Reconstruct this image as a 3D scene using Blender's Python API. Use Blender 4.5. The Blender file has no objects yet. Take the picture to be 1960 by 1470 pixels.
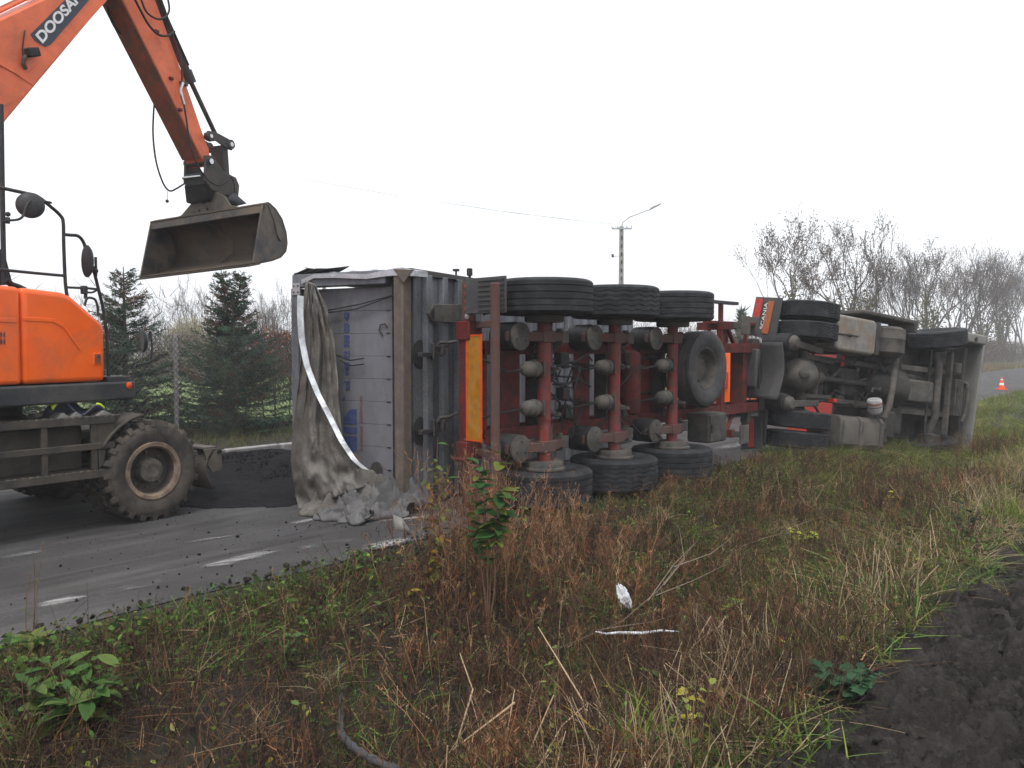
import bpy, bmesh, math, random
import numpy as np
from mathutils import Vector, Matrix, Euler
random.seed(7); RNG = np.random.default_rng(7)
SC = bpy.context.scene
COL = SC.collection
R = math.radians

# ------------------------------------------------------------------ camera
F_PX, Y_HOR, EYE = 1540.0, 668.0, 1.72           # photo pixels (1960 x 1470), eye height above the road
PITCH = math.atan((735 - Y_HOR) / F_PX)
cam = bpy.data.cameras.new('camera'); cam.sensor_width = 36; cam.lens = 36 * F_PX / 1960
cam.clip_start = .05; cam.clip_end = 3000
camo = bpy.data.objects.new('camera', cam); COL.objects.link(camo)
camo.location = (0, 0, EYE); camo.rotation_euler = (R(90) - PITCH, 0, 0)
SC.camera = camo
SC.render.resolution_x, SC.render.resolution_y = 1024, 768

# ------------------------------------------------------------------ world and sun (overcast)
SUN_EL, SUN_AZ = R(64), R(190)
W = bpy.data.worlds.new('World'); SC.world = W; W.use_nodes = True
nt = W.node_tree; bg = nt.nodes['Background']
sky = nt.nodes.new('ShaderNodeTexSky'); sky.sky_type = 'NISHITA'; sky.sun_disc = False
sky.sun_elevation = SUN_EL; sky.sun_rotation = SUN_AZ; sky.dust_density = 6; sky.air_density = 1.5
hs = nt.nodes.new('ShaderNodeHueSaturation'); hs.inputs['Saturation'].default_value = .2
mx = nt.nodes.new('ShaderNodeMix'); mx.data_type = 'RGBA'; mx.inputs['Factor'].default_value = .8
mx.inputs['B'].default_value = (9.6, 9.8, 10.2, 1)                # closed cloud cover
nt.links.new(sky.outputs[0], hs.inputs['Color']); nt.links.new(hs.outputs[0], mx.inputs['A'])
nt.links.new(mx.outputs['Result'], bg.inputs['Color']); bg.inputs['Strength'].default_value = .09
sun = bpy.data.lights.new('sun', 'SUN'); sun.energy = 1.25; sun.angle = R(20); sun.color = (1, .97, .93)
suno = bpy.data.objects.new('sun', sun); COL.objects.link(suno)
suno.rotation_euler = (R(90) - SUN_EL, 0, math.pi - SUN_AZ)       # light comes from behind the camera
suno.location = (0, -10, 30)
vs = SC.view_settings; vs.view_transform = 'Standard'; vs.look = 'None'; vs.exposure = .8; vs.gamma = 1

# ------------------------------------------------------------------ frames and pixels
FWD = Vector((0, math.cos(PITCH), -math.sin(PITCH))); UPV = Vector((0, math.sin(PITCH), math.cos(PITCH)))
EYEP = Vector((0, 0, EYE))
def ray(px, py): return FWD + Vector(((px - 980) / F_PX, 0, 0)) + UPV * (-(py - 735) / F_PX)
def ground(px, py, z=0.0):
    d = ray(px, py); return EYEP + d * ((z - EYE) / d.z)
def at_d(px, py, d):                                             # point at forward distance d
    r = ray(px, py); return EYEP + r * (d / r.y)
class Frame:
    def __init__(s, o, X, Y, Z): s.o, s.X, s.Y, s.Z = Vector(o), Vector(X), Vector(Y), Vector(Z)
    def w(s, x, y, z): return s.o + s.X * x + s.Y * y + s.Z * z
    def on(s, ax, v, px, py):
        A = getattr(s, ax.upper()); d = ray(px, py)
        p = EYEP + d * (((s.o + A * v) - EYEP).dot(A) / d.dot(A)) - s.o
        return Vector((p.dot(s.X), p.dot(s.Y), p.dot(s.Z)))
    def matrix(s):
        m = Matrix((s.X, s.Y, s.Z)).transposed().to_4x4(); m.translation = s.o; return m
def upright(o, deg, z=0):
    a = R(deg); return Frame((o[0], o[1], z), (math.sin(a), math.cos(a), 0), (-math.cos(a), math.sin(a), 0), (0, 0, 1))
def lying(o, deg, dip=0, z=0):                                    # on its left side: local Y points down, local Z to the left
    a, d = R(deg), R(dip)
    X = Vector((math.sin(a) * math.cos(d), math.cos(a) * math.cos(d), -math.sin(d))); Z = Vector((-math.cos(a), math.sin(a), 0))
    return Frame((o[0], o[1], z), X, Z.cross(X), Z)
E0 = Vector((-1.87, 5.99, 0)); DR = Vector((math.sin(R(40)), math.cos(R(40)), 0)); NR = Vector((-DR.y, DR.x, 0))
def road(s, n, z=0): return E0 + DR * s + NR * n + Vector((0, 0, z))
def to_sn(p): q = Vector((p[0], p[1], 0)) - E0; return q.dot(DR), q.dot(NR)

# ------------------------------------------------------------------ mesh builder
def perp(a):
    a = a.normalized(); b = Vector((0, 0, 1)) if abs(a.z) < .9 else Vector((1, 0, 0))
    u = a.cross(b).normalized(); return u, a.cross(u).normalized()
OFF = {}                                                          # root name -> shift of its local coordinates
class MB:
    def __init__(s): s.v, s.f = [], []
    def add(s, vs, fs):
        k = len(s.v); s.v += [tuple(p) for p in vs]; s.f += [tuple(i + k for i in f) for f in fs]; return s
    def box(s, c, d, rot=None):
        c = Vector(c); h = Vector(d) / 2; m = rot.to_matrix() if rot else Matrix.Identity(3)
        P = [c + m @ Vector((x * h.x, y * h.y, z * h.z)) for x in (-1, 1) for y in (-1, 1) for z in (-1, 1)]
        return s.add(P, [(0, 1, 3, 2), (4, 6, 7, 5), (0, 4, 5, 1), (2, 3, 7, 6), (0, 2, 6, 4), (1, 5, 7, 3)])
    def bar(s, a, b, w, h, up=(0, 0, 1)):                        # square bar from a to b
        a, b = Vector(a), Vector(b); x = (b - a).normalized(); y = Vector(up).cross(x)
        if y.length < 1e-4: y = perp(x)[0]
        y.normalize(); z = x.cross(y); P = []
        for p in (a, b):
            for i, j in ((-1, -1), (1, -1), (1, 1), (-1, 1)): P.append(p + y * (i * w / 2) + z * (j * h / 2))
        return s.add(P, [(3, 2, 1, 0), (4, 5, 6, 7), (0, 1, 5, 4), (1, 2, 6, 5), (2, 3, 7, 6), (3, 0, 4, 7)])
    def lathe(s, prof, o, axis, n=24, close=False, cap=True):              # prof: (radius, distance along axis)
        o, ax = Vector(o), Vector(axis).normalized(); u, w = perp(ax); P, Fc = [], []
        for r, a in prof:
            for k in range(n):
                t = 2 * math.pi * k / n; P.append(o + ax * a + (u * math.cos(t) + w * math.sin(t)) * r)
        m = len(prof)
        for i in range(m if close else m - 1):
            j = (i + 1) % m
            for k in range(n): q = (k + 1) % n; Fc.append((i * n + k, i * n + q, j * n + q, j * n + k))
        if not close and cap:
            if prof[0][0] > 1e-5: Fc.append(tuple(range(n))[::-1])
            if prof[-1][0] > 1e-5: Fc.append(tuple((m - 1) * n + k for k in range(n)))
        return s.add(P, Fc)
    def cyl(s, a, b, r, r2=None, n=16, ch=0):
        a, b = Vector(a), Vector(b); L = (b - a).length; r2 = r if r2 is None else r2
        pr = [(r, 0), (r2, L)] if not ch else [(r - ch, 0), (r, ch), (r2, L - ch), (r2 - ch, L)]
        return s.lathe(pr, a, b - a, n)
    def tube(s, pts, r, n=8, cap=True):
        pts = [Vector(p) for p in pts]; m = len(pts); rs = r if isinstance(r, (list, tuple)) else [r] * m
        P, Fc = [], []; t0 = (pts[1] - pts[0]).normalized(); u, _ = perp(t0)
        for i, p in enumerate(pts):
            t = (pts[min(i + 1, m - 1)] - pts[max(i - 1, 0)]).normalized()
            u = (u - t * u.dot(t)).normalized(); w = t.cross(u)
            for k in range(n): a = 2 * math.pi * k / n; P.append(p + (u * math.cos(a) + w * math.sin(a)) * rs[i])
        for i in range(m - 1):
            for k in range(n): q = (k + 1) % n; Fc.append((i * n + k, i * n + q, (i + 1) * n + q, (i + 1) * n + k))
        if cap: Fc += [tuple(range(n))[::-1], tuple((m - 1) * n + k for k in range(n))]
        return s.add(P, Fc)
    def prism(s, poly, d):                                       # poly: 3-D outline, d: thickness vector
        d = Vector(d); poly = [Vector(p) for p in poly]; n = len(poly)
        return s.add(poly + [p + d for p in poly], [tuple(range(n))[::-1], tuple(range(n, 2 * n))] + [(i, (i + 1) % n, n + (i + 1) % n, n + i) for i in range(n)])
    def ball(s, c, r, n=16, m=10, sc=(1, 1, 1)):
        c = Vector(c); P, Fc = [], []
        for i in range(m + 1):
            a = math.pi * i / m
            for k in range(n): t = 2 * math.pi * k / n; P.append(c + Vector((math.sin(a) * math.cos(t) * sc[0], math.sin(a) * math.sin(t) * sc[1], math.cos(a) * sc[2])) * r)
        for i in range(m):
            for k in range(n): q = (k + 1) % n; Fc.append((i * n + k, (i + 1) * n + k, (i + 1) * n + q, i * n + q))
        return s.add(P, Fc)
    def grid(s, fn, nu, nv, thick=None):                          # fn(u, v) -> point
        P = [fn(i / nu, j / nv) for i in range(nu + 1) for j in range(nv + 1)]
        Fc = [(i * (nv + 1) + j, (i + 1) * (nv + 1) + j, (i + 1) * (nv + 1) + j + 1, i * (nv + 1) + j + 1) for i in range(nu) for j in range(nv)]
        return s.add(P, Fc)
    def xf(s, m): s.v = [tuple(m @ Vector(p)) for p in s.v]; return s
    def ribbon(s, pts, wv, th):                                  # strip of width vector(s) wv and thickness vector th
        for i in range(len(pts) - 1):
            a, b = Vector(pts[i]), Vector(pts[i + 1]); w = Vector(wv[i] if isinstance(wv, list) else wv); w2 = Vector(wv[i + 1] if isinstance(wv, list) else wv); t = Vector(th)
            s.add([a - w / 2, a + w / 2, b + w2 / 2, b - w2 / 2, a - w / 2 + t, a + w / 2 + t, b + w2 / 2 + t, b - w2 / 2 + t], [(0, 1, 2, 3), (7, 6, 5, 4), (0, 3, 7, 4), (1, 5, 6, 2), (0, 4, 5, 1), (3, 2, 6, 7)])
        return s
    def build(s, name, mat, parent=None, bev=0, smooth=True, sharp=38, solid=0, seg=2):
        r = parent
        while r is not None and r.parent: r = r.parent
        of = OFF.get(r.name if r else '', (0, 0, 0))
        me = bpy.data.meshes.new(name); me.from_pydata([(x + of[0], y + of[1], z + of[2]) for x, y, z in s.v], [], s.f); me.update()
        bm = bmesh.new(); bm.from_mesh(me); bmesh.ops.recalc_face_normals(bm, faces=bm.faces); bm.to_mesh(me); bm.free()
        me.materials.append(mat)
        if smooth:
            me.polygons.foreach_set('use_smooth', [True] * len(me.polygons)); me.set_sharp_from_angle(angle=R(sharp))
        o = bpy.data.objects.new(name, me); COL.objects.link(o); o.parent = parent
        if solid: m = o.modifiers.new('solid', 'SOLIDIFY'); m.thickness = solid; m.offset = 0
        if bev: m = o.modifiers.new('bevel', 'BEVEL'); m.width = bev; m.segments = seg; m.limit_method = 'ANGLE'; m.angle_limit = R(40)
        return o
def tag(o, label=None, cat=None, group=None, kind=None):
    for k, v in (('label', label), ('category', cat), ('group', group), ('kind', kind)):
        if v: o[k] = v
    return o
def thing(name, label, cat, frame=None, loc=None, group=None, rz=0):
    o = bpy.data.objects.new(name, None); COL.objects.link(o); o.empty_display_size = .2
    if frame: o.matrix_world = frame.matrix()
    elif loc is not None: o.location = loc; o.rotation_euler = (0, 0, rz)
    return tag(o, label, cat, group)
def kids(o): return [c for c in COL.objects if c.parent is o]
def copy_tree(o, parent=None, cache=None):
    c = o.copy(); COL.objects.link(c); c.parent = parent
    for ch in [k for k in bpy.data.objects if k.parent is o and k is not c]: copy_tree(ch, c)
    return c
def mesh_np(name, V, Fc, mat, parent=None, col=None, smooth=False, kind=None):   # fast path for large meshes; Fc (n, 3 or 4)
    me = bpy.data.meshes.new(name); V = np.asarray(V, np.float32); Fc = np.asarray(Fc, np.int32); k = Fc.shape[1]
    me.vertices.add(len(V)); me.vertices.foreach_set('co', V.ravel())
    me.loops.add(Fc.size); me.loops.foreach_set('vertex_index', Fc.ravel())
    me.polygons.add(len(Fc)); me.polygons.foreach_set('loop_start', np.arange(0, Fc.size, k, dtype=np.int32))
    me.update(calc_edges=True)
    if smooth: me.polygons.foreach_set('use_smooth', np.ones(len(Fc), bool))
    if col is not None:
        a = me.color_attributes.new('Col', 'FLOAT_COLOR', 'POINT'); c4 = np.ones((len(V), 4), np.float32); c4[:, :3] = col; a.data.foreach_set('color', c4.ravel())
    me.materials.append(mat)
    o = bpy.data.objects.new(name, me); COL.objects.link(o); o.parent = parent
    if kind: o['kind'] = kind
    return o
# noise for relief
_PT = np.random.default_rng(3).permutation(512); _PT = np.concatenate([_PT, _PT, _PT]); _GR = np.random.default_rng(4).uniform(0, 2 * np.pi, 512)
def perlin(x, y):
    x, y = np.asarray(x, float), np.asarray(y, float); xi, yi = np.floor(x).astype(int), np.floor(y).astype(int); xf, yf = x - xi, y - yi
    def g(ix, iy, dx, dy): a = _GR[_PT[(_PT[ix & 511] + iy) & 511]]; return np.cos(a) * dx + np.sin(a) * dy
    u, v = xf ** 3 * (xf * (xf * 6 - 15) + 10), yf ** 3 * (yf * (yf * 6 - 15) + 10)
    a, b = g(xi, yi, xf, yf), g(xi + 1, yi, xf - 1, yf); c, d = g(xi, yi + 1, xf, yf - 1), g(xi + 1, yi + 1, xf - 1, yf - 1)
    return (a + u * (b - a)) * (1 - v) + (c + u * (d - c)) * v
def fbm(x, y, o=4, g=.5):
    t, a, k = 0, 1, 1.0
    for i in range(o): t = t + a * perlin(x * k + 17.3 * i, y * k - 9.1 * i); a *= g; k *= 2.03
    return t

def lettering(body, size, mat, parent, o, xd, yd, name='lettering', width=None, lift=.004, bold=0.0):
    cu = bpy.data.curves.new('txt', 'FONT'); cu.body = body; cu.size = size; cu.extrude = .002; cu.offset = bold; ob = bpy.data.objects.new('txt', cu)
    me = bpy.data.meshes.new_from_object(ob); bpy.data.objects.remove(ob); me.name = name
    xd, yd = Vector(xd).normalized(), Vector(yd).normalized(); zd = xd.cross(yd)
    if width:
        xs = [v.co.x for v in me.vertices]; k = width / (max(xs) - min(xs))
    else: k = 1
    r = parent
    while r is not None and r.parent: r = r.parent
    of = Vector(OFF.get(r.name if r else '', (0, 0, 0))); o = Vector(o) + of
    for v in me.vertices: v.co = o + xd * (v.co.x * k) + yd * v.co.y + zd * (v.co.z + lift)
    me.materials.clear(); me.materials.append(mat); ob = bpy.data.objects.new(name, me); COL.objects.link(ob); ob.parent = parent; return ob

# ------------------------------------------------------------------ materials
def node_mat(name):
    m = bpy.data.materials.new(name); m.use_nodes = True; t = m.node_tree; return m, t, t.nodes['Principled BSDF']
def mk(t, typ, **kw):
    n = t.nodes.new(typ)
    for k, v in kw.items():
        if k in n.inputs: n.inputs[k].default_value = v
        else: setattr(n, k, v)
    return n
def c4(c): return (c[0], c[1], c[2], 1)
def mixc(t, fac, a, b):
    n = mk(t, 'ShaderNodeMix', data_type='RGBA')
    for s, v in (('Factor', fac), ('A', a), ('B', b)):
        if isinstance(v, bpy.types.NodeSocket): t.links.new(v, n.inputs[s])
        else: n.inputs[s].default_value = v if s == 'Factor' else c4(v)
    return n.outputs['Result']
def noise(t, vec, scale, detail=5, rough=.6, dist=0, lo=.35, hi=.65):
    n = mk(t, 'ShaderNodeTexNoise', Scale=scale, Detail=detail, Roughness=rough, Distortion=dist); t.links.new(vec, n.inputs['Vector'])
    r = mk(t, 'ShaderNodeMapRange'); r.inputs['From Min'].default_value = lo; r.inputs['From Max'].default_value = hi
    t.links.new(n.outputs['Fac'], r.inputs['Value']); return r.outputs['Result']
def pm(name, c1, c2=None, scale=6, rough=.6, metal=0, bump=.15, bscale=40, dirt=None, damt=.5, dscale=2.5, streak=(1, 1, 1), coat=0, spec=.22):
    m, t, p = node_mat(name); tc = mk(t, 'ShaderNodeTexCoord'); mp = mk(t, 'ShaderNodeMapping'); mp.inputs['Scale'].default_value = streak
    t.links.new(tc.outputs['Object'], mp.inputs['Vector']); vec = mp.outputs['Vector']
    col = mixc(t, noise(t, vec, scale), c1, c2 or [x * .75 for x in c1])
    rr = rough
    if dirt:
        f1 = noise(t, vec, dscale, 8, .68, .4, .62 - damt * .45, .72 - damt * .2)
        f2 = noise(t, tc.outputs['Object'], 45, 3, .6, 0, .3, .75)
        mu = mk(t, 'ShaderNodeMath', operation='MULTIPLY'); t.links.new(f1, mu.inputs[0])
        ma = mk(t, 'ShaderNodeMath', operation='MULTIPLY_ADD'); t.links.new(f2, ma.inputs[0]); ma.inputs[1].default_value = .5; ma.inputs[2].default_value = .5
        t.links.new(ma.outputs[0], mu.inputs[1]); col = mixc(t, mu.outputs[0], col, dirt)
        mr = mk(t, 'ShaderNodeMapRange'); t.links.new(mu.outputs[0], mr.inputs['Value']); mr.inputs['To Min'].default_value = rough; mr.inputs['To Max'].default_value = .92
        t.links.new(mr.outputs[0], p.inputs['Roughness'])
        if metal:
            m2 = mk(t, 'ShaderNodeMapRange'); t.links.new(mu.outputs[0], m2.inputs['Value']); m2.inputs['To Min'].default_value = metal; m2.inputs['To Max'].default_value = 0
            t.links.new(m2.outputs[0], p.inputs['Metallic'])
    else:
        p.inputs['Roughness'].default_value = rough; p.inputs['Metallic'].default_value = metal
    if isinstance(col, bpy.types.NodeSocket): t.links.new(col, p.inputs['Base Color'])
    p.inputs['Specular IOR Level'].default_value = spec
    if coat: p.inputs['Coat Weight'].default_value = coat; p.inputs['Coat Roughness'].default_value = .12
    if bump:
        b = mk(t, 'ShaderNodeBump', Strength=bump, Distance=.01); n = mk(t, 'ShaderNodeTexNoise', Scale=bscale, Detail=5); t.links.new(tc.outputs['Object'], n.inputs['Vector'])
        t.links.new(n.outputs['Fac'], b.inputs['Height']); t.links.new(b.outputs[0], p.inputs['Normal'])
    return m
DUST = (.17, .155, .14); MUD = (.085, .07, .055); SOOT_GAP = (.018, .017, .017)
M = dict(
    orange=pm('orange_paint', (.85, .13, .012), (.78, .105, .01), 3, .32, bump=.03, bscale=6, dirt=(.42, .11, .04), damt=.28, dscale=1.2, coat=.35),
    orange_boom_hazed=pm('hazed_orange_boom_paint', (.75, .165, .07), (.64, .135, .055), 4, .42, bump=.04, bscale=8, dirt=(.42, .12, .065), damt=.36, dscale=3, coat=.15),  # body orange made paler: haze and overexposure put into the colour
    orange_shade_mud=pm('shaded_muddy_orange_paint', (.3, .075, .04), (.22, .055, .03), 7, .6, bump=.1, dirt=MUD, damt=.5, dscale=5),  # shaded copy of the orange, shade in the base colour plus mud
    char=pm('charcoal_paint', (.035, .037, .042), (.028, .03, .034), 4, .42, bump=.05, dirt=(.09, .085, .08), damt=.42, dscale=2),
    blackmet=pm('black_metal', (.022, .023, .027), (.03, .031, .034), 8, .4, bump=.05, dirt=(.07, .065, .06), damt=.35, dscale=5),
    steel_dark=pm('dark_steel', (.05, .05, .055), (.035, .035, .04), 8, .5, metal=.5, bump=.12, dirt=(.10, .085, .07), damt=.55, dscale=4),
    bucket=pm('bucket_steel', (.035, .036, .042), (.05, .048, .048), 5, .45, metal=.3, bump=.2, bscale=18, dirt=(.15, .12, .09), damt=.5, dscale=2.6),
    bucket_in=pm('bucket_inner_steel', (.045, .04, .038), (.03, .028, .03), 5, .6, metal=.2, bump=.3, bscale=14, dirt=(.12, .09, .06), damt=.6, dscale=2.2),
    chrome=pm('chromed_rod', (.5, .5, .52), (.4, .4, .42), 8, .2, metal=1, bump=0),
    undercar=pm('muddy_undercarriage', (.03, .029, .028), (.04, .037, .034), 6, .7, bump=.35, dirt=MUD, damt=.55, dscale=4),
    rimbeige=pm('rusty_beige_rim', (.26, .19, .14), (.17, .12, .09), 9, .7, bump=.25, dirt=(.09, .07, .055), damt=.5, dscale=9),
    hub=pm('dusty_hub', (.085, .078, .068), (.055, .05, .045), 10, .75, bump=.3, dirt=(.135, .118, .098), damt=.5, dscale=8),
    tyre_mud=pm('muddy_tyre', (.028, .026, .025), (.04, .036, .033), 6, .85, bump=.5, bscale=30, dirt=(.095, .08, .066), damt=.58, dscale=5),
    tyre=pm('black_tyre', (.014, .015, .018), (.02, .021, .024), 10, .72, bump=.25, bscale=60, dirt=(.05, .05, .052), damt=.34, dscale=5),
    tyre_side=pm('grey_tyre_wall', (.045, .045, .048), (.04, .04, .043), 10, .8, bump=.25, bscale=50, dirt=(.085, .082, .08), damt=.5, dscale=6),
    alu=pm('dirty_aluminium', (.22, .232, .26), (.16, .168, .19), 5, .5, metal=.3, bump=.06, dirt=(.06, .06, .062), damt=.55, dscale=1.6, streak=(1, .35, 1)),
    alu_bright=pm('bright_aluminium', (.55, .57, .6), (.42, .44, .48), 7, .35, metal=.6, bump=.08, dirt=(.22, .22, .22), damt=.4, dscale=5),
    door=pm('grey_door_panel', (.165, .166, .185), (.135, .136, .152), 3, .6, bump=.05, dirt=(.09, .087, .087), damt=.45, dscale=1.8, streak=(1, .5, 1)),
    post=pm('dusty_brown_post', (.15, .115, .09), (.095, .078, .064), 9, .8, bump=.3, dirt=(.09, .08, .075), damt=.45, dscale=6),
    soot_gap=pm('soot_and_gap_shade_black', SOOT_GAP, (.03, .029, .028), 8, .85, bump=.1),  # real soot, and painted shade inside gaps, slots and holes
    red=pm('red_chassis_paint', (.2, .017, .012), (.11, .013, .011), 7, .5, bump=.15, dirt=(.032, .025, .024), damt=.7, dscale=4),
    red_axle=pm('scraped_red_axle', (.28, .024, .017), (.16, .02, .017), 9, .5, bump=.2, dirt=(.075, .06, .056), damt=.66, dscale=5),
    red_cab=pm('red_cab_paint', (.62, .035, .02), (.55, .03, .018), 3, .3, bump=.02, dirt=(.3, .07, .05), damt=.3, dscale=2, coat=.4),
    rustbar=pm('dusty_rust_bar', (.10, .042, .033), (.075, .04, .035), 9, .75, bump=.2, dirt=(.09, .07, .064), damt=.5, dscale=6),
    refl_yel=pm('yellow_reflector', (.4, .165, .01), (.28, .11, .01), 14, .35, bump=.05, dirt=(.35, .2, .05), damt=.4, dscale=6),
    refl_org=pm('orange_reflector', (.7, .085, .008), (.55, .065, .008), 14, .3, bump=0),
    amber=pm('dirty_amber_lens', (.45, .11, .03), (.3, .08, .03), 14, .35, bump=0, dirt=(.2, .1, .06), damt=.4), refl_red=pm('red_lamp_lens', (.5, .03, .02), (.35, .025, .02), 14, .25, bump=0, dirt=(.2, .1, .08), damt=.35),
    lens=pm('grey_lamp_lens', (.3, .3, .3), (.22, .22, .22), 9, .3, bump=0),
    plastic=pm('dusty_black_plastic', (.045, .045, .05), (.06, .06, .063), 6, .65, bump=.15, dirt=(.085, .08, .075), damt=.5, dscale=4),
    rubber=pm('black_rubber', (.015, .015, .017), (.024, .024, .026), 9, .6, bump=.05, dirt=(.06, .058, .055), damt=.3),
    grime=pm('grey_grime_metal', (.065, .061, .057), (.04, .038, .036), 8, .7, bump=.25, dirt=(.12, .106, .092), damt=.5, dscale=6),
    engine=pm('oily_engine_metal', (.02, .019, .019), (.032, .03, .028), 10, .6, bump=.35, dirt=(.075, .068, .06), damt=.42, dscale=6),
    tank=pm('dusty_fuel_tank', (.10, .094, .08), (.07, .065, .057), 5, .6, metal=.15, bump=.15, dirt=(.1, .09, .075), damt=.5, dscale=3),
    silencer=pm('stained_silver_box', (.26, .25, .23), (.16, .152, .14), 6, .45, metal=.4, bump=.15, dirt=(.2, .14, .09), damt=.42, dscale=4),
    bumper=pm('pale_grey_plastic', (.2, .2, .19), (.15, .15, .142), 4, .6, bump=.08, dirt=(.2, .19, .17), damt=.4, dscale=3),
    tarp=pm('dirty_tarpaulin', (.19, .18, .165), (.125, .118, .108), 3, .7, bump=.12, bscale=25, dirt=(.055, .047, .038), damt=.58, dscale=2.2),
    tarp_dark=pm('dark_tarpaulin', (.085, .085, .09), (.15, .148, .147), 4, .5, bump=.15, bscale=25, dirt=(.06, .055, .05), damt=.5, dscale=4),
    white_plastic=pm('white_plastic', (.75, .77, .8), (.62, .64, .68), 12, .45, bump=.1, dirt=(.3, .28, .25), damt=.3, dscale=9),
    blue=pm('blue_print', (.045, .06, .18), (.07, .085, .19), 20, .6, bump=0), redprint=pm('red_print', (.24, .1, .085), (.2, .11, .1), 20, .6, bump=0),
    white=pm('white_print', (.75, .75, .75), (.65, .65, .65), 20, .5, bump=0), slate=pm('slate_decal', (.045, .05, .07), (.05, .055, .075), 9, .4, bump=0),
    hivis=pm('hi_vis_yellow', (.55, .7, .05), (.48, .6, .05), 12, .7, bump=.1), glass=pm('dark_glass', (.02, .025, .03), (.02, .022, .026), 4, .08, bump=0),
    can=pm('dusty_white_can', (.4, .4, .41), (.3, .3, .31), 12, .5, bump=.1, dirt=(.15, .13, .11), damt=.5, dscale=9), mirror=pm('mirror_glass', (.5, .53, .57), (.5, .53, .57), 4, .05, metal=1, bump=0),
    concrete=pm('pale_concrete', (.36, .35, .34), (.27, .265, .26), 7, .85, bump=.3, dirt=(.16, .15, .14), damt=.45, dscale=3),
    galv=pm('galvanised_steel', (.42, .44, .46), (.34, .36, .38), 9, .5, metal=.4, bump=.05, dirt=(.25, .24, .23), damt=.3),
    cone=pm('cone_orange', (.85, .1, .02), (.75, .08, .02), 9, .5, bump=0), bark=pm('grey_bark', (.12, .10, .09), (.08, .068, .06), 12, .9, bump=.5, bscale=30),
    bark_red=pm('brown_stem', (.17, .10, .065), (.12, .07, .05), 12, .9, bump=.3, bscale=60),
)
def leaf_mat(name, trans=.25, rough=.7):
    m, t, p = node_mat(name); a = mk(t, 'ShaderNodeVertexColor', layer_name='Col'); t.links.new(a.outputs[0], p.inputs['Base Color']); p.inputs['Roughness'].default_value = rough
    p.inputs['Specular IOR Level'].default_value = .12
    tr = mk(t, 'ShaderNodeBsdfTranslucent'); t.links.new(a.outputs[0], tr.inputs['Color']); ms = mk(t, 'ShaderNodeMixShader'); ms.inputs[0].default_value = trans
    t.links.new(p.outputs[0], ms.inputs[1]); t.links.new(tr.outputs[0], ms.inputs[2]); t.links.new(ms.outputs[0], t.nodes['Material Output'].inputs['Surface']); return m
M['leaf'] = leaf_mat('leaf_blades'); M['dry'] = leaf_mat('dry_stems', .08, .8); M['needle'] = leaf_mat('spruce_needles', .1, .6)

# ------------------------------------------------------------------ the setting: ground, road, ploughed field
ROAD_W, FIELD_N = 6.3, -3.88
def smooth(a, b, x): t = np.clip((np.asarray(x, float) - a) / (b - a), 0, 1); return t * t * (3 - 2 * t)
def zg(s, n):                                                    # height of the ground in road coordinates
    s, n = np.asarray(s, float), np.asarray(n, float)
    depth = .46 - .22 * smooth(3.5, 9, s) - .1 * smooth(16, 30, s)
    ditch = -depth * np.exp(-((n + 2.15) / 1.05) ** 2)
    z = -.04 + np.where(n < 0, ditch + .03 * fbm(s * 1.3, n * 1.3, 3), 0)
    z = z + np.where(n < -3.2, -.02 * smooth(-3.2, -4.2, n), 0)
    z = z + np.where(n > ROAD_W, .13 * smooth(ROAD_W, ROAD_W + 1.2, n) + .04 * fbm(s * .7, n * .7, 3) * smooth(ROAD_W, ROAD_W + 1, n), 0)
    return z
def zgp(p): s, n = to_sn(p); return float(zg(s, n))
def lines(segs):                                                 # [(start, stop, step), ...] -> sorted coordinates
    out = []
    for a, b, st in segs: out += list(np.arange(a, b - 1e-6, st))
    return np.array(out + [segs[-1][1]])
def sheet(name, S, N, zf, mat, kind='structure'):
    A, B = np.meshgrid(S, N, indexing='ij'); Z = zf(A, B)
    V = np.stack([E0.x + DR.x * A + NR.x * B, E0.y + DR.y * A + NR.y * B, Z], -1).reshape(-1, 3); n = len(N)
    i, j = np.meshgrid(np.arange(len(S) - 1), np.arange(n - 1), indexing='ij'); k = (i * n + j).ravel()
    return tag(mesh_np(name, V, np.stack([k, k + n, k + n + 1, k + 1], -1), mat, smooth=True), kind=kind)

def ground_mat():
    m, t, p = node_mat('verge_soil_and_turf'); tc = mk(t, 'ShaderNodeTexCoord'); v = tc.outputs['Object']
    soil = mixc(t, noise(t, v, 9), (.013, .0095, .007), (.024, .0175, .0125)); turf = mixc(t, noise(t, v, 14), (.022, .026, .01), (.038, .032, .016))
    c = mixc(t, noise(t, v, 1.7, 6, .65, .3, .5, .68), soil, turf); t.links.new(c, p.inputs['Base Color']); p.inputs['Roughness'].default_value = .95
    b = mk(t, 'ShaderNodeBump', Strength=.7, Distance=.03); n = mk(t, 'ShaderNodeTexNoise', Scale=22, Detail=8); t.links.new(v, n.inputs['Vector']); t.links.new(n.outputs['Fac'], b.inputs['Height']); t.links.new(b.outputs[0], p.inputs['Normal']); return m
def lawn_mat():
    m, t, p = node_mat('green_lawn'); tc = mk(t, 'ShaderNodeTexCoord'); v = tc.outputs['Object']
    c = mixc(t, noise(t, v, .8, 6, .6, 0, .35, .65), (.09, .14, .028), (.13, .155, .05)); t.links.new(mixc(t, noise(t, v, 25), c, (.06, .1, .02)), p.inputs['Base Color']); p.inputs['Roughness'].default_value = .95; return m
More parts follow.
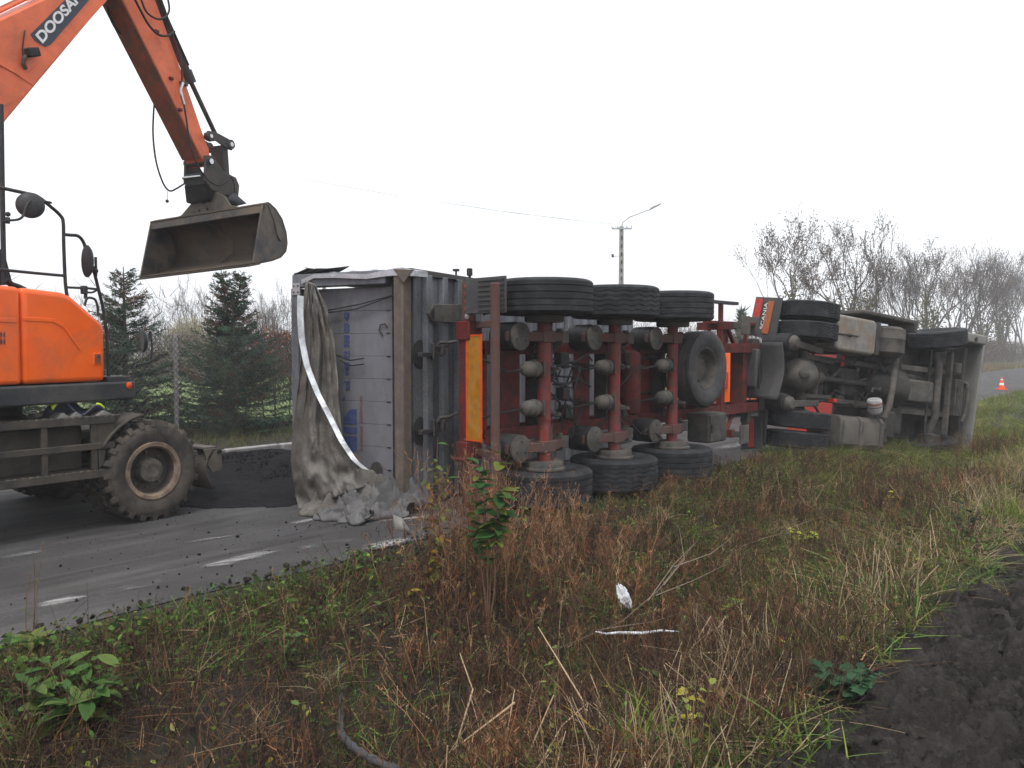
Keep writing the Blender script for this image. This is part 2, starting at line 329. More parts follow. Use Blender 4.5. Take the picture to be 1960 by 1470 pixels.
def asphalt_mat():
    m, t, p = node_mat('worn_dusty_asphalt'); tc = mk(t, 'ShaderNodeTexCoord'); v = tc.outputs['Object']
    mp = mk(t, 'ShaderNodeMapping'); mp.inputs['Rotation'].default_value = (0, 0, -R(50)); t.links.new(v, mp.inputs['Vector'])
    m2 = mk(t, 'ShaderNodeMapping'); m2.inputs['Scale'].default_value = (.22, 1.6, 1); t.links.new(mp.outputs[0], m2.inputs['Vector'])
    base = mixc(t, noise(t, v, 120, 3, .7, 0, .3, .7), (.03, .0292, .031), (.08, .078, .08))
    base = mixc(t, noise(t, v, 34, 4, .7, 0, .52, .7), base, (.095, .092, .09)); base = mixc(t, noise(t, v, 1.1, 6, .62, .2, .4, .66), base, (.044, .042, .042))
    f = noise(t, m2.outputs[0], 1.6, 7, .62, .35, .5, .72); s1 = mk(t, 'ShaderNodeMath', operation='MULTIPLY'); t.links.new(f, s1.inputs[0]); s1.inputs[1].default_value = .65
    base = mixc(t, s1.outputs[0], base, (.13, .123, .118))                         # dragged dust
    f = noise(t, m2.outputs[0], 2.7, 7, .6, .5, .55, .7); s2 = mk(t, 'ShaderNodeMath', operation='MULTIPLY'); t.links.new(f, s2.inputs[0]); s2.inputs[1].default_value = .7
    base = mixc(t, s2.outputs[0], base, (.024, .023, .023))                       # tar stains
    t.links.new(base, p.inputs['Base Color']); p.inputs['Roughness'].default_value = .78; p.inputs['Specular IOR Level'].default_value = .2
    b = mk(t, 'ShaderNodeBump', Strength=.55, Distance=.006); n = mk(t, 'ShaderNodeTexVoronoi', Scale=130); t.links.new(v, n.inputs['Vector']); t.links.new(n.outputs['Distance'], b.inputs['Height'])
    b2 = mk(t, 'ShaderNodeBump', Strength=.25, Distance=.03); n2 = mk(t, 'ShaderNodeTexNoise', Scale=5, Detail=6); t.links.new(v, n2.inputs['Vector']); t.links.new(n2.outputs['Fac'], b2.inputs['Height']); t.links.new(b2.outputs[0], b.inputs['Normal']); t.links.new(b.outputs[0], p.inputs['Normal']); return m
def soil_mat():
    m, t, p = node_mat('ploughed_soil'); tc = mk(t, 'ShaderNodeTexCoord'); v = tc.outputs['Object']
    c = mixc(t, noise(t, v, 4, 6, .6, 0, .4, .62), (.06, .053, .049), (.022, .019, .0175)); c = mixc(t, noise(t, v, 16, 6, .7, .2, .48, .66), c, (.085, .077, .071))
    t.links.new(c, p.inputs['Base Color']); p.inputs['Roughness'].default_value = .9; p.inputs['Specular IOR Level'].default_value = .1
    b = mk(t, 'ShaderNodeBump', Strength=1, Distance=.06); n = mk(t, 'ShaderNodeTexNoise', Scale=26, Detail=9, Roughness=.72); t.links.new(v, n.inputs['Vector']); t.links.new(n.outputs['Fac'], b.inputs['Height']); t.links.new(b.outputs[0], p.inputs['Normal']); return m
M['verge'], M['lawn'], M['asphalt'], M['soil'] = ground_mat(), lawn_mat(), asphalt_mat(), soil_mat()

S_near = [(-340, -40, 30), (-40, -8, 2), (-8, 24, .16), (24, 60, 2), (60, 420, 30)]
sheet('verge', lines(S_near), lines([(FIELD_N - .02, 0.05, .11), (.05, ROAD_W, 2.1), (ROAD_W, ROAD_W + 4, .4)]), zg, M['verge'])
edge_n = lambda s: .07 * fbm(s * 1.1, s * 0 + 3.3, 4)
def z_lawn(s, n): return zg(s, n) - .01 + .0 * s
sheet('lawn', lines([(-340, -40, 30), (-40, 60, 1), (60, 420, 30)]), lines([(ROAD_W + 3.9, 30, 1), (30, 420, 30)]), lambda s, n: zg(s, n) - .012, M['lawn'])
# road: slightly ragged near edge
def road_sheet():
    S = lines([(-340, -40, 30), (-40, -8, 2), (-8, 24, .1), (24, 60, 1), (60, 420, 20)]); N = lines([(0, 1, .1), (1, ROAD_W, .55)])
    A, B = np.meshgrid(S, N, indexing='ij'); ed = .09 * fbm(A * 1.2, A * 0 + 3.3, 5) + .05
    B2 = B + ed * np.clip(1 - B / .5, 0, 1)
    Z = .004 * fbm(A * .6, B2 * .8, 3) - .03 * np.clip(1 - B / .2, 0, 1) ** 2
    V = np.stack([E0.x + DR.x * A + NR.x * B2, E0.y + DR.y * A + NR.y * B2, Z], -1).reshape(-1, 3); n = len(N)
    i, j = np.meshgrid(np.arange(len(S) - 1), np.arange(n - 1), indexing='ij'); k = (i * n + j).ravel()
    return tag(mesh_np('road', V, np.stack([k, k + n, k + n + 1, k + 1], -1), M['asphalt'], smooth=True), kind='structure')
ROAD = road_sheet()
# worn white paint and lime scraped along the road, as thin flaky sheets
def flake_mat():
    m, t, p = node_mat('worn_white_marking'); tc = mk(t, 'ShaderNodeTexCoord'); v = tc.outputs['Object']; mp = mk(t, 'ShaderNodeMapping'); mp.inputs['Rotation'].default_value = (0, 0, -R(40)); t.links.new(v, mp.inputs['Vector'])
    m2 = mk(t, 'ShaderNodeMapping'); m2.inputs['Scale'].default_value = (.5, 3.2, 1); t.links.new(mp.outputs[0], m2.inputs['Vector'])
    p.inputs['Base Color'].default_value = (.42, .42, .41, 1); p.inputs['Roughness'].default_value = .85
    a = mk(t, 'ShaderNodeVertexColor', layer_name='Col'); f = noise(t, m2.outputs[0], 7, 8, .72, .3, .36, .64); ad = mk(t, 'ShaderNodeMath', operation='MULTIPLY_ADD'); t.links.new(a.outputs[0], ad.inputs[0]); ad.inputs[1].default_value = 1.5; t.links.new(f, ad.inputs[2])
    mr = mk(t, 'ShaderNodeMapRange'); t.links.new(ad.outputs[0], mr.inputs['Value']); mr.inputs['From Min'].default_value = 1.15; mr.inputs['From Max'].default_value = 2.3; mr.inputs['To Max'].default_value = .6
    t.links.new(mr.outputs[0], p.inputs['Alpha']); return m
M['flake'] = flake_mat()
def streak(pa, pb, w, wear=1.0, z=.012):
    a, b = ground(*pa), ground(*pb); d = b - a; L = d.length; d.normalize(); nn = Vector((-d.y, d.x, 0)); V, C, Fc = [], [], []; nu, nv = max(6, int(L / .06)), 8
    for i in range(nu + 1):
        for j in range(nv + 1):
            u, v = i / nu, j / nv; q = a + d * (u * L) + nn * ((v - .5) * w); V.append((q.x, q.y, z)); e = (1 - abs(2 * v - 1) ** 2) * (1 - abs(2 * u - 1) ** 3); C.append((e * wear,) * 3)
    for i in range(nu):
        for j in range(nv): k = i * (nv + 1) + j; Fc.append((k, k + nv + 1, k + nv + 2, k + 1))
    o = mesh_np('worn_marking', V, Fc, M['flake'], ROAD, np.array(C)); return o
for pa, pb, w, wr in (((60, 1166), (175, 1140), .22, 1), ((175, 1145), (330, 1108), .2, .62), ((370, 1092), (545, 1052), .24, .95), ((545, 1056), (700, 1030), .22, .55), ((690, 1056), (790, 1030), .26, 1.1),
                      ((545, 1006), (635, 990), .16, 1), ((700, 1002), (870, 985), .16, .9), ((-40, 1075), (110, 1052), .25, .6), ((330, 1045), (470, 1022), .16, .6),
                      ((1370, 862), (1450, 845), .5, 1.0), ((870, 978), (930, 968), .2, .8)):
    streak(pa, pb, w, wr)
# ploughed field: clods
def worley(x, y, seed=0):
    xi, yi = np.floor(x).astype(int), np.floor(y).astype(int); f1 = np.full(x.shape, 9.0); f2 = f1.copy(); cid = np.zeros(x.shape)
    for dx in (-1, 0, 1):
        for dy in (-1, 0, 1):
            h = _PT[(_PT[(xi + dx + seed) & 511] + yi + dy) & 511]; jx, jy = (_GR[h] / 6.2832), (_GR[(h * 7 + 13) & 511] / 6.2832); d = np.hypot(xi + dx + jx - x, yi + dy + jy - y)
            nr = d < f1; f2 = np.where(nr, f1, np.minimum(f2, d)); cid = np.where(nr, _GR[(h * 3 + 5) & 511] / 6.2832, cid); f1 = np.where(nr, d, f1)
    return f1, f2, cid
def clod(s, n, k, seed): wx, wy = s * k + .5 * fbm(s * k * .8, n * k * .8, 2), n * k + .5 * fbm(s * k * .8 + 7, n * k * .8, 2); a, b, c = worley(wx, wy, seed); return np.clip((b - a) * 3.6, 0, 1) ** .5 * (.15 + .85 * c) * (1 - .35 * a)
def z_field(s, n):
    d = smooth(FIELD_N + .12, FIELD_N - .35, n)
    a = fbm(s * 2.6, n * 2.6, 5, .55); r = 1 - np.abs(fbm(s * 4.3 + 9, n * 4.3, 4, .55)) * 2.2; c = fbm(s * 11, n * 11, 4, .6)
    return -.17 + d * (.06 * a + .03 * np.clip(r, -.4, 1) + .02 * c + .15 * clod(s, n, 4.2, 3) + .085 * clod(s, n, 9.5, 11) + .035 * clod(s, n, 21, 29)) + .10 * (1 - d) + .03 * np.sin(n * 9)*0
sheet('ploughed_field', lines([(-60, -3, 1.5), (-3, 8, .018), (8, 16, .1), (16, 60, 1), (60, 420, 40)]), lines([(-300, -60, 40), (-60, -8, 2), (-8, -6.4, .1), (-6.4, FIELD_N + .12, .018)]), z_field, M['soil'])

# ------------------------------------------------------------------ wheels
def tyre_mb(Rr, w, rim, grooves, gw=.011, gd=.014, zig=0.0, n=72, c=(0, 0, 0), axis=(0, 1, 0)):
    h = w / 2; inn = [(rim, -h * .62), (rim + .03, -h * .8), (rim + (Rr - rim) * .45, -h * .99), (Rr - .05, -h * .97), (Rr - .018, -h * .9), (Rr, -h * .8)]
    tr, zz = [], []
    for g in grooves: tr += [(Rr, g - gw / 2), (Rr - gd, g - gw * .42), (Rr - gd, g + gw * .42), (Rr, g + gw / 2)]
    prof = inn + tr + [(r, -a) for r, a in inn[::-1]] + [(rim - .0, h * .3), (rim, -h * .3)]
    m = MB(); m.lathe(prof, c, axis, n, close=True)
    if zig:
        ax = Vector(axis).normalized()
        for i in range(len(inn), len(inn) + len(tr)):
            for k in range(n):
                q = i * n + k; m.v[q] = tuple(Vector(m.v[q]) + ax * (zig if k % 4 in (0, 1) else -zig))
    return m
def rim_mb(rim, w, c=(0, 0, 0), axis=(0, 1, 0), dish=.06, hubr=.14, side=1, n=40):     # disc wheel, outer face along +axis * side
    h = w / 2 * side; m = MB()
    m.lathe([(rim + .012, h * .62), (rim - .012, h * .66), (rim - .03, h * .5), (rim - .05, h * .1), (rim - .07, -dish * side), (hubr + .05, -dish * side - .01 * side), (hubr + .03, -dish * side + .03 * side), (hubr * .6, -dish * side + .03 * side), (0, -dish * side + .035 * side)], c, axis, n, cap=False)
    m.lathe([(rim + .012, -h * .62), (rim - .012, -h * .66), (rim - .03, -h * .5), (rim - .06, -dish * side), (rim - .07, -dish * side - .004 * side)], c, axis, n, cap=False)
    a = Vector(axis).normalized(); u, v = perp(a)
    for k in range(10):
        t = 2 * math.pi * k / 10; q = Vector(c) + (u * math.cos(t) + v * math.sin(t)) * (hubr + .04) + a * (-dish * side)
        m.cyl(q, q + a * (.04 * side), .016, n=6)
    return m

# ------------------------------------------------------------------ overturned tipper semi-trailer (lies on its left side, body half raised)
c0 = ground(785, 978); HC = 1.255
T = lying(c0, 43); B = lying(c0, 27)
TRL = thing('semi_trailer', 'overturned grey tipper semi-trailer with red chassis and three axles showing their underside', 'trailer', T)
MBX = Matrix.Rotation(-R(16), 4, 'Y')                           # raised body relative to the chassis
def tz(z, px, py): p = T.on('z', z, px, py); return p            # chassis point on a plane of constant local z (y measured from the ground side, down = +)
def bpart(mb, name, mat, parent=TRL, **k): return mb.xf(MBX).build(name, mat, parent, **k)
BW, BH, BL = 2.55, 1.5, 7.4                                      # body: width, floor-to-rim height, length;   local y = -height
# body shell
floor = bpart(MB().box((BL / 2 + .05, -BW / 2, .035), (BL - .1, BW - .02, .05)), 'body_floor', M['alu'])
for k in range(22):
    x = .33 + k * .325
    bpart(MB().prism([(x - .075, -BW + .03, .008), (x - .05, -BW + .03, -.05), (x + .05, -BW + .03, -.05), (x + .075, -BW + .03, .008)], (0, BW - .06, 0)), 'floor_rib', M['alu'], floor, bev=.006)
side_t = bpart(MB().box((BL / 2, -BW + .022, BH / 2 + .03), (BL, .045, BH)), 'side_wall', M['alu'], bev=.01)
for k in range(5):
    z = .18 + k * .29; bpart(MB().box((BL / 2, -BW - .012, z), (BL - .05, .03, .06)), 'side_rail', M['alu_bright'], side_t)
bpart(MB().box((BL / 2, -.022, BH / 2 + .03), (BL, .045, BH)), 'side_wall', M['alu'], bev=.01)
bpart(MB().box((BL - .03, -BW / 2, BH / 2 + .03), (.06, BW - .1, BH - .02)), 'front_wall', M['alu'])
for y in (-BW - .012, -.045): bpart(MB().box((BL / 2, y + .02, BH + .03), (BL, .1, .1)), 'top_rail', M['alu_bright'], bev=.012)
bpart(MB().prism([(.0, -BW - .02, -.03), (1.2, -BW - .02, -.03), (7.3, -BW - .02, -.03), (7.3, -BW - .02, .04), (0, -BW - .02, .04)], (0, .07, 0)), 'lower_rail', M['steel_dark'], bev=.008)
# rear frame
bpart(MB().box((-.04, -BW / 2, .055), (.16, BW + .03, .12)), 'corner_post', M['post'], bev=.015)
bpart(MB().box((.0, -BW / 2, .155), (.07, BW - .04, .075)), 'door_gap_shade', M['soot_gap'])  # shade of the gap beside the tailgate, put in as a black strip
fr = bpart(MB().box((-.035, -BW + .07, BH / 2 + .12), (.13, .15, BH - .22)), 'rear_frame_beam', M['alu'], bev=.012)
bpart(MB().box((-.035, -.07, BH / 2 + .12), (.13, .15, BH - .22)), 'rear_frame_beam', M['alu'], bev=.012)
bpart(MB().box((-.035, -BW / 2, BH - .02), (.13, BW - .3, .1)), 'rear_frame_beam', M['alu'], bev=.012)
pl = bpart(MB().box((-.107, -BW + .16, BH - .06), (.012, .13, .11)), 'hinge_plate', M['alu_bright'], fr)
for dy, dz in ((-.035, -.03), (.035, -.03), (-.035, .03), (.035, .03)): bpart(MB().cyl((-.112, -BW + .16 + dy, BH - .06 + dz), (-.124, -BW + .16 + dy, BH - .06 + dz), .009, n=8), 'bolt', M['steel_dark'], pl)
door = bpart(MB().box((.055, -BW / 2, BH / 2 + .09), (.04, BW - .32, BH - .24)), 'tailgate', M['door'])
NPL = 9; ph = (BW - .34) / NPL
for k in range(NPL):
    y = -.17 - ph * (k + .5); bpart(MB().box((.022 + random.uniform(-.001, .001), y, BH / 2 + .09), (.03, ph - .003, BH - .26)), 'tailgate_plank', M['door'], door, bev=.002)
    if k: bpart(MB().box((.006, -.17 - ph * k, .27), (.012, .012, .05)), 'plank_clip', M['blackmet'], door)
bpart(MB().tube([(-.0, -1.95, .28), (-.012, -1.99, .3), (-.012, -1.98, .36), (-.012, -1.92, .38), (-.012, -1.86, .33)], .007, 6), 'rope_hook', M['rubber'], door)
# lettering on the tailgate (reads upwards)
MBXR = MBX.to_3x3()
def bletter(body, size, mat, x, h, z, width, nm='lettering', bold=0):
    return lettering(body, size, mat, door, MBX @ Vector((x, -h, z)), MBXR @ Vector((0, -1, 0)), MBXR @ Vector((0, 0, 1)), nm, width, .004, bold)
bletter('tel. +48 32 388 00 40', .105, M['blue'], .006, 1.27, .79, .86, bold=.002)
bletter('R', .05, M['blue'], .006, 1.16, .86, .03)
for pts in ([(.60, .70), (.60, .80), (.76, .88), (.76, .70)], [(.79, .70), (.79, .88), (.86, .88), (.86, .70)], [(.89, .70), (.89, .88), (.96, .88), (1.06, .78), (1.06, .70), (.98, .70), (.96, .74), (.96, .70)]):
    bpart(MB().prism([(.005, -h, z) for h, z in pts], (-.003, 0, 0)), 'logo', M['blue'], door, smooth=False)
bpart(MB().tube([(.004, -(.47 + .09 * math.sin(a)), .76 + .09 * math.cos(a)) for a in np.linspace(.5, 5.2, 22)], .008, 6), 'logo', M['redprint'], door)
bletter('TRANSPORT SUROWCOW', .05, M['redprint'], .006, .60, .62, .62)
bpart(MB().lathe([(.0, 0), (.05, 0), (.075, .008), (.08, .012)], (.006, -.42, .43), (-1, 0, 0), 20), 'round_stain_cover', M['grime'], door)
# bent top flashing and black flap at the roof edge
flp = MB(); pts = [(577, 534), (600, 524), (640, 522), (700, 524), (745, 516), (762, 514), (790, 517)]
P = [B.on('x', -.13, *q) for q in pts]; flp.ribbon([p + Vector((0, .03, 0)) for p in P], [Vector((0, h, 0)) for h in (.05, .04, .05, .05, .07, .08, .06)], (.28, -.01, 0)); bpart(flp, 'bent_flashing', M['alu_bright'])
bpart(MB().prism([B.on('x', -.14, *q) for q in ((752, 515), (790, 516), (772, 541))], (.03, 0, 0)), 'folded_corner', M['post'])
flp = MB()
for k in range(3):
    z0 = BH - .02 - k * .12; flp.add([(-.1, -BW - .005, z0), (.25, -BW - .01, z0 - .02), (.3, -BW - .07 - .02 * k, z0 - .22), (-.1, -BW - .065 + .01 * k, z0 - .2)], [(0, 1, 2, 3)])
bpart(flp, 'torn_flap', M['rubber'], solid=.01)
# hinge bracket and clamps on the body underside
brk = [B.on('z', -.055, *q) for q in ((815, 600), (826, 583), (888, 582), (890, 600), (868, 618), (824, 616))]
bk = bpart(MB().prism(brk, (0, 0, -.03)), 'hinge_bracket', M['grime'], floor, bev=.006)
a = B.on('z', -.09, 827, 600); bpart(MB().prism([a + Vector((-.035, 0, 0)), a + Vector((.04, -.07, 0)), a + Vector((.04, .07, 0))], (0, 0, -.006)), 'bracket_slot', M['soot_gap'], bk, smooth=False)
for h in (1.66, .83):
    sp = bpart(MB().lathe([(0, 0), (.16, 0), (.13, .006), (0, .008)], (.22, -h, .006), (0, 0, -1), 16), 'soot_patch', M['soot_gap'], floor)
    cl = MB(); cl.box((.3, -h, -.07), (.42, .05, .05)); cl.box((.5, -h - .09, -.09), (.24, .03, .04)); cl.box((.48, -h - .05, -.09), (.05, .12, .1)); cl.cyl((.33, -h + .06, -.09), (.33, -h - .12, -.09), .022, n=10); bpart(cl, 'body_clamp', M['steel_dark'], floor, bev=.005)
    cl = MB(); cl.tube([(.42, -h - .13, -.1), (.62, -h - .13, -.1), (.86, -h - .15, -.06)], .018, 8); bpart(cl, 'clamp_rod', M['grime'], floor)
cl = MB(); cl.tube([B.on('z', -.04, *q) for q in ((790, 520), (830, 530), (870, 534), (890, 550))], .008, 6); bpart(cl, 'cable', M['rubber'])
cl = MB()
a = B.on('y', -BW - .02, 873, 529); cl.cyl(a, a + Vector((0, -.06, 0)), .012, n=8); cl.cyl(a + Vector((0, -.06, 0)), a + Vector((0, -.085, 0)), .04, n=12); bpart(cl, 'rubber_stop', M['rubber'])

# torn tarpaulin hanging over the tailgate and lying in a heap
def tarp_surface():
    Lx = [(585, 536), (579, 590), (577, 660), (570, 740), (561, 820), (556, 880), (562, 930), (572, 978)]; Rx = [(604, 545), (626, 590), (640, 650), (646, 720), (650, 780), (656, 840), (676, 890), (700, 930)]
    nL = len(Lx) - 1
    def edge(A, t):
        i = min(int(t * nL), nL - 1); f = t * nL - i; f = f; return (A[i][0] * (1 - f) + A[i + 1][0] * f, A[i][1] * (1 - f) + A[i + 1][1] * f)
    def fn(u, v):
        a, b = edge(Lx, v), edge(Rx, v); q = (a[0] * (1 - u) + b[0] * u, a[1] * (1 - u) + b[1] * u)
        rg = lambda x, y, o=2: 1 - 2.8 * abs(float(fbm(x, y, o)))
        out = .16 + .16 * v + .09 * math.sin(math.pi * u) * (.3 + v) + .075 * rg(u * 2.0 + .55 * v + 3.1, v * .9 + .2) * (.35 + v) + .035 * rg(u * 4.5 - v * 1.2, v * 1.9 + 5) + .016 * rg(u * 8 + v * 3, v * 6 + 2)
        cr = .08 * rg(u * 3 + 5, v * 6, 2) * max(0, v - .6) / .4
        return B.on('x', -out - cr, *q)
    return MB().grid(fn, 44, 90)
tp = bpart(tarp_surface(), 'torn_tarpaulin', M['tarp'], sharp=60, solid=.006)
def heap(pxa, pxb, h0, seed, depth, nu=64, nv=40):
    a, b = ground(*pxa), ground(*pxb); al = (b - a).normalized()
    P1 = lambda x, y: float(perlin(x, y))
    def fn(u, v):
        env = (1 - v) ** .6 * (.3 + .7 * math.sin(math.pi * min(max(u, .05), .95))); w = .25 * P1(u * 2 + seed, v * 2 + 4)
        r1 = 1 - 2.6 * abs(P1(u * 2.7 + seed + w, v * 2.0 + w)); r2 = 1 - 2.6 * abs(P1(u * 5.2 + v * 2.4 + seed, v * 3.6 - u + 9)); r3 = 1 - 2.4 * abs(P1(u * 9 - v * 4, v * 8 + seed))
        z = h0 * env * (.30 + .62 * r1 + .34 * r2) + .045 * r2 * (1 - abs(2 * v - 1)) + .02 * r3 * env ** .3
        p = a.lerp(b, u) + B.X * ((1 - v) * depth) + al * (.14 * P1(u * 3 + 2, v * 4 + seed)) - B.X * (.16 * P1(u * 3.3 + seed, v * 2.7) * v)
        q = p + Vector((0, 0, max(.006, z))) - T.o; return Vector((q.dot(T.X), q.dot(T.Y), q.dot(T.Z)))
    return MB().grid(fn, nu, nv)
for pa, pb, h_, sd_, dp, mt in (((566, 985), (700, 1000), .42, 3, .55, 'tarp'), ((640, 1003), (772, 992), .36, 11, .5, 'tarp_dark'), ((600, 996), (690, 1006), .24, 23, .3, 'tarp_dark'), ((700, 975), (775, 972), .5, 31, .3, 'tarp')):
    o = heap(pa, pb, h_, sd_, dp).build('crumpled_tarpaulin_heap', M[mt], TRL, sharp=50, solid=.006)
# pale folded shard and edge strap
sh = MB(); q = [ground(752, 985, .12), ground(756, 1014), ground(786, 1016), ground(770, 992, .1)]; q = [Vector(((p - T.o).dot(T.X), (p - T.o).dot(T.Y), (p - T.o).dot(T.Z))) for p in q]
sh.add(q, [(0, 1, 2, 3)]).build('torn_tarpaulin_corner', M['bumper'], TRL, solid=.01)
st = [(576, 566), (575, 600), (578, 650), (588, 700), (608, 752), (632, 798), (655, 845), (680, 882), (700, 898)]
sp = [B.on('x', -.34 - .02 * i, *q) for i, q in enumerate(st)]
fine = []
for i in range(len(sp) - 1):
    for k in range(5): fine.append(sp[i].lerp(sp[i + 1], k / 5))
fine.append(sp[-1]); fine = [fine[0]] + [(fine[i - 1] + fine[i] * 2 + fine[i + 1]) / 4 for i in range(1, len(fine) - 1)] + [fine[-1]]
bpart(MB().ribbon(fine, Vector((.03, .015, -.06)), (-.006, 0, 0)), 'edge_strap', M['alu_bright'], tp)
for q in (((608, 601), (680, 592), (752, 566)), ((628, 594), (690, 582), (752, 565)), ((645, 680), (670, 690), (696, 686)), ((650, 690), (672, 700), (696, 697))):
    bpart(MB().tube([B.on('x', -.05, *p) for p in q], .007, 6), 'rope', M['rubber'])

# ---- chassis: local y measured from the vehicle centre line below, shifted to the ground
OFF[TRL.name] = (0, -HC, 0)
def cpart(mb, name, mat, parent=TRL, **k): return mb.build(name, mat, parent, **k)
for sy in (-1, 1):
    r = MB(); y = sy * .48
    r.box((4.7, y, -.34), (8.2, .016, .34)); r.box((4.7, y, -.16), (8.2, .15, .022)); r.box((4.7, y, -.52), (8.2, .15, .022)); cpart(r, 'main_rail', M['red'], bev=.004)
for x in (.62, 1.62, 2.95, 4.15, 5.2, 6.6, 7.9): cpart(MB().box((x, 0, -.36), (.13, .93, .24)), 'cross_member', M['red'], bev=.01)
for x in (1.02, 2.3, 3.62): cpart(MB().box((x, 0, -.50), (.3, .92, .02)), 'gusset_plate', M['red'], bev=.004)
rb = cpart(MB().box((.5, -.03, -.37), (.15, 1.42, .14)), 'rear_beam', M['red'], bev=.012)
cpart(MB().box((.5, -.66, -.39), (.2, .2, .2)), 'beam_bracket', M['red'], rb, bev=.01)
bb = MB(); bb.box((.5, .62, -.39), (.24, .2, .16)); bb.box((.42, .7, -.38), (.2, .03, .2)); cpart(bb, 'beam_bracket', M['red'], rb, bev=.01)
cpart(MB().box((.5, .98, -.38), (.1, .5, .1)), 'beam_extension', M['red'], rb, bev=.01)
bd = cpart(MB().box((.425, -.055, -.545), (.012, 1.1, .215)), 'reflector_board', M['refl_yel'], bev=.002)
for y0, y1, z0, z1 in ((-.62, .51, -.668, -.645), (-.62, .51, -.445, -.425), (-.615, -.60, -.66, -.43), (.49, .505, -.66, -.43)): cpart(MB().box((.418, (y0 + y1) / 2, (z0 + z1) / 2), (.006, y1 - y0, z1 - z0)), 'board_border', M['refl_org'], bd, smooth=False)
bar = cpart(MB().cyl((.27, -1.12, -1.0), (.27, 1.0, -1.0), .048, n=20, ch=.012), 'underrun_bar', M['rustbar'])
for y in (-.72, .62): cpart(MB().bar((.3, y, -1.0), (.56, y, -.42), .07, .05), 'bar_arm', M['rustbar'], bar, bev=.006)
# lamp panels
for sy in (-1, 1):
    lb = cpart(MB().box((.45, sy * .965, -.44), (.06, .42, .17)), 'lamp_panel', M['rustbar'], bev=.012)
    for k in range(5 if sy < 0 else 0):
        y = sy * (1.12 - k * .078); cpart(MB().lathe([(0, .02), (.02, .018), (.034, .008), (.034, 0)], (.418, y, -.45), (-1, 0, 0), 14), 'lamp', M['lens'] if k == 4 else M['refl_red'], lb)
    for k in (0, 1): cpart(MB().cyl((.48, sy * (.9 + .14 * k), -.44), (.85, sy * (.9 + .14 * k), -.42), .016, n=8), 'panel_stay', M['steel_dark'], lb)
    mk_ = cpart(MB().cyl((.50, sy * 1.17, -.4), (.50, sy * 1.24, -.4), .014, n=8), 'marker_stalk', M['rubber'], lb)
    cpart(MB().cyl((.50, sy * 1.24, -.4), (.50, sy * 1.32, -.4), .032, n=12, ch=.008), 'marker_lamp', M['rubber'], mk_)
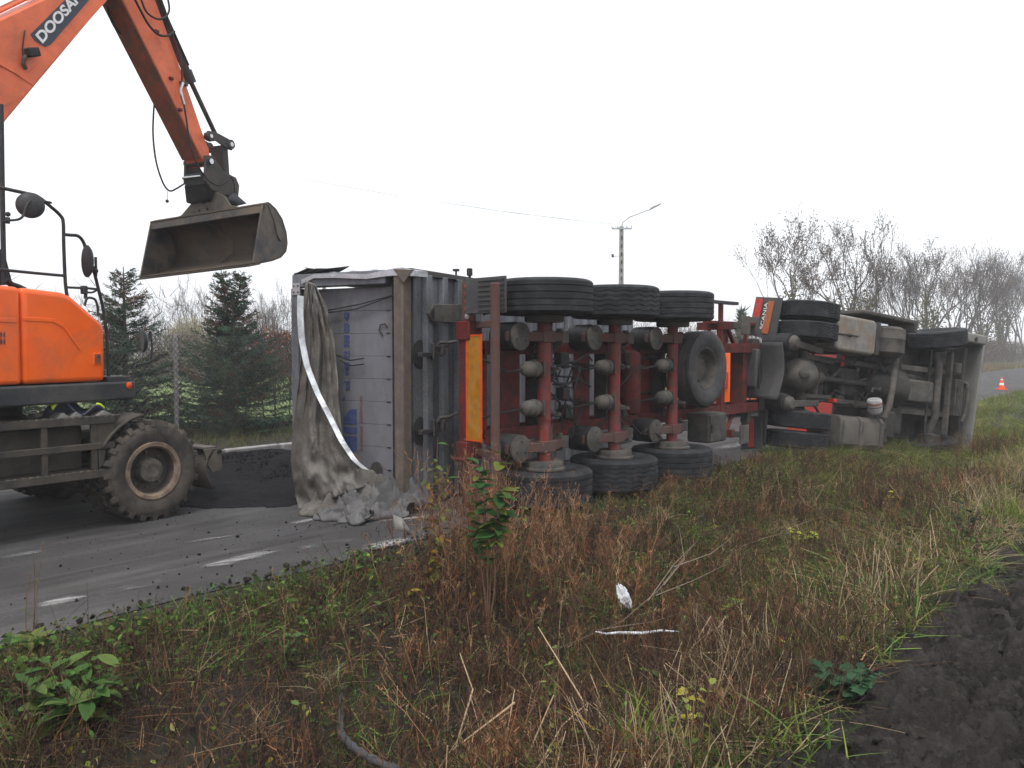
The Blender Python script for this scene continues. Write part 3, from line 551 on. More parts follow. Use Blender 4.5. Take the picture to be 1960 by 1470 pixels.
# axles
AX, ZA = (1.19, 2.49, 3.80), -.85
TYR = [tyre_mb(.53, .385, .29, (-.105, -.036, .036, .105)), tyre_mb(.53, .385, .29, (-.11, -.055, 0, .055, .11), .012, zig=.009), tyre_mb(.53, .385, .29, (-.105, -.036, .036, .105))]
def shifted(m, d): n = MB(); n.v = [(x + d[0], y + d[1], z + d[2]) for x, y, z in m.v]; n.f = list(m.f); return n
for i, x in enumerate(AX):
    ax = cpart(MB().cyl((x, -.86, ZA), (x, .86, ZA), .072, n=24), 'axle_tube', M['red_axle'])
    for yy in (-.62, .62, -.3, .3): cpart(MB().cyl((x, yy - .012, ZA), (x, yy + .012, ZA), .08, n=24), 'axle_band', M['red_axle'], ax)
    for sy in (-1, 1):
        ty = cpart(shifted(TYR[i], (x, sy * 1.02, ZA)), 'tyre', M['tyre'], sharp=28)
        cpart(rim_mb(.292, .385, (x, sy * 1.02, ZA), (0, 1, 0), side=sy, dish=.1), 'rim', M['grime'], ty)
        dr = MB(); dr.lathe([(.1, 0), (.205, .0), (.215, .02), (.215, .06), (.24, .07), (.24, .09), (.2, .1), (.2, .22)], (x, sy * .755, ZA), (0, sy, 0), 32); cpart(dr, 'brake_drum', M['grime'], ty)
        # trailing arm, hanger, air bag
        y = sy * .60
        arm = MB(); arm.prism([(x - .52, y - .05, ZA + .10), (x - .3, y - .05, ZA + .11), (x - .08, y - .05, ZA + .10), (x + .1, y - .05, ZA + .08), (x + .46, y - .05, ZA + .22), (x + .46, y - .05, ZA + .10), (x + .12, y - .05, ZA - .07), (x - .1, y - .05, ZA - .07), (x - .3, y - .05, ZA + .03), (x - .52, y - .05, ZA + .06)], (0, .1, 0)); cpart(arm, 'trailing_arm', M['rustbar'], bev=.008)
        hg = MB(); hg.prism([(x + .36, y - .07, -.52), (x + .58, y - .07, -.52), (x + .53, y - .07, ZA + .08), (x + .41, y - .07, ZA + .08)], (0, .14, 0)); hg.cyl((x + .46, y - .1, ZA + .16), (x + .46, y + .1, ZA + .16), .04, n=12); cpart(hg, 'hanger', M['grime'], bev=.006)
        xb = x - .36; yb = sy * .60
        bg_ = cpart(MB().lathe([(.11, 0), (.15, .01), (.155, .1), (.145, .12), (.155, .14), (.155, .27), (.14, .3), (.1, .31)], (xb, yb, -.50), (0, 0, -1), 28), 'air_spring', M['rubber'])
        cpart(MB().lathe([(0, .0), (.14, 0), (.15, .012), (.15, .03), (.14, .036), (0, .036)], (xb, yb, -.808), (0, 0, -1), 28), 'air_spring_plate', M['grime'], bg_)
        for k in range(3): t = .6 + k * 2.1; cpart(MB().cyl((xb + .08 * math.cos(t), yb + .08 * math.sin(t), -.84), (xb + .08 * math.cos(t), yb + .08 * math.sin(t), -.852), .012, n=8), 'bolt', M['steel_dark'], bg_)
        # brake chamber with rounded cap, cam shaft, clamp plates
        yc = -.04 + sy * .21
        ch = MB(); ch.lathe([(0, -.345), (.03, -.343), (.065, -.325), (.082, -.29), (.086, -.25), (.086, -.2), (.098, -.195), (.098, -.17), (.088, -.165), (.085, -.12), (.06, -.1), (.03, -.09), (.03, -.05)], (x, yc, ZA - .0), (1, 0, 0), 24); bc = cpart(ch, 'brake_chamber', M['grime'])
        cpart(MB().box((x - .085, yc, ZA), (.03, .17, .17)), 'chamber_bracket', M['rustbar'], bc, bev=.006)
        cs = MB(); cs.cyl((x + .15, sy * .2, ZA + .03), (x + .15, sy * .80, ZA + .03), .02, n=10); cs.cyl((x + .15, sy * .22, ZA + .03), (x + .15, sy * .28, ZA + .03), .055, n=12); cs.box((x + .13, sy * .25, ZA - .04), (.05, .03, .16)); cpart(cs, 'cam_shaft', M['grime'])
        sb = MB(); sb.box((x, y, ZA + .0), (.2, .13, .17)); cpart(sb, 'axle_clamp', M['rustbar'], bev=.01)
        tb = MB(); tb.tube([(x - .33, yc, ZA), (x - .45, yc + .03, ZA + .12), (x - .62, yc + .08 * sy, -.6), (x - .72, yc + .12 * sy, -.5)], .012, 6); cpart(tb, 'air_hose', M['rubber'])
# air tanks (lying across), hoses, valve blocks
cpart(MB().lathe([(0, -.42), (.06, -.415), (.12, -.385), (.135, -.34), (.135, .34), (.12, .385), (.06, .415), (0, .42)], (3.16, -.03, -.62), (0, 1, 0), 28), 'air_tank', M['red'])
cpart(MB().lathe([(0, -.3), (.06, -.295), (.1, -.27), (.11, -.24), (.11, .24), (.1, .27), (.06, .295), (0, .3)], (5.0, .1, -.62), (0, 1, 0), 28), 'air_tank', M['engine'])
for k in range(9):
    y0 = random.uniform(-.35, .3); z0 = random.uniform(-.75, -.45); x0 = random.uniform(1.62, 1.75); x1 = random.uniform(2.0, 2.3)
    cpart(MB().tube([(x0, y0, z0), (x0 + .12, y0 + random.uniform(-.1, .1), z0 - .1), ((x0 + x1) / 2, y0 + random.uniform(-.25, .25), z0 - random.uniform(.05, .2)), (x1, y0 + random.uniform(-.2, .2), z0)], .011, 6), 'air_hose', M['rubber'])
for y in (-.3, .16): cpart(MB().tube([(x, y + .05 * math.sin(x * 3), -.57) for x in np.linspace(1.3, 5.2, 20)], .014, 6), 'brake_line', M['rubber'])
for k, (x, y) in enumerate(((1.78, -.35), (1.82, .05), (3.02, .32))): cpart(MB().box((x, y, -.6), (.12, .14, .12)), 'valve_block', M['engine'], bev=.01)
for i, x in enumerate(AX):                                        # clutter between the axles
    for k in range(7):
        p = [Vector((x + random.uniform(.1, .3), random.uniform(-.45, .45), random.uniform(-.75, -.5)))]
        for q in range(4): p.append(p[-1] + Vector((random.uniform(.02, .22), random.uniform(-.2, .2), random.uniform(-.08, .08))))
        cpart(MB().tube(p, random.choice((.009, .012, .016)), 6), 'air_hose', M['rubber'])
    for k in range(3): cpart(MB().box((x + random.uniform(.3, .75), random.uniform(-.4, .4), -.58), (random.uniform(.06, .14), random.uniform(.08, .2), .1)), 'valve_block', M['engine'], bev=.012)
    cpart(MB().box((x + .28, 0, -.46), (.05, .9, .16)), 'spring_cross_plate', M['engine'], bev=.006)
# mudguard with ribbed flap at the upper rear wheel
mg = MB(); mg.prism([(.36, -1.2, -.48), (.4, -1.2, -.62), (.4, -1.2, -1.02), (.42, -1.2, -1.02), (.44, -1.2, -.6), (.4, -1.2, -.46)], (0, .37, 0)); mgo = cpart(mg, 'mud_flap', M['plastic'], bev=.006)
m2 = MB(); m2.grid(lambda u, v: Vector((1.19 - .66 * math.cos((u - .02) * .95), -1.21 + .38 * v, -.85 + .66 * math.sin((u - .02) * .95))), 12, 1); cpart(m2, 'mudguard', M['plastic'], solid=.012)
for k in range(7): cpart(MB().box((.392, -1.17 + k * .05, -.82), (.012, .018, .36)), 'flap_rib', M['plastic'], mgo)
# spare wheel in its carrier
sw = cpart(tyre_mb(.51, .34, .29, (-.09, -.03, .03, .09), c=(4.37, -.2, -.92), axis=(0, 0, -1)), 'spare_tyre', M['tyre_side'], sharp=28)
cpart(rim_mb(.292, .34, (4.37, -.2, -.92), (0, 0, -1), side=1, dish=.03, hubr=.13), 'spare_rim', M['grime'], sw)
for y in (-.62, .3): cpart(MB().box((4.37, y, -.62), (1.1, .05, .12)), 'spare_carrier', M['red'], bev=.006)
# toolbox, landing legs, front frame, gooseneck plate, kingpin
tbx = cpart(MB().box((4.95, .66, -.72), (.5, .42, .36)), 'toolbox', M['grime'], bev=.03)
cpart(MB().box((4.95, .66, -.905), (.46, .38, .02)), 'toolbox_lid', M['grime'], tbx, bev=.008); cpart(MB().box((4.74, .66, -.92), (.03, .12, .03)), 'lid_latch', M['engine'], tbx, bev=.006)
for sy in (-1, 1):
    lg = cpart(MB().box((5.75, sy * .82, -.42), (.12, .12, .62)), 'landing_leg', M['red'], bev=.008)
    cpart(MB().box((5.75, sy * .82, -.78), (.09, .09, .2)), 'inner_leg', M['grime'], lg, bev=.006); cpart(MB().box((5.75, sy * .82, -.9), (.26, .28, .03)), 'foot_plate', M['grime'], lg, bev=.008)
    cpart(MB().bar((5.75, sy * .8, -.6), (6.5, sy * .48, -.35), .05, .05), 'leg_brace', M['red'], lg)
cpart(MB().box((5.75, 0, -.5), (.1, 1.6, .1)), 'leg_cross_tube', M['red'], bev=.008)
cpart(MB().box((6.2, -.87, -.42), (1.5, .05, .14)), 'side_guard', M['red'], bev=.006)
for x in (5.55, 6.1, 6.75): cpart(MB().bar((x, -.87, -.42), (x, -.48, -.38), .05, .05), 'guard_stay', M['red'])
cpart(MB().box((6.2, -1.2, -.3), (.8, .05, .1)), 'side_marker_board', M['blackmet'], bev=.006)
cpart(MB().box((6.1, -1.0, -.3), (.06, .4, .06)), 'marker_arm', M['red'])
cpart(MB().box((7.9, 0, -.545), (1.9, 1.1, .02)), 'gooseneck_plate', M['engine'], bev=.004)
kp = MB(); kp.lathe([(.045, 0), (.045, .04), (.036, .05), (.036, .1), (.045, .11), (.045, .13)], (8.2, 0, -.555), (0, 0, -1), 16); cpart(kp, 'kingpin', M['steel_dark'])

# ------------------------------------------------------------------ overturned tractor unit (lies on its left side, nose dipping into the verge)
HK = 1.25
K = lying(((1525 - 980) / F_PX * 13.5, 13.5), 60, dip=6, z=.03)
TRK = thing('tractor_unit', 'overturned red tractor truck on its side with grimy underside, fuel tank and dual rear wheels', 'truck', K)
OFF[TRK.name] = (0, -HK, 0)
def kz(z, px, py): p = K.on('z', z, px, py); p.y += HK; return p
def kx(x, px, py): p = K.on('x', x, px, py); p.y += HK; return p
def kpart(mb, name, mat, parent=TRK, **k): return mb.build(name, mat, parent, **k)
WB = 3.68
for sy in (-1, 1):
    r = MB(); y = sy * .39; r.box((1.85, y, .3), (5.9, .012, .27)); r.box((1.85, y - sy * .035, .43), (5.9, .08, .012)); r.box((1.85, y - sy * .035, .17), (5.9, .08, .012)); kpart(r, 'frame_rail', M['grime'], bev=.003)
for x in (-1.0, -.45, .75, 1.7, 2.6): kpart(MB().box((x, 0, .3), (.1, .77, .2)), 'cross_member', M['engine'], bev=.008)
# rear axle with banjo housing
ax = kpart(MB().cyl((0, -.8, 0), (0, .8, 0), .085, n=20), 'rear_axle', M['engine'])
d = MB(); d.ball((-.08, .0, -.02), .30, 28, 18, (1.0, .98, 1.0)); d.lathe([(.3, 0), (.22, .12), (.12, .22), (.1, .4)], (.1, 0, .02), (1, 0, .04), 24); kpart(d, 'differential', M['grime'], ax)
d = MB(); d.lathe([(.095, 0), (.085, .03), (.06, .045), (0, .05)], Vector((-.08, -.02, -.02)) + Vector((-.55, 0, -.8)).normalized() * .285, (-.55, 0, -.8), 18); kpart(d, 'drain_boss', M['grime'], ax)
for sy in (-1, 1):
    kpart(MB().lathe([(.09, 0), (.2, .05), (.2, .2)], (0, sy * .55, 0), (0, sy, 0), 24), 'brake_drum', M['engine'], ax)
    for k, yc in enumerate((1.08, .745)):
        ty = kpart(tyre_mb(.515, .29, .285, (-.09, -.045, 0, .045, .09), .013, .016, zig=.012, n=80, c=(0, sy * yc, 0)), 'tyre', M['tyre'], sharp=28)
        kpart(rim_mb(.287, .29, (0, sy * yc, 0), (0, 1, 0), side=sy * (1 if k == 0 else -1), dish=.09), 'rim', M['grime'], ty)
    # rear air springs hang below the beam, cap towards the camera
    for x in (-.52,):
        a = kpart(MB().lathe([(.12, 0), (.16, .02), (.165, .16), (.155, .19), (.165, .22), (.165, .42), (.15, .5), (.1, .52)], (x, sy * .50, .35), (.08, 0, -1), 26), 'air_spring', M['rubber'])
        kpart(MB().lathe([(0, 0), (.12, 0), (.13, .02), (.12, .06), (.07, .1), (0, .1)], (x + .05, sy * .50, -.16), (.08, 0, -1), 24), 'air_spring_foot', M['grime'], a)
        kpart(MB().bar((x + .02, sy * .5, -.2), (.35, sy * .44, -.06), .11, .09), 'spring_beam', M['grime'], a, bev=.01)
    sh_ = MB(); sh_.cyl((.18, sy * .44, -.12), (.34, sy * .44, .3), .035, n=12); sh_.cyl((.17, sy * .44, -.15), (.25, sy * .44, .05), .045, n=12); kpart(sh_, 'shock_absorber', M['grime'])
    kpart(MB().bar((.1, sy * .33, .02), (.95, sy * .3, .16), .06, .06), 'torque_rod', M['grime'])
# mudguards and flaps
def flap(pts, xx, refl, txt):
    P = [kx(xx, *q) for q in pts]; f = kpart(MB().prism(P, (.025, 0, 0)), 'mud_flap', M['plastic'], bev=.006)
    for r in refl: kpart(MB().prism([kx(xx - .006, *q) for q in r[0]], (-.012, 0, 0)), 'tail_lamp', r[1], f, bev=.003)
    return f
fu = flap(((1447, 568), (1497, 570), (1483, 655), (1432, 640)), -.62, (([(1449, 571), (1462, 572), (1450, 628), (1437, 626)], M['refl_red']), ([(1472, 576), (1483, 577), (1470, 640), (1458, 637)], M['amber'])), 1)
a, b = kx(-.63, 1460, 631), kx(-.63, 1470, 580); c_ = kx(-.63, 1450, 626)
yd = (c_ - a); xd = (b - a).normalized(); yd = (yd - xd * yd.dot(xd)).normalized()
lettering('SCANIA', .1, M['white'], fu, a, xd, yd, 'lettering', (b - a).length)
fl = flap(((1418, 797), (1458, 795), (1458, 858), (1418, 860)), -.62, (([(1432, 800), (1443, 800), (1443, 856), (1432, 856)], M['refl_red']),), 0)
for sy in (-1, 1):
    g = MB(); g.grid(lambda u, v: Vector((-.60 * math.cos(u * 1.5), sy * (.62 + .62 * v), .12 + .52 * math.sin(u * 1.5))), 12, 1); kpart(g, 'mudguard', M['plastic'], solid=.015)
    kpart(MB().prism([kx(-.66, *q) for q in (((1425, 655), (1480, 664), (1478, 668), (1424, 659)) if sy < 0 else ((1415, 775), (1452, 775), (1452, 783), (1415, 783)))], (.1, 0, 0)), 'flap_shelf', M['plastic'])
# rear end: dark tail box and curved centre guard
kpart(MB().box((-1.02, -.03, .28), (.14, .95, .34)), 'rear_cross_beam', M['engine'], bev=.015)
cg = MB(); cg.grid(lambda u, v: Vector((-.92 + .1 * math.sin(math.pi * v), -.46 + .92 * v, .42 - .75 * u)), 4, 14); kpart(cg, 'centre_mudguard', M['plastic'], solid=.02)
kpart(MB().box((-1.12, -.02, .1), (.08, .62, .3)), 'tail_plate', M['plastic'], bev=.02)
for y in (-.72, .72): kpart(MB().box((-1.02, y, .2), (.08, .3, .16)), 'tail_bracket', M['grime'], bev=.01)
fw = MB(); fw.prism([(-.55, -.42, .5), (.1, -.46, .5), (.55, -.4, .5), (.62, 0, .5), (.55, .4, .5), (.1, .46, .5), (-.55, .42, .5), (-.2, .06, .5), (-.2, -.06, .5)], (0, 0, .09)); kpart(fw, 'fifth_wheel', M['engine'], bev=.012)
# drive shaft, gearbox, engine, exhaust
ds = MB(); ds.cyl((.45, 0, .04), (1.95, 0, .18), .05, n=16); ds.cyl((.42, 0, .035), (.52, 0, .05), .075, n=14); ds.cyl((1.88, 0, .17), (2.0, 0, .185), .08, n=14); kpart(ds, 'drive_shaft', M['engine'])
gb = MB(); gb.lathe([(.1, 0), (.2, .06), (.24, .3), (.27, .5), (.34, .62), (.36, .8)], (1.95, 0, .2), (1, 0, 0), 20); kpart(gb, 'gearbox', M['engine'])
en = kpart(MB().box((3.35, 0, .34), (1.15, .62, .5)), 'engine_block', M['engine'], bev=.05)
kpart(MB().box((3.2, .02, .02), (.8, .42, .2)), 'oil_pan', M['grime'], en, bev=.04)
for k in range(5): kpart(MB().cyl((2.9 + .18 * k, -.33, .2), (2.9 + .18 * k, -.4, .15), .05, n=10), 'engine_cap', M['grime'], en)
for k, (x, y, z, r, l) in enumerate(((.62, -.22, .25, .09, .35), (.6, .2, .25, .09, .35), (1.3, -.25, .3, .08, .3), (1.35, .22, .3, .1, .4), (.95, .0, .38, .11, .45))):
    kpart(MB().lathe([(0, 0), (r * .8, .01), (r, .04), (r, l - .04), (r * .8, l - .01), (0, l)], (x, y - l / 2, z), (0, 1, 0), 18), 'air_cylinder', M['grime'] if k % 2 else M['engine'])
for k in range(18):
    x0, y0 = random.uniform(.3, 2.9), random.uniform(-.5, .5); p = [Vector((x0, y0, random.uniform(.0, .3)))]
    for q in range(4): p.append(p[-1] + Vector((random.uniform(.03, .25), random.uniform(-.16, .16), random.uniform(-.07, .07))))
    kpart(MB().tube(p, random.choice((.012, .017, .024)), 6), 'hose', M['rubber'] if k % 3 else M['grime'])
kpart(MB().box((.95, .36, .1), (.1, .06, .14)), 'red_bracket', M['red_cab'], bev=.01); kpart(MB().box((1.15, -.36, .12), (.05, .2, .05)), 'red_bracket', M['red_cab'], bev=.01)
# silver silencer box, canister and down pipe on the upper side
a, b = kz(-.3, 1608, 600), kz(-.3, 1678, 682); xs = (a.x + b.x) / 2
sl = MB()
sx, sy0, sy1 = b.x - a.x, a.y, b.y
prof = [(-.5, -.42), (-.42, -.5), (.42, -.5), (.5, -.42), (.5, .42), (.42, .5), (-.42, .5), (-.5, .42)]
cy, hy = (sy0 + sy1) / 2, abs(sy1 - sy0)
sl.prism([Vector((xs + p[0] * sx, cy + p[1] * hy, -.27)) for p in prof], (0, 0, .5)); slo = kpart(sl, 'silencer_box', M['silencer'], bev=.05, seg=4)
kpart(MB().box((xs + sx * .5 + .07, cy, -.02), (.14, hy * .96, .46)), 'silencer_strap', M['engine'], slo, bev=.03)
kpart(MB().box((xs - .2 * sx, cy + .02, -.275), (.1, .05, .05)), 'bracket', M['engine'], slo, bev=.01); kpart(MB().tube([(xs - .5 * sx, cy + .03, -.27), (xs - .2 * sx, cy + .02, -.31), (xs, cy + .02, -.29)], .014, 6), 'bracket_rod', M['engine'], slo)
a, b = kz(-.22, 1693, 622), kz(-.22, 1731, 680); rr = (b.x - a.x) / 2
cn = kpart(MB().lathe([(rr * .75, 0), (rr, .05), (rr, .2), (rr * 1.03, .22), (rr, .24), (rr, .46), (rr * .75, .54), (.09, .57)], ((a.x + b.x) / 2, a.y, -.05), (0, 1, 0), 24), 'exhaust_canister', M['grime'])
pp = [kz(-.12, 1716, 676), kz(-.2, 1712, 710), kz(-.28, 1708, 745), kz(-.3, 1702, 775), kz(-.3, 1692, 800), kz(-.28, 1690, 822), kz(-.26, 1690, 845)]
kpart(MB().tube(pp, .055, 14), 'exhaust_pipe', M['grime'], cn)
for k in (4, 5): kpart(MB().cyl(pp[k] - Vector((0, .015, 0)), pp[k] + Vector((0, .02, 0)), .085, n=16), 'pipe_flange', M['engine'], cn)
# fuel tank on the lower side with straps
tk0, tk1 = .62, 1.78
prof = [(-.30, .62), (-.36, .70), (-.36, 1.08), (-.28, 1.18), (.2, 1.18), (.3, 1.08), (.3, .7), (.22, .62)]
ft = kpart(MB().prism([(tk0, y, z) for z, y in prof], (tk1 - tk0, 0, 0)), 'fuel_tank', M['tank'], bev=.04, seg=4)
def strap(x):
    o = [(z * 1.06 - .01 if z < 0 else z * 1.05, y + (.018 if y > .9 else -.018)) for z, y in prof]
    return MB().prism([(x - .05, y, z) for z, y in o], (.1, 0, 0))
for x in (tk0 + .03, tk0 + .55, tk1 - .06): kpart(strap(x), 'tank_strap', M['grime'], ft, bev=.02)
kpart(MB().box((tk1 + .1, .95, -.02), (.1, .5, .5)), 'battery_box_side', M['engine'], bev=.02)
# white filter can with a printed band
f0 = kz(-.36, 1674, 777); fc = MB(); axd = Vector((.35, .9, .1)).normalized(); f0 = f0 - axd * .12
fco = kpart(MB().lathe([(0, 0), (.11, .0), (.125, .02), (.125, .2), (.115, .225), (.09, .23), (.09, .25), (0, .25)], f0, axd, 24), 'filter_can', M['can'])
kpart(MB().lathe([(.127, .045), (.127, .085)], f0, axd, 24, cap=False), 'printed_band', M['redprint'], fco); kpart(MB().lathe([(.1265, .115), (.1265, .13)], f0, axd, 24, cap=False), 'printed_band', M['slate'], fco)
# side skirt / step panel on the upper side
s0, s1 = kz(-.22, 1655, 592), kz(-.22, 1758, 614); kpart(MB().prism([s0, s1, s1 + Vector((.03, .05, 0)), s1 + Vector((.0, .22, 0)), s1 + Vector((-.08, .22, 0)), s1 + Vector((-.1, .07, 0)), s0 + Vector((0, .07, 0))], (0, 0, .55)), 'side_skirt', M['grime'], bev=.02)
# front axle: beam, springs, wheels
bp = [kz(-.16, 1796, 650), kz(-.24, 1793, 690), kz(-.26, 1787, 745), kz(-.24, 1779, 800)]
fa = kpart(MB().tube([(WB, -.95, .0), (WB, -.7, -.0), (WB - .02, -.5, -.1), (WB - .02, .5, -.1), (WB, .7, .0), (WB, .95, 0)], .065, 12), 'front_axle', M['grime'])
kpart(MB().bar((WB + .22, -.8, -.16), (WB + .22, .8, -.16), .07, .1), 'anti_roll_bar', M['grime'], bev=.015)
for sy in (-1, 1):
    lf = kpart(MB().prism([(WB - .85, sy * .41 - .05, .14), (WB - .4, sy * .41 - .05, .02), (WB, sy * .41 - .05, -.02), (WB + .4, sy * .41 - .05, .02), (WB + .75, sy * .41 - .05, .12), (WB + .75, sy * .41 - .05, .17), (WB, sy * .41 - .05, .05), (WB - .85, sy * .41 - .05, .19)], (0, .1, 0)), 'leaf_spring', M['grime'], bev=.005)
    kpart(MB().cyl((WB - .85, sy * .41 - .08, .16), (WB - .85, sy * .41 + .08, .16), .05, n=12), 'spring_eye', M['engine'], lf)
    yaw = R(13); axv = (math.sin(yaw), math.cos(yaw), 0)
    ty = kpart(tyre_mb(.515, .315, .285, (-.09, -.03, .03, .09), c=(WB, sy * 1.05, 0), axis=axv), 'tyre', M['tyre'], sharp=28)
    kpart(rim_mb(.287, .315, (WB, sy * 1.05, 0), axv, side=sy, dish=-.05), 'rim', M['grime'], ty)
    kpart(MB().lathe([(.08, 0), (.19, .04), (.19, .18)], (WB, sy * .78, 0), (0, sy, 0), 20), 'brake_drum', M['engine'], ty)
kpart(MB().cyl((WB - .18, -.8, -.02), (WB - .18, .8, -.02), .024, n=10), 'track_rod', M['engine'])
# cooler, front pipe, bumper
ic = kpart(MB().box((4.35, .05, .15), (.22, .72, .52)), 'cooler', M['grime'], bev=.02)
for k in range(4): kpart(MB().box((4.28 + .05 * k, .05, -.12), (.02, .7, .03)), 'cooler_fin', M['grime'], ic)
kpart(MB().box((4.3, -.52, .0), (.2, .22, .22)), 'steering_box', M['grime'], bev=.03)
kpart(MB().tube([(4.5, -.28, -.05), (4.62, -.25, -.08), (4.66, -.1, -.1), (4.64, .3, -.1), (4.6, .5, -.06)], .04, 10), 'coolant_pipe', M['grime'])
bm_ = MB(); bprof = [(4.75, -.22), (4.98, -.2), (5.08, -.05), (5.1, .35), (5.02, .5), (4.9, .5), (4.96, .3), (4.94, .0), (4.75, -.1)]
bprof = [(4.92, -.2), (5.0, -.18), (5.08, -.05), (5.1, .35), (5.02, .5), (4.9, .5), (4.99, .3), (4.97, .0), (4.92, -.1)]
bm_.prism([(x, -1.05, z) for x, z in bprof], (0, 2.1, 0)); bm_.v = [(x - .2 * max(0, (y + .6)) / 1.65, y, z) for x, y, z in bm_.v]; bmp = kpart(bm_, 'bumper', M['bumper'], bev=.025, seg=3)
for sy in (-1, 1):
    dxc = 0 if sy < 0 else -.2
    cp = MB(); cp.prism([(4.35, sy * 1.04, -.2), (4.98, sy * 1.04, -.2), (5.07, sy * 1.04, -.05), (5.08, sy * 1.04, .45), (4.8, sy * 1.04, .5), (4.55, sy * 1.04, .3), (4.4, sy * 1.04, .0)], (0, sy * .2, 0)); cp.v = [(x + dxc, y, z) for x, y, z in cp.v]; cpo = kpart(cp, 'bumper_corner', M['bumper'], bmp, bev=.04, seg=3)
    kpart(MB().lathe([(0, 0), (.035, 0), (.045, .01), (.045, .016)], (4.6, sy * 1.12, -.205), (0, 0, -1), 14), 'tow_eye', M['soot_gap'], bmp)
    kpart(MB().box((4.9, sy * .75, .62), (.14, .4, .2)), 'headlamp', M['lens'], bmp, bev=.03)
st_ = MB()
for k in range(4): st_.box((4.62 + .06 * k, -1.26, .3), (.03, .05, .26))
kpart(st_, 'step_tread', M['blackmet'], bmp)
kpart(MB().box((4.6, 0, .2), (.1, 1.9, .5)), 'bumper_backing', M['engine'], bev=.03)
# red cab: a day cab lying on its side, behind the chassis
cab = MB(); W2 = 1.2
side = [(2.62, .62), (2.62, 2.35), (2.75, 2.62), (4.2, 2.7), (4.55, 2.55), (4.95, 1.55), (5.02, .75), (4.95, .55), (4.25, .55), (4.1, .8), (3.3, .8), (3.15, .62)]
cab.prism([(x, -W2, z) for x, z in side], (0, 2 * W2, 0)); cb = kpart(cab, 'cab', M['red_cab'], bev=.06, seg=3)
for sy in (-1, 1):
    kpart(MB().prism([(3.25, sy * (W2 + .004), 1.5), (3.25, sy * (W2 + .004), 2.25), (4.35, sy * (W2 + .004), 2.25), (4.62, sy * (W2 + .004), 1.6), (4.2, sy * (W2 + .004), 1.45)], (0, sy * .012, 0)), 'door_window', M['glass'], cb)
    mi = kpart(MB().box((4.72, sy * (W2 + .20), 1.75), (.16, .24, .42)), 'wing_mirror', M['blackmet'], bev=.05, seg=3)
    kpart(MB().box((4.635, sy * (W2 + .20), 1.78), (.01, .18, .32)), 'mirror_glass', M['mirror'], mi)
    kpart(MB().box((4.62, sy * (W2 + .12), 1.45), (.14, .2, .2)), 'wide_mirror', M['blackmet'], mi, bev=.04)
    kpart(MB().bar((4.72, sy * W2 * .98, 1.6), (4.72, sy * (W2 + .14), 1.62), .04, .04), 'mirror_arm', M['blackmet'], mi)
    if sy < 0: kpart(MB().prism([(1.75, sy * 1.17, .75), (2.62, sy * 1.19, .7), (2.62, sy * 1.19, 2.4), (2.2, sy * 1.17, 2.3), (1.75, sy * 1.12, 1.9)], (0, sy * .03, 0)), 'side_deflector', M['red_cab'], cb, bev=.01)
    kpart(MB().box((3.7, sy * 1.2, .62), (.9, .08, .22)), 'wheel_arch', M['plastic'], bev=.04)
kpart(MB().prism([(4.63, -1.0, 2.42), (4.63, 1.0, 2.42), (5.0, 1.05, 1.5), (5.0, -1.05, 1.5)], (.02, 0, .01)), 'windscreen', M['glass'], cb)

kpart(MB().box((3.78, 0, .50), (2.4, 2.3, .05)), 'cab_floor', M['engine'], cb, bev=.01)
for y0, y1 in ((-1.12, -.42), (.42, 1.12)): kpart(MB().box((2.15, (y0 + y1) / 2, .5), (1.2, y1 - y0, .05)), 'shade_backing_panel', M['engine'], bev=.01)  # added dark panels, so the underside reads as deep shade
kpart(MB().box((2.56, 0, .95), (.05, 1.9, .8)), 'shade_backing_cab', M['engine'], bev=.02)  # added dark sheet that hides the red cab behind the shaded chassis
kpart(MB().box((1.1, 0, .52), (2.6, .74, .04)), 'shade_backing_deck', M['engine'], bev=.006)  # added dark sheet for the blackness between the frame rails
for k, (x, y, z, sx_, sy_, sz_) in enumerate(((.7, -.62, .2, .5, .35, .3), (2.3, .7, .15, .5, .5, .4), (2.35, -.55, .25, .35, .3, .4), (2.75, .62, .25, .35, .5, .35), (1.5, 0, .33, .5, .5, .25), (4.05, -.7, .3, .3, .35, .4), (4.1, .72, .3, .3, .35, .4))):
    kpart(MB().box((x, y, z), (sx_, sy_, sz_)), 'dark_filler_box', M['engine'], bev=.04)  # dark boxes added to fill the shaded underside

# ------------------------------------------------------------------ wheeled excavator
wc = ground(297, 991); _a = R(36)
ctr = wc - Vector((math.cos(_a), -math.sin(_a), 0)) * 1.12 - Vector((math.sin(_a), math.cos(_a), 0)) * 1.3
L, U = upright(ctr, 36), upright(ctr, 24)
EXC = thing('wheeled_excavator', 'orange wheeled excavator with raised arm and wide grading bucket beside overturned trailer', 'excavator', L)
MU = Matrix.Rotation(R(12), 4, 'Z')
def lp(mb, name, mat, parent=EXC, **k): return mb.build(name, mat, parent, **k)
def up(mb, name, mat, parent=EXC, **k): return mb.xf(MU).build(name, mat, parent, **k)
def uy(y, px, py): return U.on('y', y, px, py)
def ly(y, px, py): return L.on('y', y, px, py)
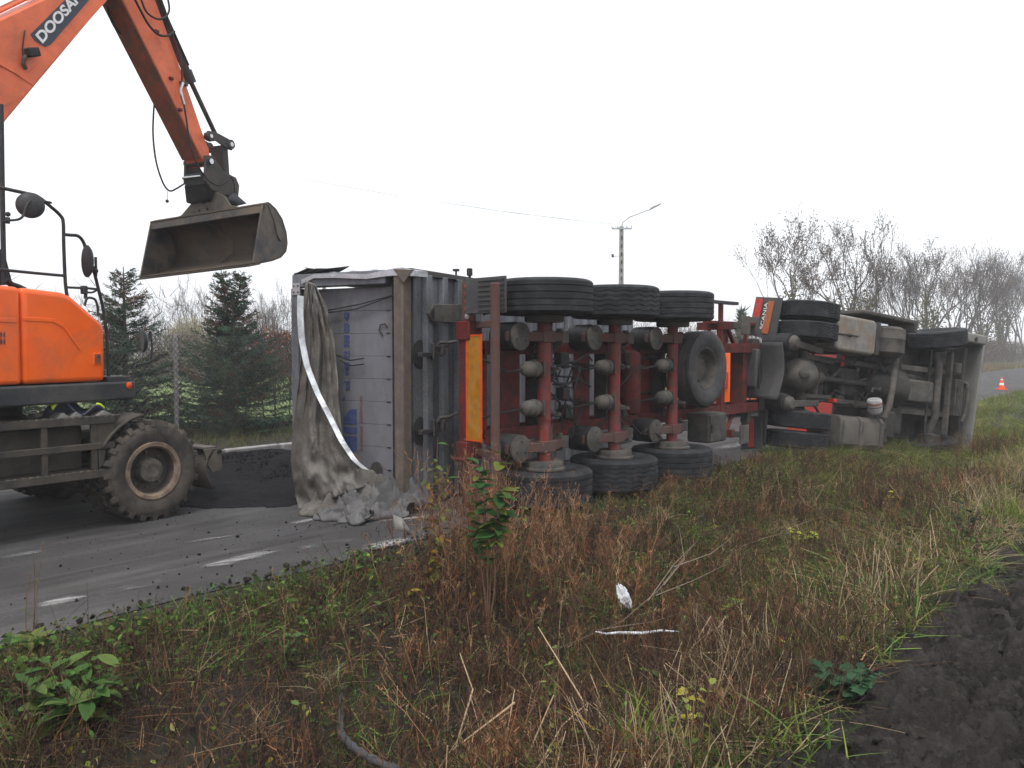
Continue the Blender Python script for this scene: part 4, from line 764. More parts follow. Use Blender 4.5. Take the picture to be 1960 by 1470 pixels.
# undercarriage
WX, WR = 1.235, .50
def lug_tyre(c, w=.27):
    m = MB(); h = w / 2
    m.lathe([(.27, -h * .7), (.31, -h * .9), (.38, -h), (.44, -h * .95), (.465, -h * .8), (.465, h * .8), (.44, h * .95), (.38, h), (.31, h * .9), (.27, h * .7)], c, (0, 1, 0), 56, close=True)
    return m
def lugs(c, w, parent):
    c = Vector(c); me = None
    for k in range(24):
        for sy in (-1, 1):
            t = 2 * math.pi * (k + (.5 if sy > 0 else 0)) / 24; rd = Vector((math.cos(t), 0, math.sin(t))); tg = Vector((-math.sin(t), 0, math.cos(t))); ax = Vector((0, sy, 0))
            def pt(r, a, s): return c + rd * r + ax * a + tg * s
            h = w / 2
            o = MB().add([pt(.46, .0, -.028 + .03 * 1), pt(.46, .0, .028 + .03), pt(.46, h * .9, .03), pt(.46, h * .9, -.03), pt(.51, .005, .01), pt(.51, .005, .05), pt(.505, h * .85, .026), pt(.505, h * .85, -.026), pt(.44, h * 1.0, .028), pt(.44, h * 1.0, -.028)],
                         [(4, 5, 6, 7), (0, 4, 7, 3), (1, 2, 6, 5), (0, 1, 5, 4), (3, 7, 9), (2, 8, 6), (7, 6, 8, 9), (2, 3, 9, 8)])
            lp(o, 'tyre_lug', M['tyre_mud'], parent, bev=.006)
def wheel(x, sy, detail):
    for k, yc in enumerate((1.115, .74)):
        c = (x, sy * yc, WR); ty = lp(lug_tyre(c), 'tyre', M['tyre_mud'], sharp=50)
        if detail or k == 0: lugs(c, .27, ty)
        m = MB(); s = sy; m.lathe([(.30, .10 * s), (.285, .125 * s), (.25, .12 * s), (.235, .09 * s), (.23, .02 * s)], c, (0, 1, 0), 48, cap=False); lp(m, 'rim_ring', M['rimbeige'], ty)
        m = MB(); m.lathe([(.235, .085 * s), (.22, -.02 * s), (.16, -.05 * s), (0, -.05 * s)], c, (0, 1, 0), 40, cap=False); lp(m, 'rim_dish', M['undercar'], ty)
        m = MB(); m.lathe([(.125, -.05 * s), (.125, .05 * s), (.115, .075 * s), (.07, .085 * s), (.06, .08 * s), (0, .08 * s)], c, (0, 1, 0), 32)
        for q in range(3): t = q * 2.094 + .5; m.box((c[0] + .08 * math.cos(t), c[1] + .085 * s, c[2] + .08 * math.sin(t)), (.05, .014, .016), Euler((0, -t, 0)))
        lp(m, 'wheel_hub', M['hub'], ty)
        for q in range(8): t = q * .785; lp(MB().cyl((c[0] + .175 * math.cos(t), c[1] - .045 * s, c[2] + .175 * math.sin(t)), (c[0] + .175 * math.cos(t), c[1] - .02 * s, c[2] + .175 * math.sin(t)), .014, n=6), 'wheel_nut', M['hub'], ty)
wheel(WX, -1, True)
for x, sy in ((WX, 1), (-1.3, -1), (-1.3, 1)): wheel(x, sy, False)
lp(MB().box((-.05, 0, .72), (2.7, .9, .34)), 'undercarriage_frame', M['undercar'], bev=.03)
for x in (WX, -1.3): lp(MB().cyl((x, -.7, WR), (x, .7, WR), .13, n=18), 'axle', M['undercar'])
lp(MB().lathe([(.55, 0), (.55, .16), (.5, .2), (.5, .34)], (0, 0, .88), (0, 0, 1), 32), 'slew_ring', M['undercar'])
lp(MB().box((.1, -.75, .78), (1.1, .5, .42)), 'side_locker', M['undercar'], bev=.02)
lp(MB().lathe([(0, 0), (.09, .0), (.1, .02), (.1, .3), (0, .32)], (.5, -.78, .6), (.25, -.3, 1), 18), 'hydraulic_motor', M['hub'])
# step frame along the right side
for z, h, y in ((1.045, .07, -1.2), (.80, .06, -1.2), (.535, .07, -1.2)):
    r = lp(MB().box((-.6, y, z), (2.9, .05, h)), 'step_rail', M['undercar'], bev=.006)
    if z != .80:
        t = lp(MB().box((-.6, y + .12, z + h / 2 - .005), (2.9, .26, .02)), 'step_tread', M['undercar'], r)
        for k in range(46): lp(MB().add([(-2.0 + k * .063, y - .026, z + h / 2), (-1.985 + k * .063, y - .026, z + h / 2 + random.uniform(.006, .016)), (-1.95 + k * .063, y - .026, z + h / 2), (-2.0 + k * .063, y + .03, z + h / 2), (-1.985 + k * .063, y + .03, z + h / 2 + .012), (-1.95 + k * .063, y + .03, z + h / 2)], [(0, 1, 2), (3, 5, 4), (0, 3, 4, 1), (1, 4, 5, 2)]), 'mud_crust', M['hub'], t)
for x in (.215, .66, -.55, -1.3): lp(MB().box((x, -1.19, .79), (.055, .04, .5)), 'step_post', M['undercar'], bev=.006)
lp(MB().prism([(.68, -1.21, 1.08), (.93, -1.21, 1.09), (.86, -1.21, .98), (.78, -1.21, .8), (.74, -1.21, .62), (.7, -1.21, .58)], (0, .05, 0)), 'fender_plate', M['undercar'], bev=.006)
fd = MB(); fd.grid(lambda u, v: Vector((WX + .58 * math.cos(2.65 - u * .9), -1.24 + .36 * v, WR + .58 * math.sin(2.65 - u * .9))), 10, 1); lp(fd, 'fender', M['undercar'], solid=.02)
for k, (xa, xb) in enumerate(((.36, .46), (.48, .58), (.72, .86))): lp(MB().prism([(xa, -1.16, 1.085), ((xa + xb) / 2, -1.16, 1.13), (xb, -1.16, 1.09)], (0, .2, 0)), 'bent_tread_plate', M['bumper'])
# dozer blade at the front
bl = MB(); bl.grid(lambda u, v: Vector((2.0 - .1 * math.sin(math.pi * u), -1.1 + 2.2 * v, .2 + .43 * u)), 10, 1); bd_ = lp(bl, 'dozer_blade', M['undercar'], solid=.03)
for y in (-1.1, 1.1): lp(MB().prism([(1.98, y, .38), (2.1, y, .40), (2.1, y, .635), (1.88, y, .64), (1.93, y, .45)], (0, .025, 0)), 'blade_end', M['hub'], bd_, bev=.004)
lp(MB().box((1.98, 0, .645), (.16, 2.16, .02)), 'blade_top', M['hub'], bd_)
for y in (-.45, .45): lp(MB().bar((1.2, y, .62), (1.92, y, .4), .1, .14), 'blade_arm', M['undercar'], bd_, bev=.01)
lp(MB().cyl((2.06, -1.1, .60), (2.06, -1.125, .60), .022, n=10), 'blade_pin_hole', M['soot_gap'], bd_)
# upper structure
dk = up(MB().box((-.63, 0, 1.305), (3.2, 2.42, .18)), 'deck', M['char'], bev=.02)
up(MB().lathe([(0, .022), (.02, .02), (.034, .008), (.034, 0)], (.885, -1.212, 1.355), (0, -1, 0), 18), 'amber_marker', M['refl_org'], dk)
up(MB().box((.82, -1.0, 1.42), (.26, .3, .06)), 'front_step', M['char'], dk, bev=.01)
side = [(-.195, 1.405), (.64, 1.405), (.645, 1.9), (.625, 1.965), (.29, 2.215), (.2, 2.243), (-.195, 2.262)]
tb = up(MB().prism([(x, -1.19, z) for x, z in side], (0, .62, 0)), 'side_tank_cover', M['orange'], bev=.05, seg=5)
rp = up(MB().prism([(-2.2, -1.19, 1.405), (-.203, -1.19, 1.405), (-.203, -1.19, 2.262), (-.6, -1.19, 2.275), (-2.2, -1.19, 2.27)], (0, 1.0, 0)), 'rear_side_panel', M['orange'], bev=.04, seg=4)
up(MB().box((-1.4, .5, 1.83), (1.6, 1.4, .84)), 'engine_hood', M['orange'], bev=.08, seg=4)
# pressed crease and recessed latch
cr = [(-.9, 1.985), (-.25, 1.965), (-.12, 1.96)]; cr2 = [(-.19, 1.985), (.1, 1.98), (.2, 1.93), (.36, 1.72)]
up(MB().ribbon([(x, -1.191, z) for x, z in cr2], Vector((0, 0, .035)), (0, -.006, 0)), 'pressed_crease', M['orange'], tb, bev=.003)
up(MB().ribbon([(x, -1.191, z) for x, z in cr[:2]], Vector((0, 0, .035)), (0, -.006, 0)), 'pressed_crease', M['orange'], rp, bev=.003)
la = up(MB().box((.545, -1.192, 1.625), (.085, .012, .115)), 'latch_frame', M['orange'], tb, bev=.004)
up(MB().box((.545, -1.197, 1.625), (.062, .01, .092)), 'latch_recess', M['orange_shade_mud'], la); up(MB().box((.555, -1.203, 1.645), (.03, .012, .03)), 'latch_handle', M['slate'], la)  # recess is a flush plate, its shade painted as darker orange
for k, z in enumerate((1.86, 1.80)): lettering('HH', .07, M['slate'], rp, MU @ Vector((-.44, -1.1915, z - .04)), MU.to_3x3() @ Vector((1, 0, 0)), (0, 0, 1), width=.08)
# handrails and mirrors
def rail(pts, r, y, name, parent=dk, mat='blackmet', smooth_n=4):
    P = [uy(y, *q) for q in pts]; Q = []
    for i in range(len(P) - 1):                                   # rounded corners (Catmull-Rom)
        p0, p1, p2, p3 = P[max(i - 1, 0)], P[i], P[i + 1], P[min(i + 2, len(P) - 1)]
        for k in range(smooth_n):
            t = k / smooth_n; Q.append(.5 * ((2 * p1) + (p2 - p0) * t + (2 * p0 - 5 * p1 + 4 * p2 - p3) * t * t + (3 * p1 - p0 - 3 * p2 + p3) * t ** 3))
    Q.append(P[-1]); return up(MB().tube(Q, r, 10), name, M[mat], parent)
rail([(-60, 345), (0, 359), (50, 370), (72, 376), (100, 398), (115, 412), (121, 425), (122, 470), (125, 540), (129, 570)], .016, -1.08, 'handrail')
rail([(-40, 512), (10, 517), (70, 523), (125, 528)], .014, -1.08, 'handrail')
rail([(123, 449), (135, 450), (150, 452), (160, 464), (166, 484), (178, 513), (190, 560), (197, 590), (204, 640), (207, 700), (208, 732)], .016, -1.08, 'handrail')
rail([(128, 550), (150, 551), (170, 552), (188, 554)], .012, -1.08, 'handrail')
rail([(160, 558), (175, 560), (186, 555)], .01, -1.08, 'handrail')
rail([(162, 585), (166, 572), (174, 570), (183, 575), (187, 590), (187, 604)], .012, -1.12, 'grab_hook')
rail([(2, 200), (4, 345), (6, 460), (8, 545)], .022, -1.0, 'cab_guard_post')
up(MB().prism([uy(-.95, *q) for q in ((-20, 470), (8, 480), (22, 535), (25, 545), (-20, 545))], (0, .3, 0)), 'cab_corner', M['blackmet'], dk)
up(MB().tube([uy(-1.05, *q) for q in ((12, 536), (22, 545), (36, 550), (47, 555))], .028, 10), 'rubber_grommet', M['rubber'], dk)
up(MB().box(tuple(uy(-1.08, 161, 555)), (.05, .05, .08)), 'rail_clamp', M['blackmet'], dk, bev=.008); up(MB().cyl(uy(-1.08, 164, 548), uy(-1.08, 164, 572), .016, n=10), 'rail_clamp', M['blackmet'], dk)
def mirror(c, r, sc, normal, name='mirror'):
    n = Vector(normal).normalized(); u, v = perp(n)
    o = MB(); o.lathe([(0, .045), (r * .5, .04), (r * .85, .022), (r, .004), (r, -.008), (r * .96, -.012)], (0, 0, 0), n, 32); o.v = [tuple(Vector(c) + Vector((p[0], p[1], p[2] * sc))) for p in o.v]
    return up(o, name, M['blackmet'], dk)
m1 = mirror(uy(-1.14, 58, 393), .115, 1.0, (-.6, -1, .1)); m2 = mirror(uy(-1.12, 167, 500), .10, 1.55, (1, -.22, 0)); m3 = mirror(uy(-1.15, 274, 653), .08, 1.45, (1, -.5, 0))
rail([(4, 424), (15, 422), (35, 420), (45, 412), (50, 396), (58, 385), (75, 384), (98, 388)], .011, -1.17, 'mirror_arm', m1)
up(MB().cyl(uy(-1.15, 15, 428), uy(-1.15, 15, 416), .018, n=10), 'mirror_joint', M['blackmet'], m1); up(MB().ball(uy(-1.15, 15, 410), .022, 12, 8), 'mirror_joint', M['blackmet'], m1)
up(MB().cyl(uy(-1.1, 183, 492), uy(-1.1, 184, 528), .013, n=8), 'mirror_arm', M['blackmet'], m2); up(MB().ball(uy(-1.1, 183, 518), .026, 12, 8), 'mirror_joint', M['blackmet'], m2)
rail([(287, 638), (290, 650), (290, 685), (284, 694), (266, 697), (258, 702), (256, 725)], .011, -1.12, 'mirror_arm', m3)
up(MB().cyl(uy(-1.12, 287, 634), uy(-1.12, 287, 650), .016, n=8), 'mirror_joint', M['blackmet'], m3)
# boom
bp_ = [(-.45, 2.6), (-.1, 3.15), (.32, 3.88), (.89, 4.66), (1.57, 5.59), (1.98, 6.1), (1.86, 6.3), (1.7, 6.3), (.88, 5.36), (.35, 4.93), (-.2, 4.5), (-.62, 3.7), (-.7, 2.8)]
bm0 = up(MB().prism([(x, -.2, z) for x, z in bp_], (0, .4, 0)), 'boom', M['orange_boom_hazed'], bev=.018, seg=3)
up(MB().prism([(-.45, -.19, 2.6), (-.7, -.19, 2.8), (.0, -.19, 1.5), (.3, -.19, 1.5)], (0, .38, 0)), 'boom_foot', M['orange_boom_hazed'], bev=.02)
up(MB().ribbon([uy(-.2, -10, 118), uy(-.2, 30, 140), uy(-.2, 62, 162)], Vector((.02, 0, .02)), (0, -.012, 0)), 'weld_plate_edge', M['orange_boom_hazed'], bm0, bev=.004)
up(MB().prism([uy(-.2, *q) for q in ((-20, 215), (45, 185), (60, 163), (205, 0), (198, -5), (-20, 215))][:5], (0, -.004, 0)), 'lower_flange', M['orange_boom_hazed'], bm0)
dec = up(MB().prism([uy(-.2, *q) for q in ((58, 66), (66, 78), (86, 90), (96, 86), (172, -2), (128, -4))], (0, -.004, 0)), 'decal', M['slate'], bm0, smooth=False)
a, b = uy(-.207, 80, 84), uy(-.207, 158, -5); c_ = uy(-.207, 66, 68)
xd = (b - a).normalized(); yd = c_ - a; yd = (yd - xd * yd.dot(xd)).normalized()
lettering('DOOSAN', .135, M['white'], dec, MU @ a, MU.to_3x3() @ xd, MU.to_3x3() @ yd, 'lettering', (b - a).length, .002, .004)
for k, off in enumerate((0, .05, .1)):
    up(MB().tube([Vector((x, -.12 + .1 * k, z + .045)) for x, z in ((-.2, 4.52), (.35, 4.95), (.88, 5.39), (1.6, 6.2))], .018, 8), 'boom_pipe', M['orange_boom_hazed'], bm0)
up(MB().cyl((-.1, 0, 4.95), (.95, 0, 5.75), .075, n=16), 'arm_cylinder', M['char'], bm0); up(MB().cyl((.95, 0, 5.75), (1.5, 0, 6.35), .04, n=12), 'cylinder_rod', M['chrome'], bm0)
wl = up(MB().box(tuple(uy(-.26, 62, 100)), (.12, .09, .085), Euler((0, -.35, 0))), 'work_lamp', M['rubber'], bm0, bev=.012)
up(MB().tube([uy(-.22, 52, 106), uy(-.24, 46, 112), uy(-.23, 45, 122), uy(-.22, 50, 132)], .02, 8), 'lamp_bracket', M['steel_dark'], wl); up(MB().tube([uy(-.21, 45, 120), uy(-.21, 43, 95), uy(-.21, 46, 70), uy(-.21, 48, 58)], .006, 6), 'lamp_cable', M['rubber'], wl)
# stick
sk = [(1.82, 5.69), (2.96, 4.17), (3.05, 4.06), (3.13, 4.12), (3.10, 4.3), (3.03, 4.41), (2.71, 5.07), (2.28, 5.87), (2.0, 6.45), (1.6, 6.6), (1.4, 6.25)]
stk = up(MB().prism([(x, -.15, z) for x, z in sk], (0, .3, 0)), 'stick', M['orange_boom_hazed'], bev=.012, seg=3)
up(MB().ribbon([(1.4, 0, 6.235), (1.815, 0, 5.68), (2.955, 0, 4.16)], Vector((0, .31, 0)), (-.012, 0, -.01)), 'stick_bottom_plate', M['orange_shade_mud'], stk)  # downward face: its shade is painted in with the darker orange
for q in ((328, 150), (345, 210), (300, 60)): up(MB().box(tuple(uy(-.165, *q)), (.05, .03, .03)), 'pipe_clip', M['red'], stk)
up(MB().tube([uy(-.19, 325, 60), uy(-.19, 338, 90), uy(-.19, 348, 130), uy(-.19, 349, 160)], .014, 8), 'stick_pipe', M['red'], stk)
up(MB().tube([uy(-.2, 350, 158), uy(-.2, 345, 172), uy(-.2, 348, 185), uy(-.2, 352, 200)], .018, 8), 'hose_fitting', M['chrome'], stk); up(MB().box(tuple(uy(-.18, 352, 160)), (.1, .05, .05)), 'hose_block', M['grime'], stk, bev=.008)
# bucket cylinder and linkage
ang = (Vector((2.96, 0, 5.20)) - Vector((2.40, 0, 6.02)))
cy_ = up(MB().cyl((2.1, 0, 6.5), (2.93, 0, 5.17), .052, n=18), 'bucket_cylinder', M['char']); up(MB().cyl((2.88, 0, 5.25), (2.96, 0, 5.12), .07, n=18), 'cylinder_gland', M['char'], cy_)
up(MB().cyl((2.93, 0, 5.17), (3.42, 0, 4.5), .03, n=14), 'cylinder_rod', M['steel_dark'], cy_); up(MB().tube([(2.3, -.07, 6.1), (2.55, -.07, 5.75), (2.86, -.07, 5.3)], .012, 6), 'cylinder_pipe', M['rubber'], cy_)
for sy in (-1, 1):
    lk = up(MB().prism([(3.0, sy * .17, 4.44), (3.04, sy * .17, 4.52), (3.2, sy * .17, 4.53), (3.4, sy * .17, 4.5), (3.47, sy * .17, 4.48), (3.47, sy * .17, 4.36), (3.38, sy * .17, 4.36), (3.18, sy * .17, 4.42), (3.06, sy * .17, 4.38)], (0, sy * .03, 0)), 'bucket_link', M['steel_dark'], bev=.01)
    up(MB().cyl((3.06, sy * .15, 4.45), (3.06, sy * .225, 4.45), .055, n=18), 'pin_boss', M['steel_dark'], lk); up(MB().cyl((3.06, sy * .22, 4.45), (3.06, sy * .235, 4.45), .025, n=14), 'pin', M['chrome'], lk)
    up(MB().cyl((3.43, sy * .15, 4.43), (3.43, sy * .22, 4.43), .062, n=18), 'pin_boss', M['steel_dark'], lk); up(MB().cyl((3.43, sy * .215, 4.43), (3.43, sy * .228, 4.43), .03, n=14), 'pin', M['chrome'], lk)
up(MB().prism([(3.36, -.1, 4.42), (3.49, -.1, 4.42), (3.52, -.1, 4.0), (3.44, -.1, 3.98)], (0, .2, 0)), 'push_link', M['steel_dark'], bev=.012)
up(MB().cyl((3.06, -.2, 4.13), (3.06, .2, 4.13), .06, n=18), 'stick_pin', M['steel_dark']); up(MB().cyl((3.06, -.23, 4.13), (3.06, -.2, 4.13), .035, n=14), 'stick_pin_cap', M['chrome'])
# quick hitch
for sy in (-1, 1):
    up(MB().prism([(3.0, sy * .15, 4.2), (3.12, sy * .15, 4.22), (3.3, sy * .15, 4.06), (3.54, sy * .15, 4.02), (3.6, sy * .15, 3.92), (3.58, sy * .15, 3.78), (3.3, sy * .15, 3.74), (3.08, sy * .15, 3.78), (2.98, sy * .15, 3.88), (2.99, sy * .15, 4.0)], (0, sy * .04, 0)), 'hitch_plate', M['steel_dark'], bev=.012)
up(MB().prism([(2.97, -.17, 3.98), (3.08, -.17, 3.98), (3.1, -.17, 3.82), (3.0, -.17, 3.82)], (0, .34, 0)), 'hitch_front', M['blackmet'], bev=.02)
up(MB().cyl((2.965, -.14, 3.93), (2.965, .17, 3.93), .02, n=14), 'hitch_pin', M['chrome'])
up(MB().prism([(2.99, -.2, 3.86), (3.5, -.2, 3.8), (3.44, -.12, 3.66), (3.12, -.1, 3.64)], (0, .4, 0)), 'hitch_body', M['blackmet'], bev=.03)
up(MB().prism([(3.42, -.18, 3.84), (3.6, -.2, 3.74), (3.42, -.18, 3.66)], (0, .22, 0)), 'hitch_wedge', M['blackmet'], bev=.006)
up(MB().add([uy(-.3, *q) for q in ((432, 380), (448, 370), (471, 390), (446, 396))], [(0, 1, 2, 3)]), 'hitch_flap', M['blackmet'], solid=.03)
# grading bucket: built level, then tilted about its middle
TB = Matrix.Translation((3.2, 0, 3.45)) @ Matrix.Rotation(R(3.0), 4, 'X').inverted() @ Matrix.Translation((-3.2, 0, -3.45))
def bk_(mb, name, mat, parent, **k): mb.xf(TB); return up(mb, name, mat, parent, **k)
sec = [(3.15, 3.49), (3.26, 3.53), (3.38, 3.47), (3.49, 3.36), (3.555, 3.2), (3.565, 3.06), (3.53, 2.95), (3.42, 2.86), (3.25, 2.80), (3.05, 2.755), (2.92, 2.725)]
HWB = .975
sh_ = MB(); sh_.grid(lambda u, v: Vector((np.interp(u * 10, range(11), [p[0] for p in sec]), -HWB + 2 * HWB * v, np.interp(u * 10, range(11), [p[1] for p in sec]))), 40, 6)
BKT = bk_(sh_, 'bucket', M['bucket_in'], EXC, solid=.022)
out = MB(); out.grid(lambda u, v: Vector((np.interp(u * 10, range(11), [p[0] for p in sec]) + .018 + .0 * u, -HWB - .004 + (2 * HWB + .008) * v, np.interp(u * 10, range(11), [p[1] for p in sec]) - .012 * u)), 40, 1); bk_(out, 'bucket_back', M['bucket'], BKT, solid=.008)
for sy in (-1, 1):
    ep = bk_(MB().prism([(x, sy * HWB, z) for x, z in sec] , (0, -sy * .025, 0)), 'bucket_end', M['bucket'], BKT, bev=.004)
    bk_(MB().prism([(3.24, sy * (HWB + .001), 3.50), (3.34, sy * (HWB + .001), 3.45), (3.47, sy * (HWB + .001), 3.3), (3.5, sy * (HWB + .001), 3.12), (3.44, sy * (HWB + .001), 3.06), (3.38, sy * (HWB + .001), 3.12), (3.34, sy * (HWB + .001), 3.3)], (0, sy * .014, 0)), 'wear_plate', M['hub'], BKT, bev=.004)
tpb = bk_(MB().prism([(3.13, -HWB, 3.385), (3.135, HWB, 3.385), (3.16, HWB, 3.495), (3.155, -HWB, 3.495)], (.05, 0, 0)), 'bucket_top_beam', M['bucket'], BKT, bev=.008)
ear = [(.62, 3.48), (.42, 3.53), (.28, 3.63), (.16, 3.72), (.06, 3.76), (-.22, 3.75), (-.34, 3.68), (-.42, 3.56), (-.62, 3.50)]
e_ = bk_(MB().prism([(3.17, y, z) for y, z in ear], (.03, 0, 0)), 'bucket_ear', M['hub'], BKT, bev=.008); bk_(MB().prism([(3.40, y * .8, z - .02) for y, z in ear], (.03, 0, 0)), 'bucket_ear', M['hub'], BKT, bev=.008)
bk_(MB().cyl((3.14, .02, 3.68), (3.47, .02, 3.68), .05, n=18), 'tilt_pin', M['steel_dark'], BKT)
for y in (.1, -.04): bk_(MB().cyl((3.164, y, 3.55), (3.172, y, 3.55), .02, n=12), 'ear_hole', M['soot_gap'], BKT)
bk_(MB().prism([(2.86, -HWB, 2.70), (3.05, -HWB, 2.745), (3.05, -HWB, 2.725), (2.87, -HWB, 2.682)], (0, 2 * HWB, 0)), 'cutting_edge', M['bucket'], BKT, bev=.003)
bk_(MB().tube([(3.155, .02, 3.40), (3.38, -.06, 3.3), (3.5, -.14, 3.15), (3.5, -.13, 3.0), (3.38, -.02, 2.88)], .012, 6), 'weld_rib', M['bucket_in'], BKT)
# hoses
def hose(pts, y, r=.011, par=None): return rail(pts, r, y, 'hydraulic_hose', par or stk, 'rubber', 6)
hose([(297, 186), (294, 215), (293, 260), (299, 310), (312, 350), (324, 365), (336, 362), (352, 352)], .16)
hose([(352, 200), (357, 230), (362, 265), (371, 300), (384, 326), (399, 345), (416, 354), (432, 349), (442, 337)], -.26)
hose([(203, -8), (208, 25), (222, 55), (241, 70)], .1, .014); hose([(255, -8), (268, 18), (285, 48), (303, 66), (322, 68), (334, 60)], -.26, .014)
hose([(268, -8), (280, 22), (300, 36), (316, 33), (324, 18), (320, -8)], -.24, .012); hose([(305, -10), (316, 20), (325, 50), (330, 70)], -.2, .012)
hose([(442, 337), (448, 352), (450, 372)], -.24, .009)
pl_ = up(MB().tube([uy(.16, 320, 366), uy(.16, 320, 382)], .004, 6), 'plug_chain', M['steel_dark'], stk); up(MB().ball(uy(.16, 320, 385), .022, 10, 8), 'hose_plug', M['steel_dark'], stk)
# hi-vis vest left on the undercarriage step
vest = MB(); vest.grid(lambda u, v: Vector((.32 + .5 * u, -1.12 + .25 * v, 1.13 + .07 * math.sin(u * 9) * math.cos(v * 3) + .05 * math.sin(u * 4 + v * 5))), 20, 8)
vo = vest.build('hi_vis_vest', M['slate'], None, solid=.015); vo.matrix_world = L.matrix(); tag(vo, 'rumpled navy and yellow hi-vis vest lying on muddy machine step', 'vest')
for u0, u1 in ((.02, .18), (.82, .97)):
    s_ = MB(); s_.grid(lambda u, v: Vector((.32 + .5 * (u0 + (u1 - u0) * u), -1.125 + .25 * v, 1.145 + .07 * math.sin((u0 + (u1 - u0) * u) * 9) * math.cos(v * 3) + .05 * math.sin((u0 + (u1 - u0) * u) * 4 + v * 5))), 6, 8); s_.build('reflective_panel', M['hivis'], vo, solid=.012)

# operator's cab on the left of the boom
cbx = up(MB().box((-.17, .79, 1.75), (1.5, .82, .7)), 'operator_cab', M['orange'], bev=.05, seg=3)
up(MB().box((-.17, .79, 3.02), (1.5, .82, .08)), 'cab_roof', M['char'], cbx, bev=.03)
for x in (-.9, -.2, .54):
    for y in (.41, 1.17): up(MB().bar((x, y, 2.08), (x, y, 3.0), .07, .06), 'cab_pillar', M['char'], cbx, bev=.01)
for y in (.41, 1.17): up(MB().box((-.17, y, 2.54), (1.4, .012, .86)), 'cab_window', M['glass'], cbx)
for x in (-.9, .55): up(MB().box((x, .79, 2.54), (.012, .7, .86)), 'cab_window', M['glass'], cbx)
up(MB().box((-2.05, 0, 1.75), (.5, 2.3, .75)), 'counterweight', M['char'], bev=.12, seg=4)

# ------------------------------------------------------------------ blades: many thin strips in one mesh
class Blades:
    def __init__(s): s.V, s.F, s.C, s.k = [], [], [], 0
    def add(s, P, D, Ln, Wd, bend, Cc, seg=3, tip=.12, side=None, shape=None):
        P, D, bend, Cc = (np.asarray(a, float) for a in (P, D, bend, Cc)); n = len(P)
        if n == 0: return s
        Ln = np.broadcast_to(np.asarray(Ln, float), (n,)); Wd = np.broadcast_to(np.asarray(Wd, float), (n,))
        D = D / np.linalg.norm(D, axis=1, keepdims=True)
        if side is None:
            r = RNG.normal(size=(n, 3)); side = np.cross(D, r)
        side = side / (np.linalg.norm(side, axis=1, keepdims=True) + 1e-9)
        rows = []
        for i in range(seg + 1):
            t = i / seg; c = P + D * (Ln * t)[:, None] + bend * (Ln * t * t)[:, None]
            w = (shape(t) if shape else (1 - t) * (1 - tip) + tip) * Wd / 2
            rows.append(np.stack([c - side * w[:, None], c + side * w[:, None]], 1))
        V = np.concatenate(rows, 1); m = 2 * (seg + 1)                       # n, m, 3
        f = np.array([[2 * i, 2 * i + 1, 2 * i + 3, 2 * i + 2] for i in range(seg)])
        Fc = (s.k + np.arange(n)[:, None, None] * m + f[None]).reshape(-1, 4)
        s.V.append(V.reshape(-1, 3)); s.F.append(Fc); s.C.append(np.repeat(Cc, m, 0)); s.k += n * m; return s
    def build(s, name, mat, parent=None, kind=None):
        return mesh_np(name, np.concatenate(s.V), np.concatenate(s.F), mat, parent, np.concatenate(s.C), kind=kind)
def pick(cols, n, jit=.18):
    c = np.array(cols)[RNG.integers(0, len(cols), n)]; return c * (1 + RNG.normal(size=(n, 1)) * jit).clip(.4, 1.8)
def rdir(n, up_, spread):                                                    # directions around vertical
    a = RNG.uniform(0, 2 * np.pi, n); r = np.abs(RNG.normal(size=n)) * spread; return np.stack([np.cos(a) * r, np.sin(a) * r, np.full(n, up_)], 1)

# ------------------------------------------------------------------ chain-link fence along the far side of the road
FN = 8.25
FEN = thing('chain_link_fence', 'chain link wire fence on pale posts in front of the spruces', 'fence', loc=road(3.6, FN, zgp(road(3.6, FN))))
def fl(p): return p - FEN.location
for k, ds in enumerate((-10.3, -8.2, -6.2, -4.1, -2.07, 0, 2.9, 5.8, 8.7, 11.6, 14.5)):
    b = road(3.6 + ds, FN); z = zgp(b); lean = Vector((random.uniform(-.02, .02), random.uniform(-.02, .02), 0))
    MB().tube([fl(Vector((b.x, b.y, z - .1))), fl(Vector((b.x, b.y, 1.98)) + lean)], .038, 10).build('fence_post', M['concrete'], FEN)
V, Fc = [], []
S0, S1, Z0, Z1 = 3.6 - 12.4, 3.6 + 16.5, .12, 1.95
def wire(a, b, r=.0045):
    a, b = Vector(a), Vector(b); d = (b - a).normalized(); u, w = perp(d); k = len(V)
    for p in (a, b):
        for t in (0, 2.094, 4.189): q = fl(p) + (u * math.cos(t) + w * math.sin(t)) * r; V.append(tuple(q))
    for i in range(3): j = (i + 1) % 3; Fc.append((k + i, k + j, k + 3 + j, k + 3 + i))
hh = Z1 - Z0
for i in range(int((S1 - S0) / .085)):
    s = S0 + i * .085
    for sg in (0, 1):
        e = s + hh * .8
        if e > S1: continue
        wire(road(s if not sg else e, FN - .05, Z0), road(e if not sg else s, FN - .05, Z1))
for z in (.15, 1.05, 1.95): wire(road(S0, FN - .05, z), road(S1, FN - .05, z), .003)
mesh_np('wire_mesh', V, Fc, M['steel_dark'], FEN, kind='stuff')
# pale stone edging at the far road edge
for k in range(9):
    s = -3.2 + k * 1.02; MB().box((0, 0, .03), (.98, .14 + random.uniform(-.01, .01), .16 + random.uniform(-.02, .02)), Euler((random.uniform(-.04, .04), 0, 0))).build('edging_stone', M['concrete'], ROAD, bev=.02).matrix_local = Frame(road(s, ROAD_W + .12, .02), DR, NR, (0, 0, 1)).matrix()

